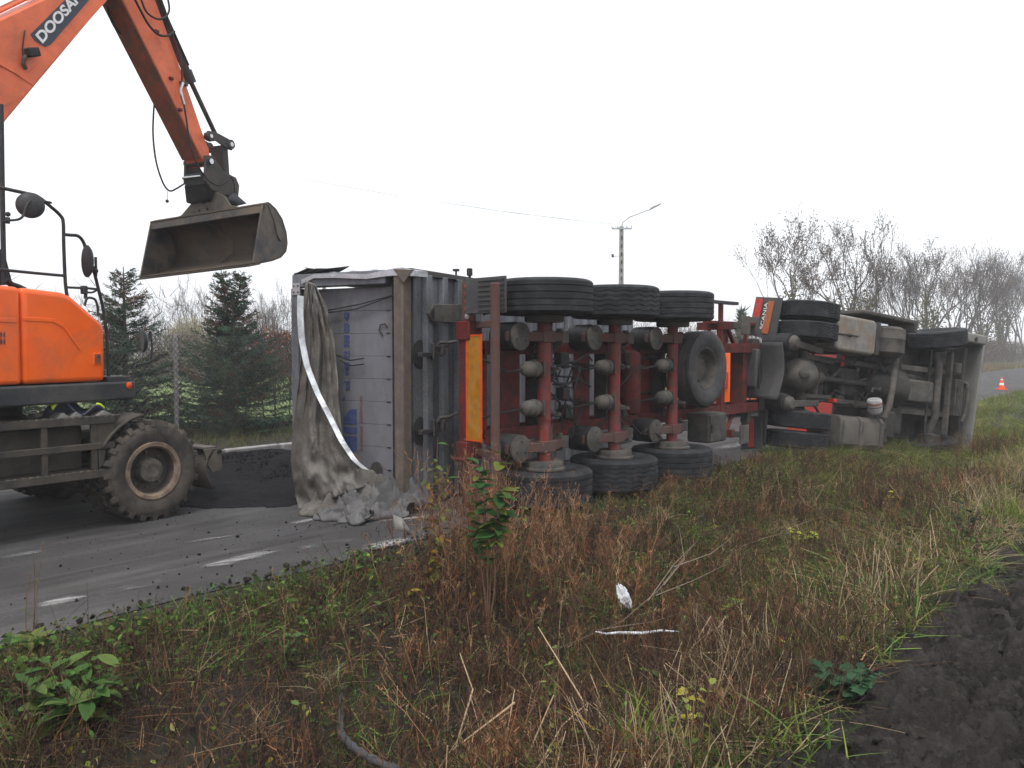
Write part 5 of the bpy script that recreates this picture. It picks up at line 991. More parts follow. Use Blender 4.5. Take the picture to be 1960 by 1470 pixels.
# ------------------------------------------------------------------ spruces
def spruce(label, base, H, Rb, leaders=1, sparse=0.0, seed=1):
    rng = np.random.default_rng(seed); root = thing('spruce_tree', label, 'tree', loc=base, group='spruces behind the fence')
    tr = MB(); tops = [Vector((0, 0, H))] if leaders == 1 else [Vector((-.16, -.05, H)), Vector((.2, .06, H * .965))]
    for tp_ in tops:
        fork = Vector((0, 0, H * .55)); tr.tube([Vector((0, 0, -.1)), fork, fork.lerp(tp_, .5), tp_], [.06, .04, .025, .008], 8)
    tr.build('trunk', M['bark'], root)
    bl = Blades(); G = [(.038, .075, .05), (.03, .062, .046), (.06, .10, .062), (.042, .074, .05)]; Bc = [(.12, .075, .05), (.09, .06, .045)]
    for li, tp_ in enumerate(tops):
        fork = Vector((0, 0, H * .55)); z = .12 if li == 0 else H * .58
        while z < H - .05:
            f = z / H; rad = Rb * (1 - f) ** .8 + .05; nb = int(10 + 9 * (1 - f)); c = fork.lerp(tp_, max(0, (z - fork.z) / (tp_.z - fork.z))) if z > fork.z else Vector((0, 0, z))
            if leaders > 1 and z > fork.z: rad *= .72
            for b in range(nb):
                if rng.random() < sparse * f: continue
                a = rng.uniform(0, 6.283); ln = rad * rng.uniform(.72, 1.12); rise = -.18 + .75 * f + rng.normal() * .08
                d = Vector((math.cos(a), math.sin(a), rise)).normalized(); cb = Vector((c.x, c.y, z + rng.uniform(-.05, .05)))
                bend = np.array([0, 0, .22]); brown = rng.random() < (.10 + .28 * (f > .55))
                # branch axis
                bl.add([cb], [d], ln, .018, [bend], [(.07, .05, .04)], 4)
                nt_ = max(6, int(ln / .042)); t = rng.uniform(.12, 1, nt_); sgn = np.where(rng.random(nt_) < .5, -1, 1); sd = np.array(Vector((-d.y, d.x, 0)).normalized())
                P = np.array(cb)[None] + np.array(d)[None] * (ln * t)[:, None] + bend[None] * (ln * t * t)[:, None]
                D = np.array(d)[None] * .75 + sd[None] * (sgn * rng.uniform(.5, 1.0, nt_))[:, None] + rng.normal(size=(nt_, 3)) * .14; D[:, 2] += -.05
                tl = (.07 + .20 * ln * (1 - t)) * rng.uniform(.7, 1.2, nt_); D /= np.linalg.norm(D, axis=1, keepdims=True)
                # needles along every twig: short flat brushes all round
                nn = 7; tt = (np.arange(nn) + .5) / nn; PN = (P[:, None] + D[:, None] * (tl[:, None] * tt[None])[..., None]).reshape(-1, 3)
                DN = (D[:, None] * .9 + rng.normal(size=(nt_, nn, 3)) * .75).reshape(-1, 3); CN = pick(Bc if brown else G, 1, .25).repeat(len(PN), 0) * rng.uniform(.7, 1.35, (len(PN), 1))
                bl.add(PN, DN, rng.uniform(.035, .065, len(PN)), .013, np.zeros((len(PN), 3)), CN, 1, .3)
                bl.add(P, D, tl, .012, np.zeros((nt_, 3)), CN[:1].repeat(nt_, 0), 1, .4)
            z += rng.uniform(.075, .105) * (1 + .5 * f)
    bl.build('crown', M['needle'], root); return root
def on_line(px, n):                                                          # point on the line n = const seen at photo column px
    k = (px - 980) / F_PX; d = (n + E0.y * NR.y + E0.x * NR.x) / (k * NR.x + NR.y); return Vector((k * d, d, 0))
for px, n, H, rb, ld, sp_, sd_, lab in ((240, 9.25, 3.1, 1.15, 1, .2, 5, 'dark spruce with a bare leader stem standing behind the excavator'), (443, 9.35, 3.2, 1.5, 2, .1, 8, 'dark spruce with two browning leaders beside the overturned trailer'), (30, 9.6, 2.62, .95, 1, .2, 12, 'dark spruce mostly hidden behind the excavator step frame')):
    b = on_line(px, n); b.z = zgp(b); spruce(lab, b, H, rb, ld, sp_, sd_)
b = on_line(236, 9.25); 

# ------------------------------------------------------------------ bare trees
def tree_skeleton(H, seed, spread=.5, up_=.75, depth=5, r0=.11, base_h=.22, multi=1):
    rng = random.Random(seed); segs = []
    def grow(p, d, ln, r, lvl):
        n = 3; pts = [p]; q = p; dd = d.copy()
        for i in range(n):
            dd = (dd + Vector((rng.gauss(0, .12), rng.gauss(0, .12), rng.gauss(.05, .06)))).normalized(); q = q + dd * (ln / n); pts.append(q)
        segs.append((lvl, pts, [r * (1 - .45 * i / n) for i in range(n + 1)]))
        if lvl >= depth: return
        k = rng.choice((2, 3, 3)) if lvl < depth - 1 else rng.choice((3, 4, 5))
        for i in range(k):
            t = rng.uniform(.45, 1) if i else 1.0; j = min(int(t * n), n - 1); s = pts[j].lerp(pts[j + 1], t * n - j)
            a = rng.uniform(0, 6.283); sd = Vector((math.cos(a), math.sin(a), 0)); nd = (dd * up_ + sd * spread * rng.uniform(.5, 1.3) + Vector((0, 0, .22))).normalized()
            grow(s, nd, ln * rng.uniform(.62, .86), r * rng.uniform(.45, .62), lvl + 1)
    for m in range(multi):
        a = rng.uniform(0, 6.28); lean = Vector((math.cos(a) * .18 * (multi > 1), math.sin(a) * .18 * (multi > 1), 1)).normalized()
        grow(Vector((0, 0, -.1)), lean, H * (base_h + rng.uniform(0, .06)), r0, 0)
    return segs
def bare_tree_mesh(H, seed, leaves=0, cols=((.11, .08, .06),), ivy=0, **k):
    segs = tree_skeleton(H, seed, **k); top = max(max(p.z for p in s[1]) for s in segs); sc = H / top
    tr = MB(); bl = Blades(); bd = []
    for lvl, pts, rs in segs:
        pts = [p * sc for p in pts]
        if lvl <= 2: tr.tube(pts, rs, 6 if lvl < 2 else 4, cap=False)
        else:
            P = np.array([p[:] for p in pts[:-1]]); Q = np.array([p[:] for p in pts[1:]]); D = Q - P; ln = np.linalg.norm(D, axis=1); w = np.maximum(np.array(rs[:-1]) * 2, .016)
            c = np.tile([[.085, .073, .068]], (len(P), 1)) * RNG.uniform(.7, 1.3)
            bl.add(P, D, ln, w, np.zeros_like(P), c, 1, .8); bl.add(P, D, ln, w, np.zeros_like(P), c, 1, .8)
            if lvl >= k.get('depth', 5) - 1: bd += [p for p in pts[1:]]
    if leaves:
        bd_ = np.array([p[:] for p in bd]); i = RNG.integers(0, len(bd_), leaves); P = bd_[i] + RNG.normal(size=(leaves, 3)) * .12; D = RNG.normal(size=(leaves, 3)); D[:, 2] -= .9
        bl.add(P, D, RNG.uniform(.09, .16, leaves), RNG.uniform(.03, .055, leaves), np.zeros((leaves, 3)), pick(cols, leaves, .25), 2, .1, shape=lambda t: math.sin(math.pi * min(.97, t * .9 + .08)))
    if ivy:
        s0 = [s for s in segs if s[0] <= 1]; P = []
        for q in range(ivy):
            s = random.choice(s0); p = s[1][random.randrange(len(s[1]))] * sc; P.append((p.x + random.gauss(0, .22), p.y + random.gauss(0, .22), max(.3, p.z + random.gauss(0, .5))))
        P = np.array(P); n = len(P); bl.add(P, RNG.normal(size=(n, 3)), RNG.uniform(.08, .16, n), .09, np.zeros((n, 3)), pick([(.10, .10, .03), (.13, .12, .04), (.08, .08, .03)], n), 1, .5)
    return tr, bl
BROWN = [(.13, .105, .088), (.16, .125, .1), (.10, .085, .078), (.14, .115, .08)]
def make_tree(spec, name='bare_tree'):
    tr, bl = bare_tree_mesh(**spec); root = thing(name, '', 'tree', loc=(0, 0, 0)); tr.build('trunk', M['bark'], root); bl.build('crown', M['dry'], root); return root
protoA = make_tree(dict(H=8.6, seed=11, leaves=3000, cols=BROWN, ivy=1100, spread=.52, depth=5, r0=.12, multi=2))
protoB = make_tree(dict(H=8.6, seed=23, leaves=3200, cols=BROWN, ivy=1500, spread=.45, depth=5, r0=.13, multi=3))
protoC = make_tree(dict(H=9.0, seed=31, leaves=300, cols=BROWN, spread=.36, up_=.85, depth=5, r0=.10, multi=2))
protoD = make_tree(dict(H=9.0, seed=47, leaves=1000, cols=BROWN, spread=.4, up_=.8, depth=5, r0=.11, multi=3))
used = set()
def put(proto, px, py_top, n=None, d=None, label='', group=None, rz=0, squash=1.0):
    p = on_line(px, n) if d is None else Vector(((px - 980) / F_PX * d, d, 0)); s_, n_ = to_sn(p); p.z = float(zg(s_, n_)) if n_ < 12 else .1
    H = EYE + (Y_HOR - py_top) * p.y / F_PX - p.z; src = {id(protoA): 8.6, id(protoB): 8.6, id(protoC): 9.0, id(protoD): 9.0}[id(proto)]
    o = proto if id(proto) not in used else copy_tree(proto); used.add(id(proto)); o.location = p; k = H / src; o.scale = (k * squash, k * squash, k); o.rotation_euler = (0, 0, rz)
    o['label'] = label
    if group: o['group'] = group
    return o
GT = 'trees along the far side of the road'
put(protoA, 1528, 380, 10.5, squash=.95, label='first roadside tree above the dual wheels, olive ivy on its trunk', group=GT, rz=.4)
put(protoB, 1618, 392, 10.8, squash=.95, label='bushy roadside tree with thick brown ivy column above the red cab', group=GT, rz=1.5)
put(protoD, 1668, 520, 10.2, label='low brown roadside tree between ivy column and bare crown', group=GT, rz=2.2)
put(protoC, 1725, 424, 11.0, label='tall bare roadside tree with upright twigs', group=GT, rz=.3)
ORD = iter('first second third fourth fifth sixth seventh eighth ninth'.split())
for px, top, n, pr, rz in ((1752, 470, 13, protoD, .9), (1785, 448, 11.5, protoB, 4.0), (1822, 470, 11, protoC, 2.9), (1850, 456, 12, protoD, 3.9), (1885, 462, 11.5, protoA, 5.2), (1912, 470, 14, protoB, .2), (1940, 500, 12, protoC, 1.7), (1965, 490, 13, protoD, 2.6), (2000, 500, 12, protoA, 3.1)):
    put(pr, px, top, n, label=next(ORD) + ' hazy tree beyond the tall bare upright one along the far roadside', group=GT, rz=rz)
GL = 'bare trees beyond the lawn'
for px, top, d, pr, rz, lab in ((378, 512, 46, protoC, 1.1, 'bare tree with fine grey twigs behind the forked spruce'), (545, 532, 52, protoC, 2.3, 'bare hazy tree between the hedge and the trailer corner'), (505, 560, 60, protoD, .4, 'faint bare tree above the brown hedge'), (285, 566, 55, protoC, 4.4, 'faint bare tree behind the bare spruce leader'), (200, 560, 60, protoD, 5.0, 'faint bare tree behind the orange side cover')):
    put(pr, px, top, d=d, label=lab, group=GL, rz=rz)

# ------------------------------------------------------------------ hedges and bushes
def twig_mass(cx, fn_pos, n, ln, w, cols, leaves=0, lcols=None, ls=.05):
    bl = Blades(); P = fn_pos(n); D = RNG.normal(size=(n, 3)) * .55; D[:, 2] += .7
    bl.add(P, D, RNG.uniform(.5, 1.1, n) * ln, w, RNG.normal(size=(n, 3)) * .15, pick(cols, n), 2, .3)
    if leaves:
        P = fn_pos(leaves); bl.add(P, RNG.normal(size=(leaves, 3)), RNG.uniform(.6, 1.3, leaves) * ls, ls * .6, np.zeros((leaves, 3)), pick(lcols, leaves, .25), 2, .1, shape=lambda t: math.sin(math.pi * min(.97, t * .9 + .08)))
    return bl
hb = on_line(470, 9.9); s0, n0 = to_sn(hb)
def hedge_pos(n):
    s = RNG.uniform(0, 3.4, n); m = RNG.uniform(-.45, .45, n); z = RNG.uniform(.15, 1, n) ** .75 * 2.0 * (1 + .07 * fbm(s * 2, m * 2)); return np.stack([DR.x * s + NR.x * m, DR.y * s + NR.y * m, z], 1)
hd = thing('hedge', 'leafless hedge with rust brown leaves along its top behind the fence', 'hedge', loc=Vector((hb.x, hb.y, zgp(hb))))
bl = twig_mass(0, hedge_pos, 5200, .42, .009, [(.10, .07, .065), (.13, .09, .08), (.07, .05, .05)])
n_ = 4200; Pp = hedge_pos(n_); Pp = Pp[Pp[:, 2] > 1.0 + .7 * RNG.random(n_)]; bl.add(Pp, RNG.normal(size=(len(Pp), 3)), .06, .04, np.zeros((len(Pp), 3)), pick([(.24, .10, .05), (.30, .14, .06), (.16, .07, .05)], len(Pp)), 1, .3)
bl.build('twigs', M['dry'], hd)
stm = MB()
for k in range(14): s = .1 + k * .24; q = DR * s + NR * random.uniform(-.25, .25); stm.tube([q, q + Vector((random.uniform(-.1, .1), random.uniform(-.1, .1), 1.2))], [.018, .01], 5)
stm.build('stems', M['bark'], hd)['kind'] = 'stuff'
# pale round willow bush far behind the fence
wb = Vector(((372 - 980) / F_PX * 44, 44, .1))
def dome(n): v = RNG.normal(size=(n, 3)); v /= np.linalg.norm(v, axis=1, keepdims=True); v *= RNG.uniform(.3, 1, (n, 1)) ** .4; v[:, 2] = np.abs(v[:, 2]); return v * np.array([2.1, 2.1, 3.2]) * (1 + .06 * RNG.normal(size=(n, 1)))
wl_ = thing('willow_bush', 'pale olive dome shaped willow bush beyond the lawn', 'bush', loc=wb); twig_mass(0, dome, 9000, .5, .02, [(.26, .24, .14), (.2, .18, .12), (.3, .26, .15)]).build('twigs', M['dry'], wl_)
MB().tube([(0, 0, -.1), (.1, 0, 1.2), (.05, .1, 2.2)], [.12, .09, .04], 8).build('stem', M['bark'], wl_)
# distant hedgerows: brush that reads as one mass
def row_pos(sa, sb, na, nb, h):
    def f(n):
        s, m = RNG.uniform(sa, sb, n), RNG.uniform(na, nb, n); z = RNG.random(n) ** 1.1 * h * (1 + .35 * fbm(s * .35, m * .2 + 5)); p = np.stack([E0.x + DR.x * s + NR.x * m, E0.y + DR.y * s + NR.y * m, .08 + z], 1); return p
    return f
tag(twig_mass(0, row_pos(-14, 42, 34, 38, 2.3), 22000, .8, .035, [(.10, .08, .075), (.13, .11, .10), (.08, .07, .07)]).build('far_hedgerow', M['dry'], kind='stuff'), 'hazy grey brown hedgerow beyond the green lawn', 'hedgerow')
tag(twig_mass(0, row_pos(26, 120, 9.5, 15, 2.2), 26000, .9, .03, [(.11, .085, .07), (.14, .11, .08), (.08, .065, .06)]).build('roadside_brush', M['dry'], kind='stuff'), 'brown brush under the trees along the far roadside', 'brush')
tag(twig_mass(0, row_pos(-60, 220, 75, 95, 7), 16000, 1.8, .08, [(.12, .11, .10), (.1, .09, .09)]).build('distant_woodland', M['dry'], kind='stuff'), 'faint distant woodland in the haze', 'woodland')
# dry grass bank along the far roadside
def strip_grass(sa, sb, na, nb, n, cols, l0, l1, w, name, label):
    s, m = RNG.uniform(sa, sb, n), RNG.uniform(na, nb, n); P = np.stack([E0.x + DR.x * s + NR.x * m, E0.y + DR.y * s + NR.y * m, zg(s, m)], 1)
    return tag(Blades().add(P, rdir(n, 1, .45), RNG.uniform(l0, l1, n), w, rdir(n, -.15, .35), pick(cols, n), 2).build(name, M['leaf'], kind='stuff'), label, 'grass')
strip_grass(20, 90, ROAD_W + .1, 10, 14000, [(.2, .16, .09), (.24, .19, .11), (.13, .11, .05)], .15, .45, .03, 'bank_grass', 'dry pale grass bank along the far side of the road')
strip_grass(-4, 14, ROAD_W + .35, ROAD_W + 3.5, 9000, [(.07, .09, .03), (.10, .12, .04), (.12, .10, .05)], .08, .25, .012, 'fence_grass', 'rough grass growing along the fence')

# ------------------------------------------------------------------ lamp posts and overhead lines
def lamp_post(d, px, y_cross, label, arm=1.5, arm_up=1.05, cross=1.1, dirx=1):
    base = Vector(((px - 980) / F_PX * d, d, .1)); top = EYE + (Y_HOR - y_cross) * d / F_PX; h = top - base.z
    root = thing('street_lamp', label, 'lamp post', loc=base)
    p = MB().add([(-.17, -.12, -.1), (.17, -.12, -.1), (.17, .12, -.1), (-.17, .12, -.1), (-.11, -.09, h + .15), (.11, -.09, h + .15), (.11, .09, h + .15), (-.11, .09, h + .15)], [(0, 1, 5, 4), (1, 2, 6, 5), (2, 3, 7, 6), (3, 0, 4, 7), (4, 5, 6, 7), (3, 2, 1, 0)]).build('pole', M['concrete'], root, bev=.02)
    for k in range(14): z = h - .5 - k * .45; MB().box((0, -.125 + .0 * k, z), (.08, .05, .2)).build('pole_slot', M['engine'], p)
    if cross:
        c = MB().box((0, -.13, h), (cross, .08, .09)).build('cross_arm', M['galv'], root)
        for x in (-.5, -.2, .25, .5): MB().lathe([(.02, 0), (.05, .03), (.03, .07), (.05, .1), (.02, .14)], (x * cross, -.13, h + .04), (0, 0, 1), 10).build('insulator', M['white_plastic'], c)
        MB().tube([(-.1, -.1, h - 1.5), (-.45, -.15, h - 1.55)], .02, 6).build('bracket', M['galv'], root); MB().box((-.5, -.15, h - 1.5), (.12, .1, .18)).build('junction_box', M['blackmet'], root)
    a = MB().tube([(.0, 0, h), (.06 * dirx, 0, h + .35), (arm * .3 * dirx, 0, h + .62 * arm_up), (arm * dirx, 0, h + arm_up)], .03, 8).build('lamp_arm', M['galv'], root)
    MB().prism([(arm * dirx, -.12, h + arm_up - .06), ((arm + .65) * dirx, -.12, h + arm_up + .28), ((arm + .72) * dirx, -.12, h + arm_up + .38), ((arm + .1) * dirx, -.12, h + arm_up + .14)], (0, .24, 0)).build('lamp_head', M['galv'], a, bev=.03)
    return root, base, h
LP, lbase, lh = lamp_post(45, 1188, 440, 'concrete street lamp pole with crossarm rising behind the trailer wheels')
lamp_post(58, 622, 523, 'thin distant street lamp showing just above the trailer corner', .7, .1, 0, -1)
for k, (x, y0) in enumerate(((-.55, 214), (-.22, 226), (.28, 232), (.55, 246))):
    a = lbase + Vector((x, -.13, lh + .18)); r = ray(0, y0); d0 = 23.2 + .3 * k; b = at_d(0, y0, d0); c = b + (b - a) * .6
    P = []
    for i in range(25): t = i / 24; q = a.lerp(c, t); q.z += -.35 * math.sin(math.pi * min(1, t / .62)) if t < .62 else 0; P.append(q)
    o = MB().tube(P, .0045, 4, cap=False).build('power_line', M['galv']); tag(o, ('topmost', 'second highest', 'third highest', 'lowest')[k] + ' of the thin overhead wires running to the lamp pole', 'wire', 'overhead wires')
# traffic cone
cp = ground(1917, 746); CO = thing('traffic_cone', 'orange and white traffic cone on the road beyond the tractor cab', 'cone', loc=cp)
MB().box((0, 0, .02), (.34, .34, .04)).build('cone_base', M['cone'], CO, bev=.01); MB().lathe([(.13, .04), (.095, .2)], (0, 0, 0), (0, 0, 1), 20).build('cone_body', M['cone'], CO)
MB().lathe([(.095, .2), (.075, .29)], (0, 0, 0), (0, 0, 1), 20).build('white_band', M['white'], CO); MB().lathe([(.075, .29), (.05, .41)], (0, 0, 0), (0, 0, 1), 20).build('cone_body', M['cone'], CO)
MB().lathe([(.05, .41), (.04, .45)], (0, 0, 0), (0, 0, 1), 20).build('white_band', M['white'], CO); MB().lathe([(.04, .45), (.022, .53), (0, .535)], (0, 0, 0), (0, 0, 1), 20).build('cone_tip', M['cone'], CO)
# small evergreen seen through the gap above the landing gear
eb = Vector(((1418 - 980) / F_PX * 40, 40, .1)); eg = thing('evergreen_bush', 'small dark evergreen seen between trailer and tractor', 'bush', loc=eb)
def cone_pos(n): z = RNG.random(n) * 3.35; r = .75 * (1 - z / 3.6) * np.sqrt(RNG.random(n)); a = RNG.uniform(0, 6.283, n); return np.stack([r * np.cos(a), r * np.sin(a), z + .1], 1)
twig_mass(0, cone_pos, 1800, .35, .06, [(.05, .07, .03), (.07, .09, .04), (.035, .05, .025)]).build('crown', M['needle'], eg); MB().tube([(0, 0, -.1), (0, 0, 3.0)], [.08, .02], 6).build('trunk', M['bark'], eg)
# orange service van parked on the road behind the lorry
vf = upright(road(17.6, 4.2), 40, .0); VAN = thing('service_van', 'orange service van glimpsed through the gap behind the landing legs', 'van', vf)
vp = [(-2.3, .3), (2.35, .3), (2.4, .85), (1.5, 1.05), (.85, 1.75), (-2.2, 1.8), (-2.35, .9)]
vb = MB().prism([(x, -.9, z) for x, z in vp], (0, 1.8, 0)).build('body', M['orange'], VAN, bev=.06, seg=3)
MB().prism([(1.42, -.8, 1.1), (1.42, .8, 1.1), (.9, .75, 1.68), (.9, -.75, 1.68)], (.03, 0, .02)).build('windscreen', M['glass'], vb)
for sy in (-1, 1):
    MB().prism([(.75, sy * .905, 1.1), (1.25, sy * .905, 1.1), (.8, sy * .905, 1.62), (.1, sy * .905, 1.62), (.1, sy * .905, 1.1)], (0, sy * .01, 0)).build('side_window', M['glass'], vb)
    MB().box((-2.36, sy * .72, .95), (.06, .16, .4)).build('tail_lamp', M['refl_red'], vb, bev=.01); MB().box((2.38, sy * .62, .75), (.06, .3, .16)).build('headlamp', M['lens'], vb, bev=.02)
    for x in (-1.5, 1.5): tyre_mb(.33, .2, .2, (-.04, .04), n=32, c=(x, sy * .82, .33)).build('tyre', M['tyre'], VAN)
MB().box((-2.34, 0, 1.35), (.04, 1.4, .5)).build('rear_window', M['glass'], vb, bev=.02)

# ------------------------------------------------------------------ spilled asphalt
def asphalt_mass():
    m, t, p = node_mat('spilled_asphalt'); tc = mk(t, 'ShaderNodeTexCoord'); v = tc.outputs['Object']
    t.links.new(mixc(t, noise(t, v, 90, 3, .7), (.007, .007, .008), (.017, .017, .019)), p.inputs['Base Color']); p.inputs['Roughness'].default_value = .9; p.inputs['Specular IOR Level'].default_value = .08
    b = mk(t, 'ShaderNodeBump', Strength=.8, Distance=.012); n = mk(t, 'ShaderNodeTexVoronoi', Scale=55); t.links.new(v, n.inputs['Vector']); t.links.new(n.outputs['Distance'], b.inputs['Height']); t.links.new(b.outputs[0], p.inputs['Normal']); return m
M['hot'] = asphalt_mass()
pc = Vector((-3.35, 10.9, 0)); gx = np.linspace(-2.6, 3.2, 190); gy = np.linspace(-2.6, 2.4, 170); A, Bg = np.meshgrid(gx, gy, indexing='ij')
rr_ = np.sqrt((A / 2.35) ** 2 + (Bg / 2.3) ** 2) + .16 * fbm(A * .9 + 4, Bg * .9, 3); Z = .34 * np.clip(1 - rr_, 0, 1) ** .95 + .03 * fbm(A * 2, Bg * 2, 4) * (rr_ < 1) + .012 * fbm(A * 16, Bg * 16, 2) * (rr_ < 1); Z = np.where(rr_ < 1, np.maximum(Z, .012), -.06)
Vv = np.stack([A, Bg, Z], -1).reshape(-1, 3); n = len(gy); i, j = np.meshgrid(np.arange(len(gx) - 1), np.arange(n - 1), indexing='ij'); k = (i * n + j).ravel()
ho = mesh_np('asphalt_heap', Vv, np.stack([k, k + n, k + n + 1, k + 1], -1), M['hot'], smooth=True); ho.location = pc; tag(ho, 'low heap of spilled black asphalt between excavator wheel and trailer', 'heap')
# loose lumps of asphalt and clods: too many to count
def lumps(P, r, mat, name, label, cat, rough=.22):
    ico = bmesh.new(); bmesh.ops.create_icosphere(ico, subdivisions=1, radius=1); iv = np.array([v.co[:] for v in ico.verts]); fi = np.array([[v.index for v in f.verts] for f in ico.faces]); ico.free(); n = len(P)
    V = iv[None] * (1 + RNG.normal(size=(n, len(iv), 1)) * rough) * (r[:, None, None] * RNG.uniform(.6, 1.2, (n, 1, 3))) + P[:, None]
    o = mesh_np(name, V.reshape(-1, 3), (np.arange(n)[:, None, None] * len(iv) + fi[None]).reshape(-1, 3), mat, kind='stuff'); return tag(o, label, cat)
n = 750; s, m = RNG.normal(2.2, 1.9, n), np.abs(RNG.normal(0, 2.4, n)) + .15; P = np.stack([E0.x + DR.x * s + NR.x * m, E0.y + DR.y * s + NR.y * m, np.full(n, .005)], 1)
lumps(P, .004 + .013 * RNG.random(n) ** 4, M['hot'], 'asphalt_crumbs', 'black asphalt crumbs scattered over the road', 'crumbs')
n = 7000; a = RNG.uniform(0, 6.283, n); q = np.sqrt(RNG.random(n)) * 1.02; P = np.stack([pc.x + 2.2 * q * np.cos(a), pc.y + 1.95 * q * np.sin(a), .34 * np.clip(1 - q, 0, 1) ** .95 + .005], 1)
lumps(P, .005 + .013 * RNG.random(n) ** 2, M['hot'], 'asphalt_lumps', 'loose lumps on the spilled asphalt heap', 'lumps')

# ------------------------------------------------------------------ vegetation of the ditch
def sn_xyz(s, m, dz=0): s, m = np.asarray(s), np.asarray(m); return np.stack([E0.x + DR.x * s + NR.x * m, E0.y + DR.y * s + NR.y * m, zg(s, m) + dz], 1)
def px_sn(px, py, z=-.3): return to_sn(ground(px, py, z))
def gauss(s, m, c, rs, rm): return np.exp(-((s - c[0]) / rs) ** 2 - ((m - c[1]) / rm) ** 2)
def scatter(n, sa, sb, na, nb, wfun):
    s, m = RNG.uniform(sa, sb, n), RNG.uniform(na, nb, n); k = RNG.random(n) < np.clip(wfun(s, m), 0, 1); return s[k], m[k]
TALL = px_sn(1010, 1150)
def tallness(s, m): return np.clip(gauss(s, m, (TALL[0] + .35, -1.45), 1.7, .85) * 1.25, 0, 1)
def patch(s, m, f, o=0, lo=-.1, hi=.25): return np.clip((fbm(s * f + o, m * f - o, 3) - lo) / (hi - lo), 0, 1)
RUST = [(.19, .085, .042), (.15, .068, .036), (.22, .115, .062), (.10, .05, .03), (.26, .155, .09)]; DARKB = [(.055, .034, .024), (.075, .045, .03), (.04, .026, .02), (.09, .06, .038)]; TAN = [(.34, .25, .15), (.42, .32, .2), (.27, .19, .11), (.36, .28, .19)]
OLIVE = [(.085, .095, .026), (.12, .12, .038), (.055, .068, .02), (.165, .15, .058)]; GREEN = [(.06, .12, .026), (.09, .16, .035), (.045, .085, .022), (.13, .2, .05)]; YGREEN = [(.17, .2, .04), (.22, .24, .06), (.13, .17, .035)]

def weed_plants(s, m, H, cols, nb, spread, bl, w=.0045, blen=.35, fuzz=3, stems=1):
    n = len(s); P = sn_xyz(s, m, -.01); C = pick(cols, n, .2); D = rdir(n, 1, spread); D /= np.linalg.norm(D, axis=1, keepdims=True); bend = rdir(n, -.08, .22)
    bl.add(P, D, H, w, bend, C, 3, .4)
    for b in range(nb):
        t = RNG.uniform(.25, .98, n); base = P + D * (H * t)[:, None] + bend * (H * t * t)[:, None]; D2 = D * .55 + rdir(n, .35, .55); ln = H * blen * (1.15 - t) * RNG.uniform(.5, 1.3, n); b2 = rdir(n, .1, .3); Cb = C * RNG.uniform(.75, 1.35, (n, 1))
        bl.add(base, D2, ln, w * .65, b2, Cb, 2, .4)
        D2n = D2 / np.linalg.norm(D2, axis=1, keepdims=True)
        for f in range(fuzz):
            u = RNG.uniform(.3, 1, n); q = base + D2n * (ln * u)[:, None] + b2 * (ln * u * u)[:, None]; bl.add(q, rdir(n, .6, .8), ln * .33, w * .75, np.zeros((n, 3)), Cb * RNG.uniform(.8, 1.5, (n, 1)), 1, .5)
# 1. dark brown mat over the ditch
bl = Blades()
s, m = scatter(26000, -4.6, 11, -4.0, -.45, lambda s, m: .12 + .33 * (s < 3.2) + .55 * patch(s, m, .55, 3) * np.exp(-np.maximum(0, s - 2.6) / 1.6))
weed_plants(s, m, (.10 + .26 * RNG.random(len(s))) * (1 + .3 * patch(s, m, 1.1)), DARKB + DARKB + RUST[1:2] + RUST[3:4], 3, .55, bl, .005, .5, 1)
s, m = scatter(9000, -4.6, 9, -4.0, -.5, lambda s, m: .8 + 0 * s); n = len(s); bl.add(sn_xyz(s, m, .03), rdir(n, .28, 1.0), RNG.uniform(.12, .5, n), .0045, rdir(n, -.05, .25), pick(DARKB + DARKB + RUST[3:4] + TAN[2:3], n), 2, .5)
tag(bl.build('brown_weed_mat', M['dry'], kind='stuff'), 'mat of dead dark brown weeds covering the ditch', 'weeds')
# litter layer that hides the soil
bl = Blades(); s, m = scatter(52000, -4.6, 11, -4.05, -.3, lambda s, m: np.exp(-np.maximum(0, s - 2) / 5) + .1); n = len(s); g = patch(s, m, .8, 41, -.02, .12)[:, None] > RNG.random((n, 1))
bl.add(sn_xyz(s, m, .005 + .05 * RNG.random(n)), rdir(n, .3, 1.0), RNG.uniform(.04, .2, n), RNG.uniform(.004, .011, n), rdir(n, -.1, .5), np.where(g, pick(OLIVE + GREEN, n, .3), pick(DARKB + DARKB + RUST[3:] + TAN[2:3] + OLIVE[:1], n, .4)), 2, .3)
tag(bl.build('plant_litter', M['dry'], kind='stuff'), 'dead stalks and leaf litter matted over the ditch soil', 'litter')
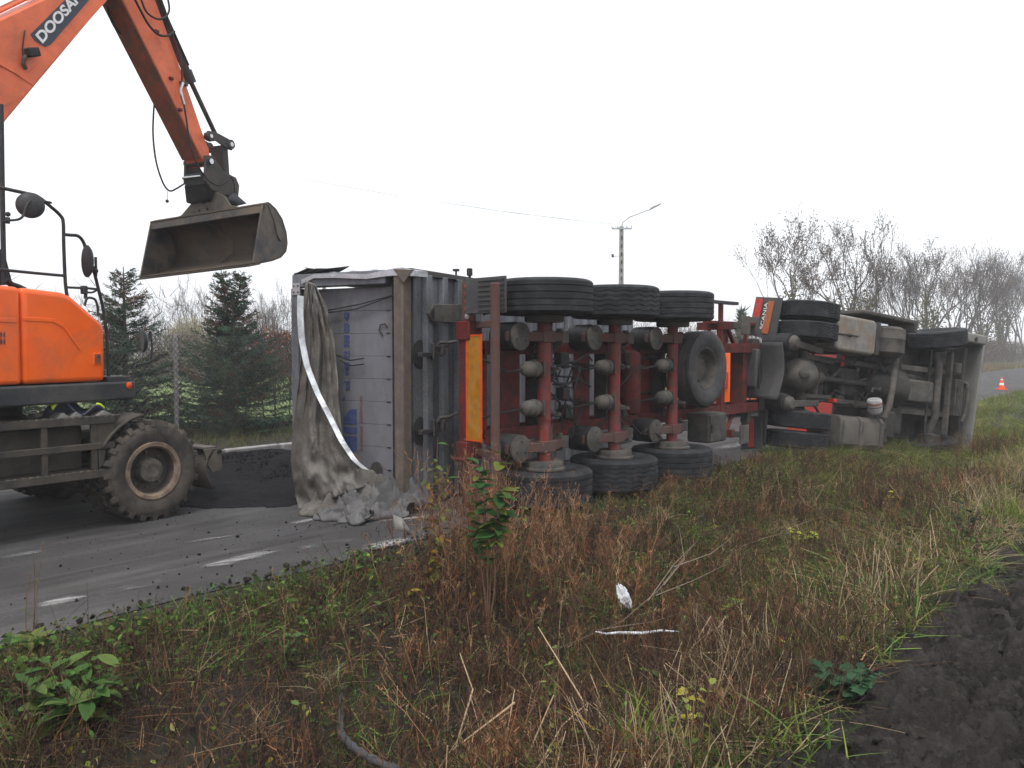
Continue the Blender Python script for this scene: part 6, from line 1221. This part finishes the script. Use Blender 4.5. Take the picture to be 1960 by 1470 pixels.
# green herb carpet in patches
bl = Blades()
for c, rs, rm, k, sz in ((px_sn(120, 1330, -.35), .5, .3, 900, .06), (px_sn(30, 1450, -.4), .35, .25, 500, .05), (px_sn(560, 1250, -.35), .45, .3, 700, .045), (px_sn(330, 1210, -.2), .5, .2, 400, .04), (px_sn(600, 1150, -.15), .6, .15, 600, .035), (px_sn(1330, 1090, -.35), .7, .35, 700, .045), (px_sn(1460, 1060, -.35), .8, .4, 800, .04), (px_sn(1600, 1120, -.25), .7, .35, 600, .045), (px_sn(1750, 1050, -.2), .6, .4, 600, .05), (px_sn(1400, 980, -.3), 1.0, .4, 700, .045), (px_sn(880, 1300, -.45), .4, .3, 260, .04), (px_sn(1150, 1180, -.4), .5, .3, 300, .04), (px_sn(1880, 1080, -.12), .5, .25, 400, .05)):
    s, m = RNG.normal(c[0], rs, k), RNG.normal(c[1], rm, k); kk = (m > -4.1) & (m < -.2 - .25 * RNG.random(k)); s, m = s[kk], m[kk]; n = len(s)
    bl.add(sn_xyz(s, m, .05 + .16 * RNG.random(n)), rdir(n, .3, 1), RNG.uniform(.5, 1.2, n) * sz, RNG.uniform(.5, 1.0, n) * sz * .62, rdir(n, -.35, .3), pick(GREEN[:3] + OLIVE[:1] + OLIVE[2:3], n, .3), 3, .1, shape=lambda t: math.sin(math.pi * min(.97, t * .9 + .08)))
    q = k // 2; s, m = RNG.normal(c[0], rs, q), RNG.normal(c[1], rm, q); kk = (m > -4.1) & (m < -.15); s, m = s[kk], m[kk]; q = len(s); bl.add(sn_xyz(s, m), rdir(q, 1, .5), RNG.uniform(.12, .3, q), .008, rdir(q, -.3, .5), pick(GREEN + OLIVE, q, .22), 3)
tag(bl.build('herb_carpet', M['leaf'], kind='stuff'), 'patches of small leaved green herbs in the ditch', 'herbs')
# 2. tall rusty weeds by the trailer axles
bl = Blades()
s, m = scatter(1700, -1.2, 6, -3.0, -.5, lambda s, m: tallness(s, m) ** 1.3 * .9 * (1 - .6 * smooth(-1.1, -.5, m) * smooth(1.2, 2.2, s)))
weed_plants(s, m, (.2 + .52 * RNG.random(len(s)) ** 2.0) * (.45 + .6 * tallness(s, m)) * (1 - .35 * smooth(2.0, 3.6, s)), RUST + RUST[:2] + DARKB[3:] + TAN[2:3], 8, .42, bl, .0056, .45, 3)
for c, r, k, hh_ in (((px_sn(935, 1170)[0], px_sn(935, 1170)[1]), .13, 60, 1.35), (px_sn(1120, 1120), .35, 40, .85), (px_sn(880, 1150), .25, 30, .8), ((TALL[0] + 1.2, -.95), .3, 30, .6)):
    s, m = RNG.normal(c[0], r, k), RNG.normal(c[1], r, k); weed_plants(s, m, hh_ * RNG.uniform(.7, 1.05, k), RUST, 10, .16, bl, .005, .3, 4)
s, m = scatter(900, -1.5, 7, -3.4, -.8, lambda s, m: .25 + .75 * patch(s, m, .8, 83)); weed_plants(s, m, RNG.uniform(.3, .62, len(s)), RUST + DARKB[2:] + DARKB[:2] + TAN[2:3], 4, .45, bl, .0055, .4, 2)
tag(bl.build('rust_weeds', M['dry'], kind='stuff'), 'tall rust brown dried weeds growing in front of the trailer axles', 'weeds')
# 3. grass and herbs
bl = Blades()
s, m = scatter(60000, -4.5, 17, -3.9, .02, lambda s, m: (.03 + .97 * smooth(2.5, 6, s)) * (.25 + .75 * patch(s, m, .7, 9)) + .7 * np.exp(-((m + .12) / .16) ** 2) * patch(s, m, 1.5, 2) + .2 * patch(s, m, .5, 21, .15, .35)); n = len(s)
near = np.clip((s + 4) / 8, .35, 1); low = np.where(m > -.45, .45, 1)
bl.add(sn_xyz(s, m, -.01), rdir(n, 1, .5), RNG.uniform(.10, .34, n) * low, .0065 * (.7 + near * .6), rdir(n, -.3, .5), np.where((patch(s, m, .45, 33) > .55)[:, None], pick(OLIVE + TAN[2:3] + DARKB[3:], n), pick(OLIVE + GREEN, n)), 3)
s, m = scatter(9000, 4.5, 17, -3.6, -.4, lambda s, m: .7 * patch(s, m, .6, 5)); n = len(s); bl.add(sn_xyz(s, m, .05), rdir(n, .4, .8), RNG.uniform(.15, .45, n), .006, rdir(n, -.2, .3), pick(TAN[2:] + RUST + OLIVE[3:], n), 3)
tag(bl.build('verge_grass', M['leaf'], kind='stuff'), 'olive and green rough grass along the road verge', 'grass')
bl = Blades()
s, m = scatter(26000, 11.5, 42, -4.0, -.02, lambda s, m: np.clip(.35 + .6 * patch(s, m, .4, 13), 0, 1)); n = len(s)
bl.add(sn_xyz(s, m, -.01), rdir(n, 1, .45), RNG.uniform(.12, .38, n), .012, rdir(n, -.3, .45), np.where((patch(s, m, .35, 3) > .5)[:, None], pick(YGREEN + OLIVE, n), pick(YGREEN + TAN[2:3] + GREEN, n)), 3)
tag(bl.build('bright_verge_grass', M['leaf'], kind='stuff'), 'bright yellow green grass beyond the tractor cab', 'grass')
# tufts: clustered blades so that the cover reads as clumps with dark gaps
def tufts(nc, per, sa, sb, na, nb, wf, h, w, palettes, spread=.5, bend=.5, r=.05):
    cs, cm = scatter(nc, sa, sb, na, nb, wf); k = len(cs); idx = np.repeat(np.arange(k), per); n = len(idx); s = cs[idx] + RNG.normal(size=n) * r; m = cm[idx] + RNG.normal(size=n) * r
    hc = RNG.uniform(.55, 1.25, k)[idx] * h; pal = RNG.integers(0, len(palettes), k); C = np.zeros((n, 3))
    for i, p in enumerate(palettes): q = pal[idx] == i; C[q] = pick(p, q.sum(), .15)
    C *= RNG.uniform(.7, 1.3, k)[idx][:, None]; D = rdir(n, 1, spread); ln = RNG.normal(size=(k, 2))[idx] * .25; D[:, :2] += ln; B_ = rdir(n, -.3, bend); B_[:, :2] += ln
    return sn_xyz(s, m, -.01), D, hc * RNG.uniform(.6, 1.1, n), w, B_, C
bl = Blades()
bl.add(*tufts(950, 44, 2.6, 12.5, -3.7, -.35, lambda s, m: .35 + .65 * patch(s, m, .6, 71), .34, .009, [OLIVE, OLIVE + YGREEN[2:], GREEN[:3] + OLIVE, YGREEN + OLIVE, YGREEN + GREEN, TAN[2:] + OLIVE[3:]], .55, .7, .06), 4)
bl.add(*tufts(230, 60, 9, 24, -3.9, -.1, lambda s, m: .5 + .5 * patch(s, m, .5, 17), .42, .011, [YGREEN, YGREEN + OLIVE, OLIVE, YGREEN + TAN[2:3]], .5, .7, .1), 4)
bl.add(*tufts(150, 30, -4, 3.2, -3.9, -.4, lambda s, m: patch(s, m, .7, 51, .0, .25), .24, .007, [OLIVE, GREEN[:3], TAN[2:3] + OLIVE], .6, .7, .045), 4)
bl.add(*tufts(240, 26, -3.6, 13, FIELD_N, -3.1, lambda s, m: .5 + .5 * patch(s, m, .9, 91), .3, .008, [GREEN, YGREEN + GREEN, TAN, TAN, OLIVE], .55, .6, .05), 4)
bl.add(*tufts(260, 34, 3.0, 13, -4.35, -3.7, lambda s, m: .35 + .65 * smooth(-4.3, -3.9, m) * smooth(2.6, 4.2, s), .3, .008, [TAN, TAN, YGREEN + GREEN, OLIVE + TAN, GREEN], .7, .7, .06), 4)
tag(bl.build('tufted_grass', M['leaf'], kind='stuff'), 'clumps of olive green and straw grass in the ditch', 'grass')
bl = Blades()
for (sa, sb, na, nb, nc, per, hh_, pal) in ((-4.4, 2.6, -3.8, -.6, 230, 15, .30, [DARKB, DARKB + RUST[3:4], RUST]), (3.0, 9.5, -3.4, -.5, 230, 16, .34, [DARKB, DARKB, RUST + DARKB])):
    cs, cm = scatter(nc, sa, sb, na, nb, lambda s, m: .4 + .6 * patch(s, m, .7, 61)); k = len(cs); idx = np.repeat(np.arange(k), per); n = len(idx); s, m = cs[idx] + RNG.normal(size=n) * .07, cm[idx] + RNG.normal(size=n) * .07
    for i, p in enumerate(pal): q = idx % len(pal) == i; weed_plants(s[q], m[q], hh_ * RNG.uniform(.5, 1.1, k)[idx][q], p, 5, .4, bl, .0055, .45, 3)
tag(bl.build('brown_bushy_weeds', M['dry'], kind='stuff'), 'bushy clumps of dark brown dried weeds', 'weeds')
# brown seed-head weeds around the cab
bl = Blades()
for c, r, k, h0, cols in ((px_sn(1760, 845, -.2), .35, 130, .62, DARKB + [(.2, .16, .1)]), (px_sn(1880, 880, -.2), .55, 170, .55, DARKB + RUST[1:2]), (px_sn(1700, 960, -.2), .6, 150, .4, DARKB), (px_sn(1820, 960, -.2), .6, 160, .42, DARKB + RUST), (px_sn(1560, 930, -.25), .7, 130, .3, RUST + DARKB), (px_sn(1450, 960, -.3), .7, 150, .32, DARKB + OLIVE[:2])):
    s, m = RNG.normal(c[0], r, k), RNG.normal(c[1], r * .7, k); weed_plants(s, m, h0 * RNG.uniform(.6, 1.1, k), cols, 7, .3, bl, .006, .4, 3)
tag(bl.build('seed_head_weeds', M['dry'], kind='stuff'), 'dark brown seed head weeds around the tractor cab', 'weeds')
# 4. straw stubble along the field edge
bl = Blades()
s, m = scatter(11000, -3.6, 14, FIELD_N - .15, -2.9, lambda s, m: np.exp(-((m + 3.55 - .12 * np.sin(s * 2)) / .34) ** 2) * (.3 + .7 * patch(s, m, .9, 4))); n = len(s)
flat = (RNG.random(n) < .6)[:, None]; D = np.where(flat, rdir(n, .22, 1.0), rdir(n, 1, .35)); D[:, :2] += np.array([DR.x, DR.y])[None] * np.where(flat, .55, .05)
bl.add(sn_xyz(s, m, .03 + 0 * s), D, RNG.uniform(.12, .46, n), .0065, rdir(n, -.12, .2), pick(TAN + TAN + OLIVE[3:], n), 3, .5)
s, m = scatter(9000, -3.8, 15, FIELD_N - .05, -2.7, lambda s, m: np.exp(-((m + 3.5) / .4) ** 2) * patch(s, m, .8, 15)); n = len(s)
bl.add(sn_xyz(s, m), rdir(n, 1, .35), RNG.uniform(.12, .42, n), .0075, rdir(n, -.2, .4), pick(GREEN + YGREEN + OLIVE, n), 4)
tag(bl.build('straw_grass', M['leaf'], kind='stuff'), 'pale straw and green blades along the edge of the ploughed field', 'grass')
# 5. leaf litter
bl = Blades(); s, m = scatter(7000, -4.2, 10, -3.9, -.3, lambda s, m: .2 + .8 * patch(s, m, 1.2, 31, .05, .3)); n = len(s)
bl.add(sn_xyz(s, m, .06 + .12 * RNG.random(len(s))), rdir(n, .35, 1), RNG.uniform(.02, .05, n), RNG.uniform(.014, .03, n), rdir(n, -.2, .3), pick(GREEN + YGREEN + [(.28, .2, .03), (.14, .08, .03)] + OLIVE, n), 3, .1, shape=lambda t: math.sin(math.pi * min(.97, t * .9 + .08)))
tag(bl.build('small_leaves', M['leaf'], kind='stuff'), 'small green and yellow leaves among the weeds', 'leaves')
# clods on the field
n = 1700; s, m = RNG.uniform(-2.5, 7, n), FIELD_N - .1 - 2.2 * RNG.random(n); P = np.stack([E0.x + DR.x * s + NR.x * m, E0.y + DR.y * s + NR.y * m, z_field(s, m) - .004], 1)
lumps(P, .006 + .03 * RNG.random(n) ** 3, M['soil'], 'soil_clods', 'dark clods on the ploughed field', 'clods', .42)
n = 2600; s, m = RNG.uniform(-4.5, 8, n), RNG.normal(-.12, .13, n); P = sn_xyz(s, np.minimum(m, .22), .0); P[:, 2] = np.where(m > 0, .006, P[:, 2] + .01)
lumps(P, .005 + .022 * RNG.random(n) ** 2.5, M['soil'], 'shoulder_soil', 'crumbled dark soil along the broken asphalt edge', 'soil', .4)

# ------------------------------------------------------------------ single plants
def leaf_mesh(name, L_, W_, col, fold=.25, droop=.25, lobed=False):
    V, C, Fc = [], [], []; N_ = 6
    for i in range(N_ + 1):
        t = i / N_; w = W_ / 2 * math.sin(math.pi * (t * .93 + .05)) ** .8 * (1 + (.22 * math.cos(i * 3.1) if lobed else 0)); z = -droop * L_ * t * t
        for k in (-1, 0, 1): V.append((L_ * t, k * w, z + abs(k) * w * fold)); q = .9 if k == 0 else 1.06; C.append(tuple(c * q for c in col))
    for i in range(N_):
        for k in (0, 1): a = i * 3 + k; Fc.append((a, a + 1, a + 4, a + 3))
    me_o = mesh_np(name, V, Fc, M['leaf'], None, np.array(C), smooth=True); me = me_o.data; bpy.data.objects.remove(me_o); return me
def hit(px, py):
    z = -.2
    for _ in range(14): p = ground(px, py, z); z = zgp(p)
    return p
def leafy(name, label, px, py, z0, H, nst, nl, L_, W_, cols, spread=.15, lobed=False, droop=.25, group=None, lmin=.15, cat='plant', stem='bark_red', pitch=(-.2, .7)):
    b = hit(px, py); b.z = zgp(b) - .01; root = thing(name, label, cat, loc=b, group=group); lm = [leaf_mesh('leaf', L_ * k, W_ * k, c, lobed=lobed, droop=droop) for c in cols for k in (.8, 1.1)]
    for i in range(nst):
        a = random.uniform(0, 6.283); d = Vector((math.cos(a) * spread, math.sin(a) * spread, 1)).normalized(); h = H * random.uniform(.65, 1.05); pts = [Vector((random.uniform(-.03, .03), random.uniform(-.03, .03), 0))]
        for q in range(4): pts.append(pts[-1] + (d + Vector((random.gauss(0, .08), random.gauss(0, .08), 0))).normalized() * (h / 4))
        k_ = .45 if L_ < .04 else 1; MB().tube(pts, [.007 * k_, .006 * k_, .005 * k_, .004 * k_, .002], 6).build('stem', M[stem], root)
        for k in range(nl):
            t = random.uniform(lmin, 1); j = min(int(t * 4), 3); p = pts[j].lerp(pts[j + 1], t * 4 - j)
            o = bpy.data.objects.new('leaf', random.choice(lm)); COL.objects.link(o); o.parent = root; o.location = p; o.rotation_euler = (random.uniform(-.4, .4), -random.uniform(*pitch), random.uniform(0, 6.283)); k_ = random.uniform(.7, 1.15) * (1.1 - .35 * t); o.scale = (k_, k_, k_)
    return root
DG = (.035, .085, .025); MG = (.06, .12, .03); YG = (.2, .24, .04); YE = (.42, .34, .04); BR = (.2, .10, .03)
leafy('sapling', 'leafy green sapling with big leaves before the red rear beam', 938, 1225, -.28, 1.55, 4, 30, .14, .09, (DG, (.045, .11, .03), (.12, .14, .03)), .08, lmin=.5)
leafy('nettle', 'slender green nettle in front of the corner post of the trailer', 838, 1075, -.1, 1.05, 3, 26, .12, .05, (MG, (.11, .15, .04), (.2, .15, .03)), .05, lmin=.2)
leafy('yellowing_sapling', 'yellowing sapling low beside the worn road marking', 835, 1120, -.25, .5, 3, 14, .11, .055, ((.24, .19, .03), (.15, .16, .03), (.26, .15, .03)), .2)
leafy('nettle', 'bright green nettle clump at the asphalt edge', 705, 1125, -.2, .34, 6, 9, .08, .045, (MG, DG, (.08, .15, .04)), .3)
leafy('nettle', 'small green sprig in front of the lower rear tyre', 1010, 1040, -.1, .55, 2, 12, .09, .05, (DG, (.12, .2, .04)), .12)
leafy('vine_bush', 'bush of yellow green maple like leaves in the ditch', 1535, 1062, -.3, .33, 9, 9, .075, .07, ((.3, .32, .05), (.22, .27, .05), (.38, .34, .06)), .5, True)
leafy('vine_bush', 'thin spray of yellow leaves above the brown weeds', 1700, 985, -.25, .35, 4, 8, .07, .05, ((.34, .27, .04), (.26, .26, .04)), .3)
leafy('mallow', 'dark blue green mallow clump on the edge of the ploughed soil', 1610, 1345, -.12, .26, 14, 7, .085, .085, ((.03, .075, .035), (.04, .09, .045), (.025, .06, .03)), .7, True)
leafy('dock', 'broad leaved green dock on the left bank of the ditch', 140, 1385, -.3, .36, 20, 7, .17, .075, (MG, (.05, .11, .03), (.1, .15, .04)), .8)
leafy('dock', 'green herb patch against the crumbling asphalt edge', 40, 1270, -.15, .2, 10, 6, .12, .06, (MG, DG, (.12, .15, .04)), .7)
leafy('bramble', 'dark green bramble below the straw heap', 1845, 1050, -.15, .5, 9, 14, .06, .04, ((.03, .055, .025), (.04, .065, .03)), .35)
leafy('maple_seedling', 'lime green seedling leaves in mid ditch', 1412, 1200, -.35, .28, 6, 7, .08, .07, ((.2, .28, .06), (.12, .2, .05)), .45, True)
leafy('nettle', 'low nettle patch beside the dead grass tuft', 545, 1270, -.35, .22, 9, 7, .07, .045, (MG, DG, (.07, .13, .04)), .5)
leafy('herb', 'small green leaves along the brown bank', 1330, 1180, -.35, .25, 6, 8, .06, .05, ((.07, .15, .06), (.09, .16, .05)), .6)
leafy('hop_shoot', 'climbing shoot with yellow green leaves on a reed', 1050, 1380, -.35, .5, 2, 11, .06, .05, ((.17, .2, .04), (.12, .17, .04)), .15, True)
leafy('hop_shoot', 'yellow leaved shoot among the foreground blades', 1330, 1440, -.2, .35, 4, 8, .055, .045, ((.34, .3, .05), (.2, .24, .05)), .35, True)
leafy('tall_mugwort', 'thin grey green mugwort stalk rising over the asphalt', 55, 1240, -.1, .62, 3, 26, .03, .008, ((.10, .11, .05), (.13, .12, .06)), .12, lmin=.3)
leafy('herb', 'green weeds between straw blades and soil', 1790, 1110, -.1, .2, 8, 8, .06, .05, (MG, YG), .6)
# strap-leaved grass clumps in the foreground
def clump(label, px, py, z0, n, h, w, cols, spread=.35, bend=.5, r=.1):
    b = hit(px, py); b.z = zgp(b) - .01; a = RNG.normal(size=(n, 2)) * r; P = np.stack([a[:, 0], a[:, 1], np.zeros(n)], 1)
    o = Blades().add(P, rdir(n, 1, spread), h * RNG.uniform(.5, 1.1, n), w, rdir(n, -.25, bend), pick(cols, n), 6, .05, shape=lambda t: (1 - t) ** .7 * (1 - .3 * (1 - t) ** 6) + .03).build('grass_tuft', M['leaf']); o.location = b; return tag(o, label, 'grass tuft', 'grass tufts in the ditch')
clump('broad green blades with yellow ones at the foot of dry reeds', 1230, 1455, -.25, 60, .42, .014, GREEN + YGREEN + [(.45, .27, .05)], .45, .6, .07)
clump('lush green tuft by the bottom edge of the soil', 1500, 1450, -.15, 70, .34, .012, GREEN + YGREEN, .55, .7, .12)
clump('green tuft with arching blades at the asphalt edge', 305, 1215, -.12, 40, .26, .010, GREEN + YGREEN[:1], .6, .7, .06)
clump('small lime tuft on the mossy shoulder', 500, 1165, -.1, 50, .12, .008, YGREEN + GREEN, .6, .5, .03)
clump('pale dead tuft splayed on the brown weeds', 490, 1410, -.4, 45, .22, .006, TAN, .9, .8, .03)
clump('bleached dead tuft beside the black hose', 620, 1310, -.4, 60, .26, .006, TAN + OLIVE[3:], .9, .7, .05)
clump('bright green reed grass tuft against the right bank', 1935, 1010, -.15, 120, .5, .012, YGREEN + GREEN[3:], .45, .5, .07)
clump('upright green blades on the straw strip', 1730, 1190, -.1, 36, .36, .010, GREEN + OLIVE[3:], .2, .3, .1)
clump('olive tuft below the dual wheels', 1480, 880, -.1, 120, .42, .010, OLIVE + GREEN, .55, .7, .06)
clump('olive tuft before the fuel tank', 1600, 880, -.1, 110, .4, .010, OLIVE + YGREEN[2:] + GREEN, .55, .7, .06)
clump('yellowed grass tuft in the lower left of the bank', 40, 1440, -.35, 80, .35, .008, OLIVE + YGREEN[2:] + TAN[2:3], .6, .9, .06)
clump('grey green tuft beside the wild seedling', 640, 1200, -.25, 70, .28, .007, OLIVE + GREEN, .6, .8, .05)
# dry reed stalks
def reed(pts, d, r=.0055):
    P = [at_d(px, py, d + dd) for px, py, dd in pts]; o = MB().tube([p - P[0] for p in P], [r] + [r * .9] * (len(P) - 2) + [r * .5], 6).build('reed_stalk', M['reed']); o.location = P[0]
    return tag(o, 'long dry pale reed stalk leaning over the foreground weeds', 'reed stalk', 'dry reed stalks')
M['reed'] = pm('dry_reed', (.44, .32, .2), (.34, .24, .15), 30, .8, bump=.1)
for pts, d in ((((1155, 1470, -.3), (1115, 1340, 0), (1030, 1200, .2)), 4.1), (((1030, 1470, -.2), (1075, 1390, 0), (1125, 1345, .1), (1110, 1470, -.1)), 3.9), (((1290, 1300, 0), (1360, 1180, .1), (1420, 1300, 0)), 4.9), (((1310, 1290, 0), (1390, 1180, .15), (1398, 1290, .1)), 5.0), (((1330, 1270, 0), (1362, 1196, .1), (1450, 1260, .2)), 5.05), (((1428, 1290, 0), (1418, 1155, .1)), 5.0), (((1320, 1380, 0), (1270, 1270, .1)), 4.4), (((1165, 1380, 0), (1130, 1290, .1)), 4.2), (((1345, 1250, 0), (1460, 1245, .1)), 4.8), (((1310, 1305, 0), (1395, 1300, .1)), 4.6), (((1000, 1470, 0), (1060, 1330, .1)), 3.8), (((960, 1470, 0), (985, 1320, .2)), 3.9), (((860, 1470, 0), (905, 1320, .3), (880, 1250, .4)), 4.2), (((935, 1460, 0), (900, 1330, .2)), 4.3), (((1225, 1350, 0), (1200, 1250, .1)), 4.6), (((1440, 1400, 0), (1400, 1320, .1)), 4.0), (((1460, 1390, 0), (1530, 1270, .2)), 4.2), (((985, 1345, 0), (860, 1440, -.3)), 4.0), (((1480, 1330, 0), (1440, 1280, .1)), 4.4), (((0, 1390, 0), (60, 1355, .1), (110, 1330, .2)), 4.1), (((110, 1390, 0), (150, 1365, .1)), 4.2)):
    reed(pts, d)
for k in range(26):
    x = 1340 + random.random() * 460; y = 1390 - (x - 1340) * .62 + random.uniform(-40, 40); hgt = random.uniform(50, 130); reed(((x, y, 0), (x + random.uniform(-35, 35), y - hgt, .1)), 4.4 + (x - 1340) * .0045, .0045)
# dead twiggy branch
bb_ = at_d(1190, 1190, 5.6); br = thing('dead_branch', 'pale dead branch with forked twigs lying across the weeds', 'branch', loc=bb_)
M['twig'] = pm('grey_dead_twig', (.2, .155, .12), (.13, .1, .08), 30, .85, bump=.2)
for pts in (((1060, 1245), (1190, 1190), (1260, 1130), (1330, 1040)), ((1240, 1150), (1290, 1080), (1335, 1035)), ((1255, 1140), (1330, 1110), (1390, 1080)), ((1270, 1120), (1310, 1070), (1300, 1010)), ((1150, 1205), (1250, 1190), (1330, 1165)), ((1290, 1085), (1360, 1060), (1400, 1030))):
    MB().tube([at_d(px, py, 5.5 + .35 * i) - bb_ for i, (px, py) in enumerate(pts)], [.0045] + [.003] * (len(pts) - 2) + [.0012], 6).build('twig', M['twig'], br)
# rubbish: black hose, white pipe, plastic bag
hp_ = [at_d(px, py, d) for px, py, d in ((665, 1290, 5.0), (655, 1325, 4.75), (652, 1370, 4.5), (652, 1400, 4.3), (665, 1420, 4.15), (690, 1440, 4.0), (730, 1462, 3.85), (800, 1490, 3.7))]
ho_ = MB(); Q = []
for i in range(len(hp_) - 1):
    p0, p1, p2, p3 = hp_[max(i - 1, 0)], hp_[i], hp_[i + 1], hp_[min(i + 2, len(hp_) - 1)]
    for k in range(6): t = k / 6; Q.append(.5 * ((2 * p1) + (p2 - p0) * t + (2 * p0 - 5 * p1 + 4 * p2 - p3) * t * t + (3 * p1 - p0 - 3 * p2 + p3) * t ** 3))
o = ho_.tube([q - Q[0] for q in Q], [.021 + .004 * math.sin(i * 1.7) for i in range(len(Q))], 10).build('old_hose', M['plastic']); o.location = Q[0]; tag(o, 'old dusty black hose snaking through the brown weeds', 'hose')
wp = [at_d(px, py, 5.55) for px, py in ((1140, 1209), (1160, 1213), (1185, 1211), (1230, 1212), (1265, 1207), (1300, 1209))]
o = MB().tube([q - wp[0] for q in wp], [.004, .007, .010, .011, .008, .004], 8).build('plastic_strip', M['white_plastic']); o.location = wp[0]; tag(o, 'white crumpled plastic strip lying in the weeds', 'plastic strip')
bg0 = at_d(1195, 1142, 6.1)
def bagf(u, v): a, t = u * 6.283, v * math.pi; r = .045 * (1 + .35 * float(fbm(math.cos(a) * 1.5 + 3, math.sin(a) * 1.5 + t * 1.4, 3)) * 2); return Vector((math.sin(t) * math.cos(a) * r * .8, math.sin(t) * math.sin(a) * r * .6, math.cos(t) * r * 1.7 + .015 * math.sin(a * 3)))
o = MB().grid(bagf, 26, 16).build('plastic_bag', M['white_plastic'], sharp=20); o.location = bg0; o.rotation_euler = (0, -.4, 0); tag(o, 'small crumpled white plastic bag caught in rusty weeds', 'plastic bag')

# ------------------------------------------------------------------ haze
hz = MB().box((30, 190, 10), (900, 560, 24)).build('haze', M['white'], smooth=False)
m = bpy.data.materials.new('thin_mist'); m.use_nodes = True; t = m.node_tree; t.nodes.remove(t.nodes['Principled BSDF']); pv = t.nodes.new('ShaderNodeVolumePrincipled'); pv.inputs['Color'].default_value = (.96, .97, 1, 1); pv.inputs['Density'].default_value = .0018; pv.inputs['Anisotropy'].default_value = 0
t.links.new(pv.outputs[0], t.nodes['Material Output'].inputs['Volume']); hz.data.materials.clear(); hz.data.materials.append(m); hz['kind'] = 'stuff'; tag(hz, 'thin pale mist over the fields', 'haze')
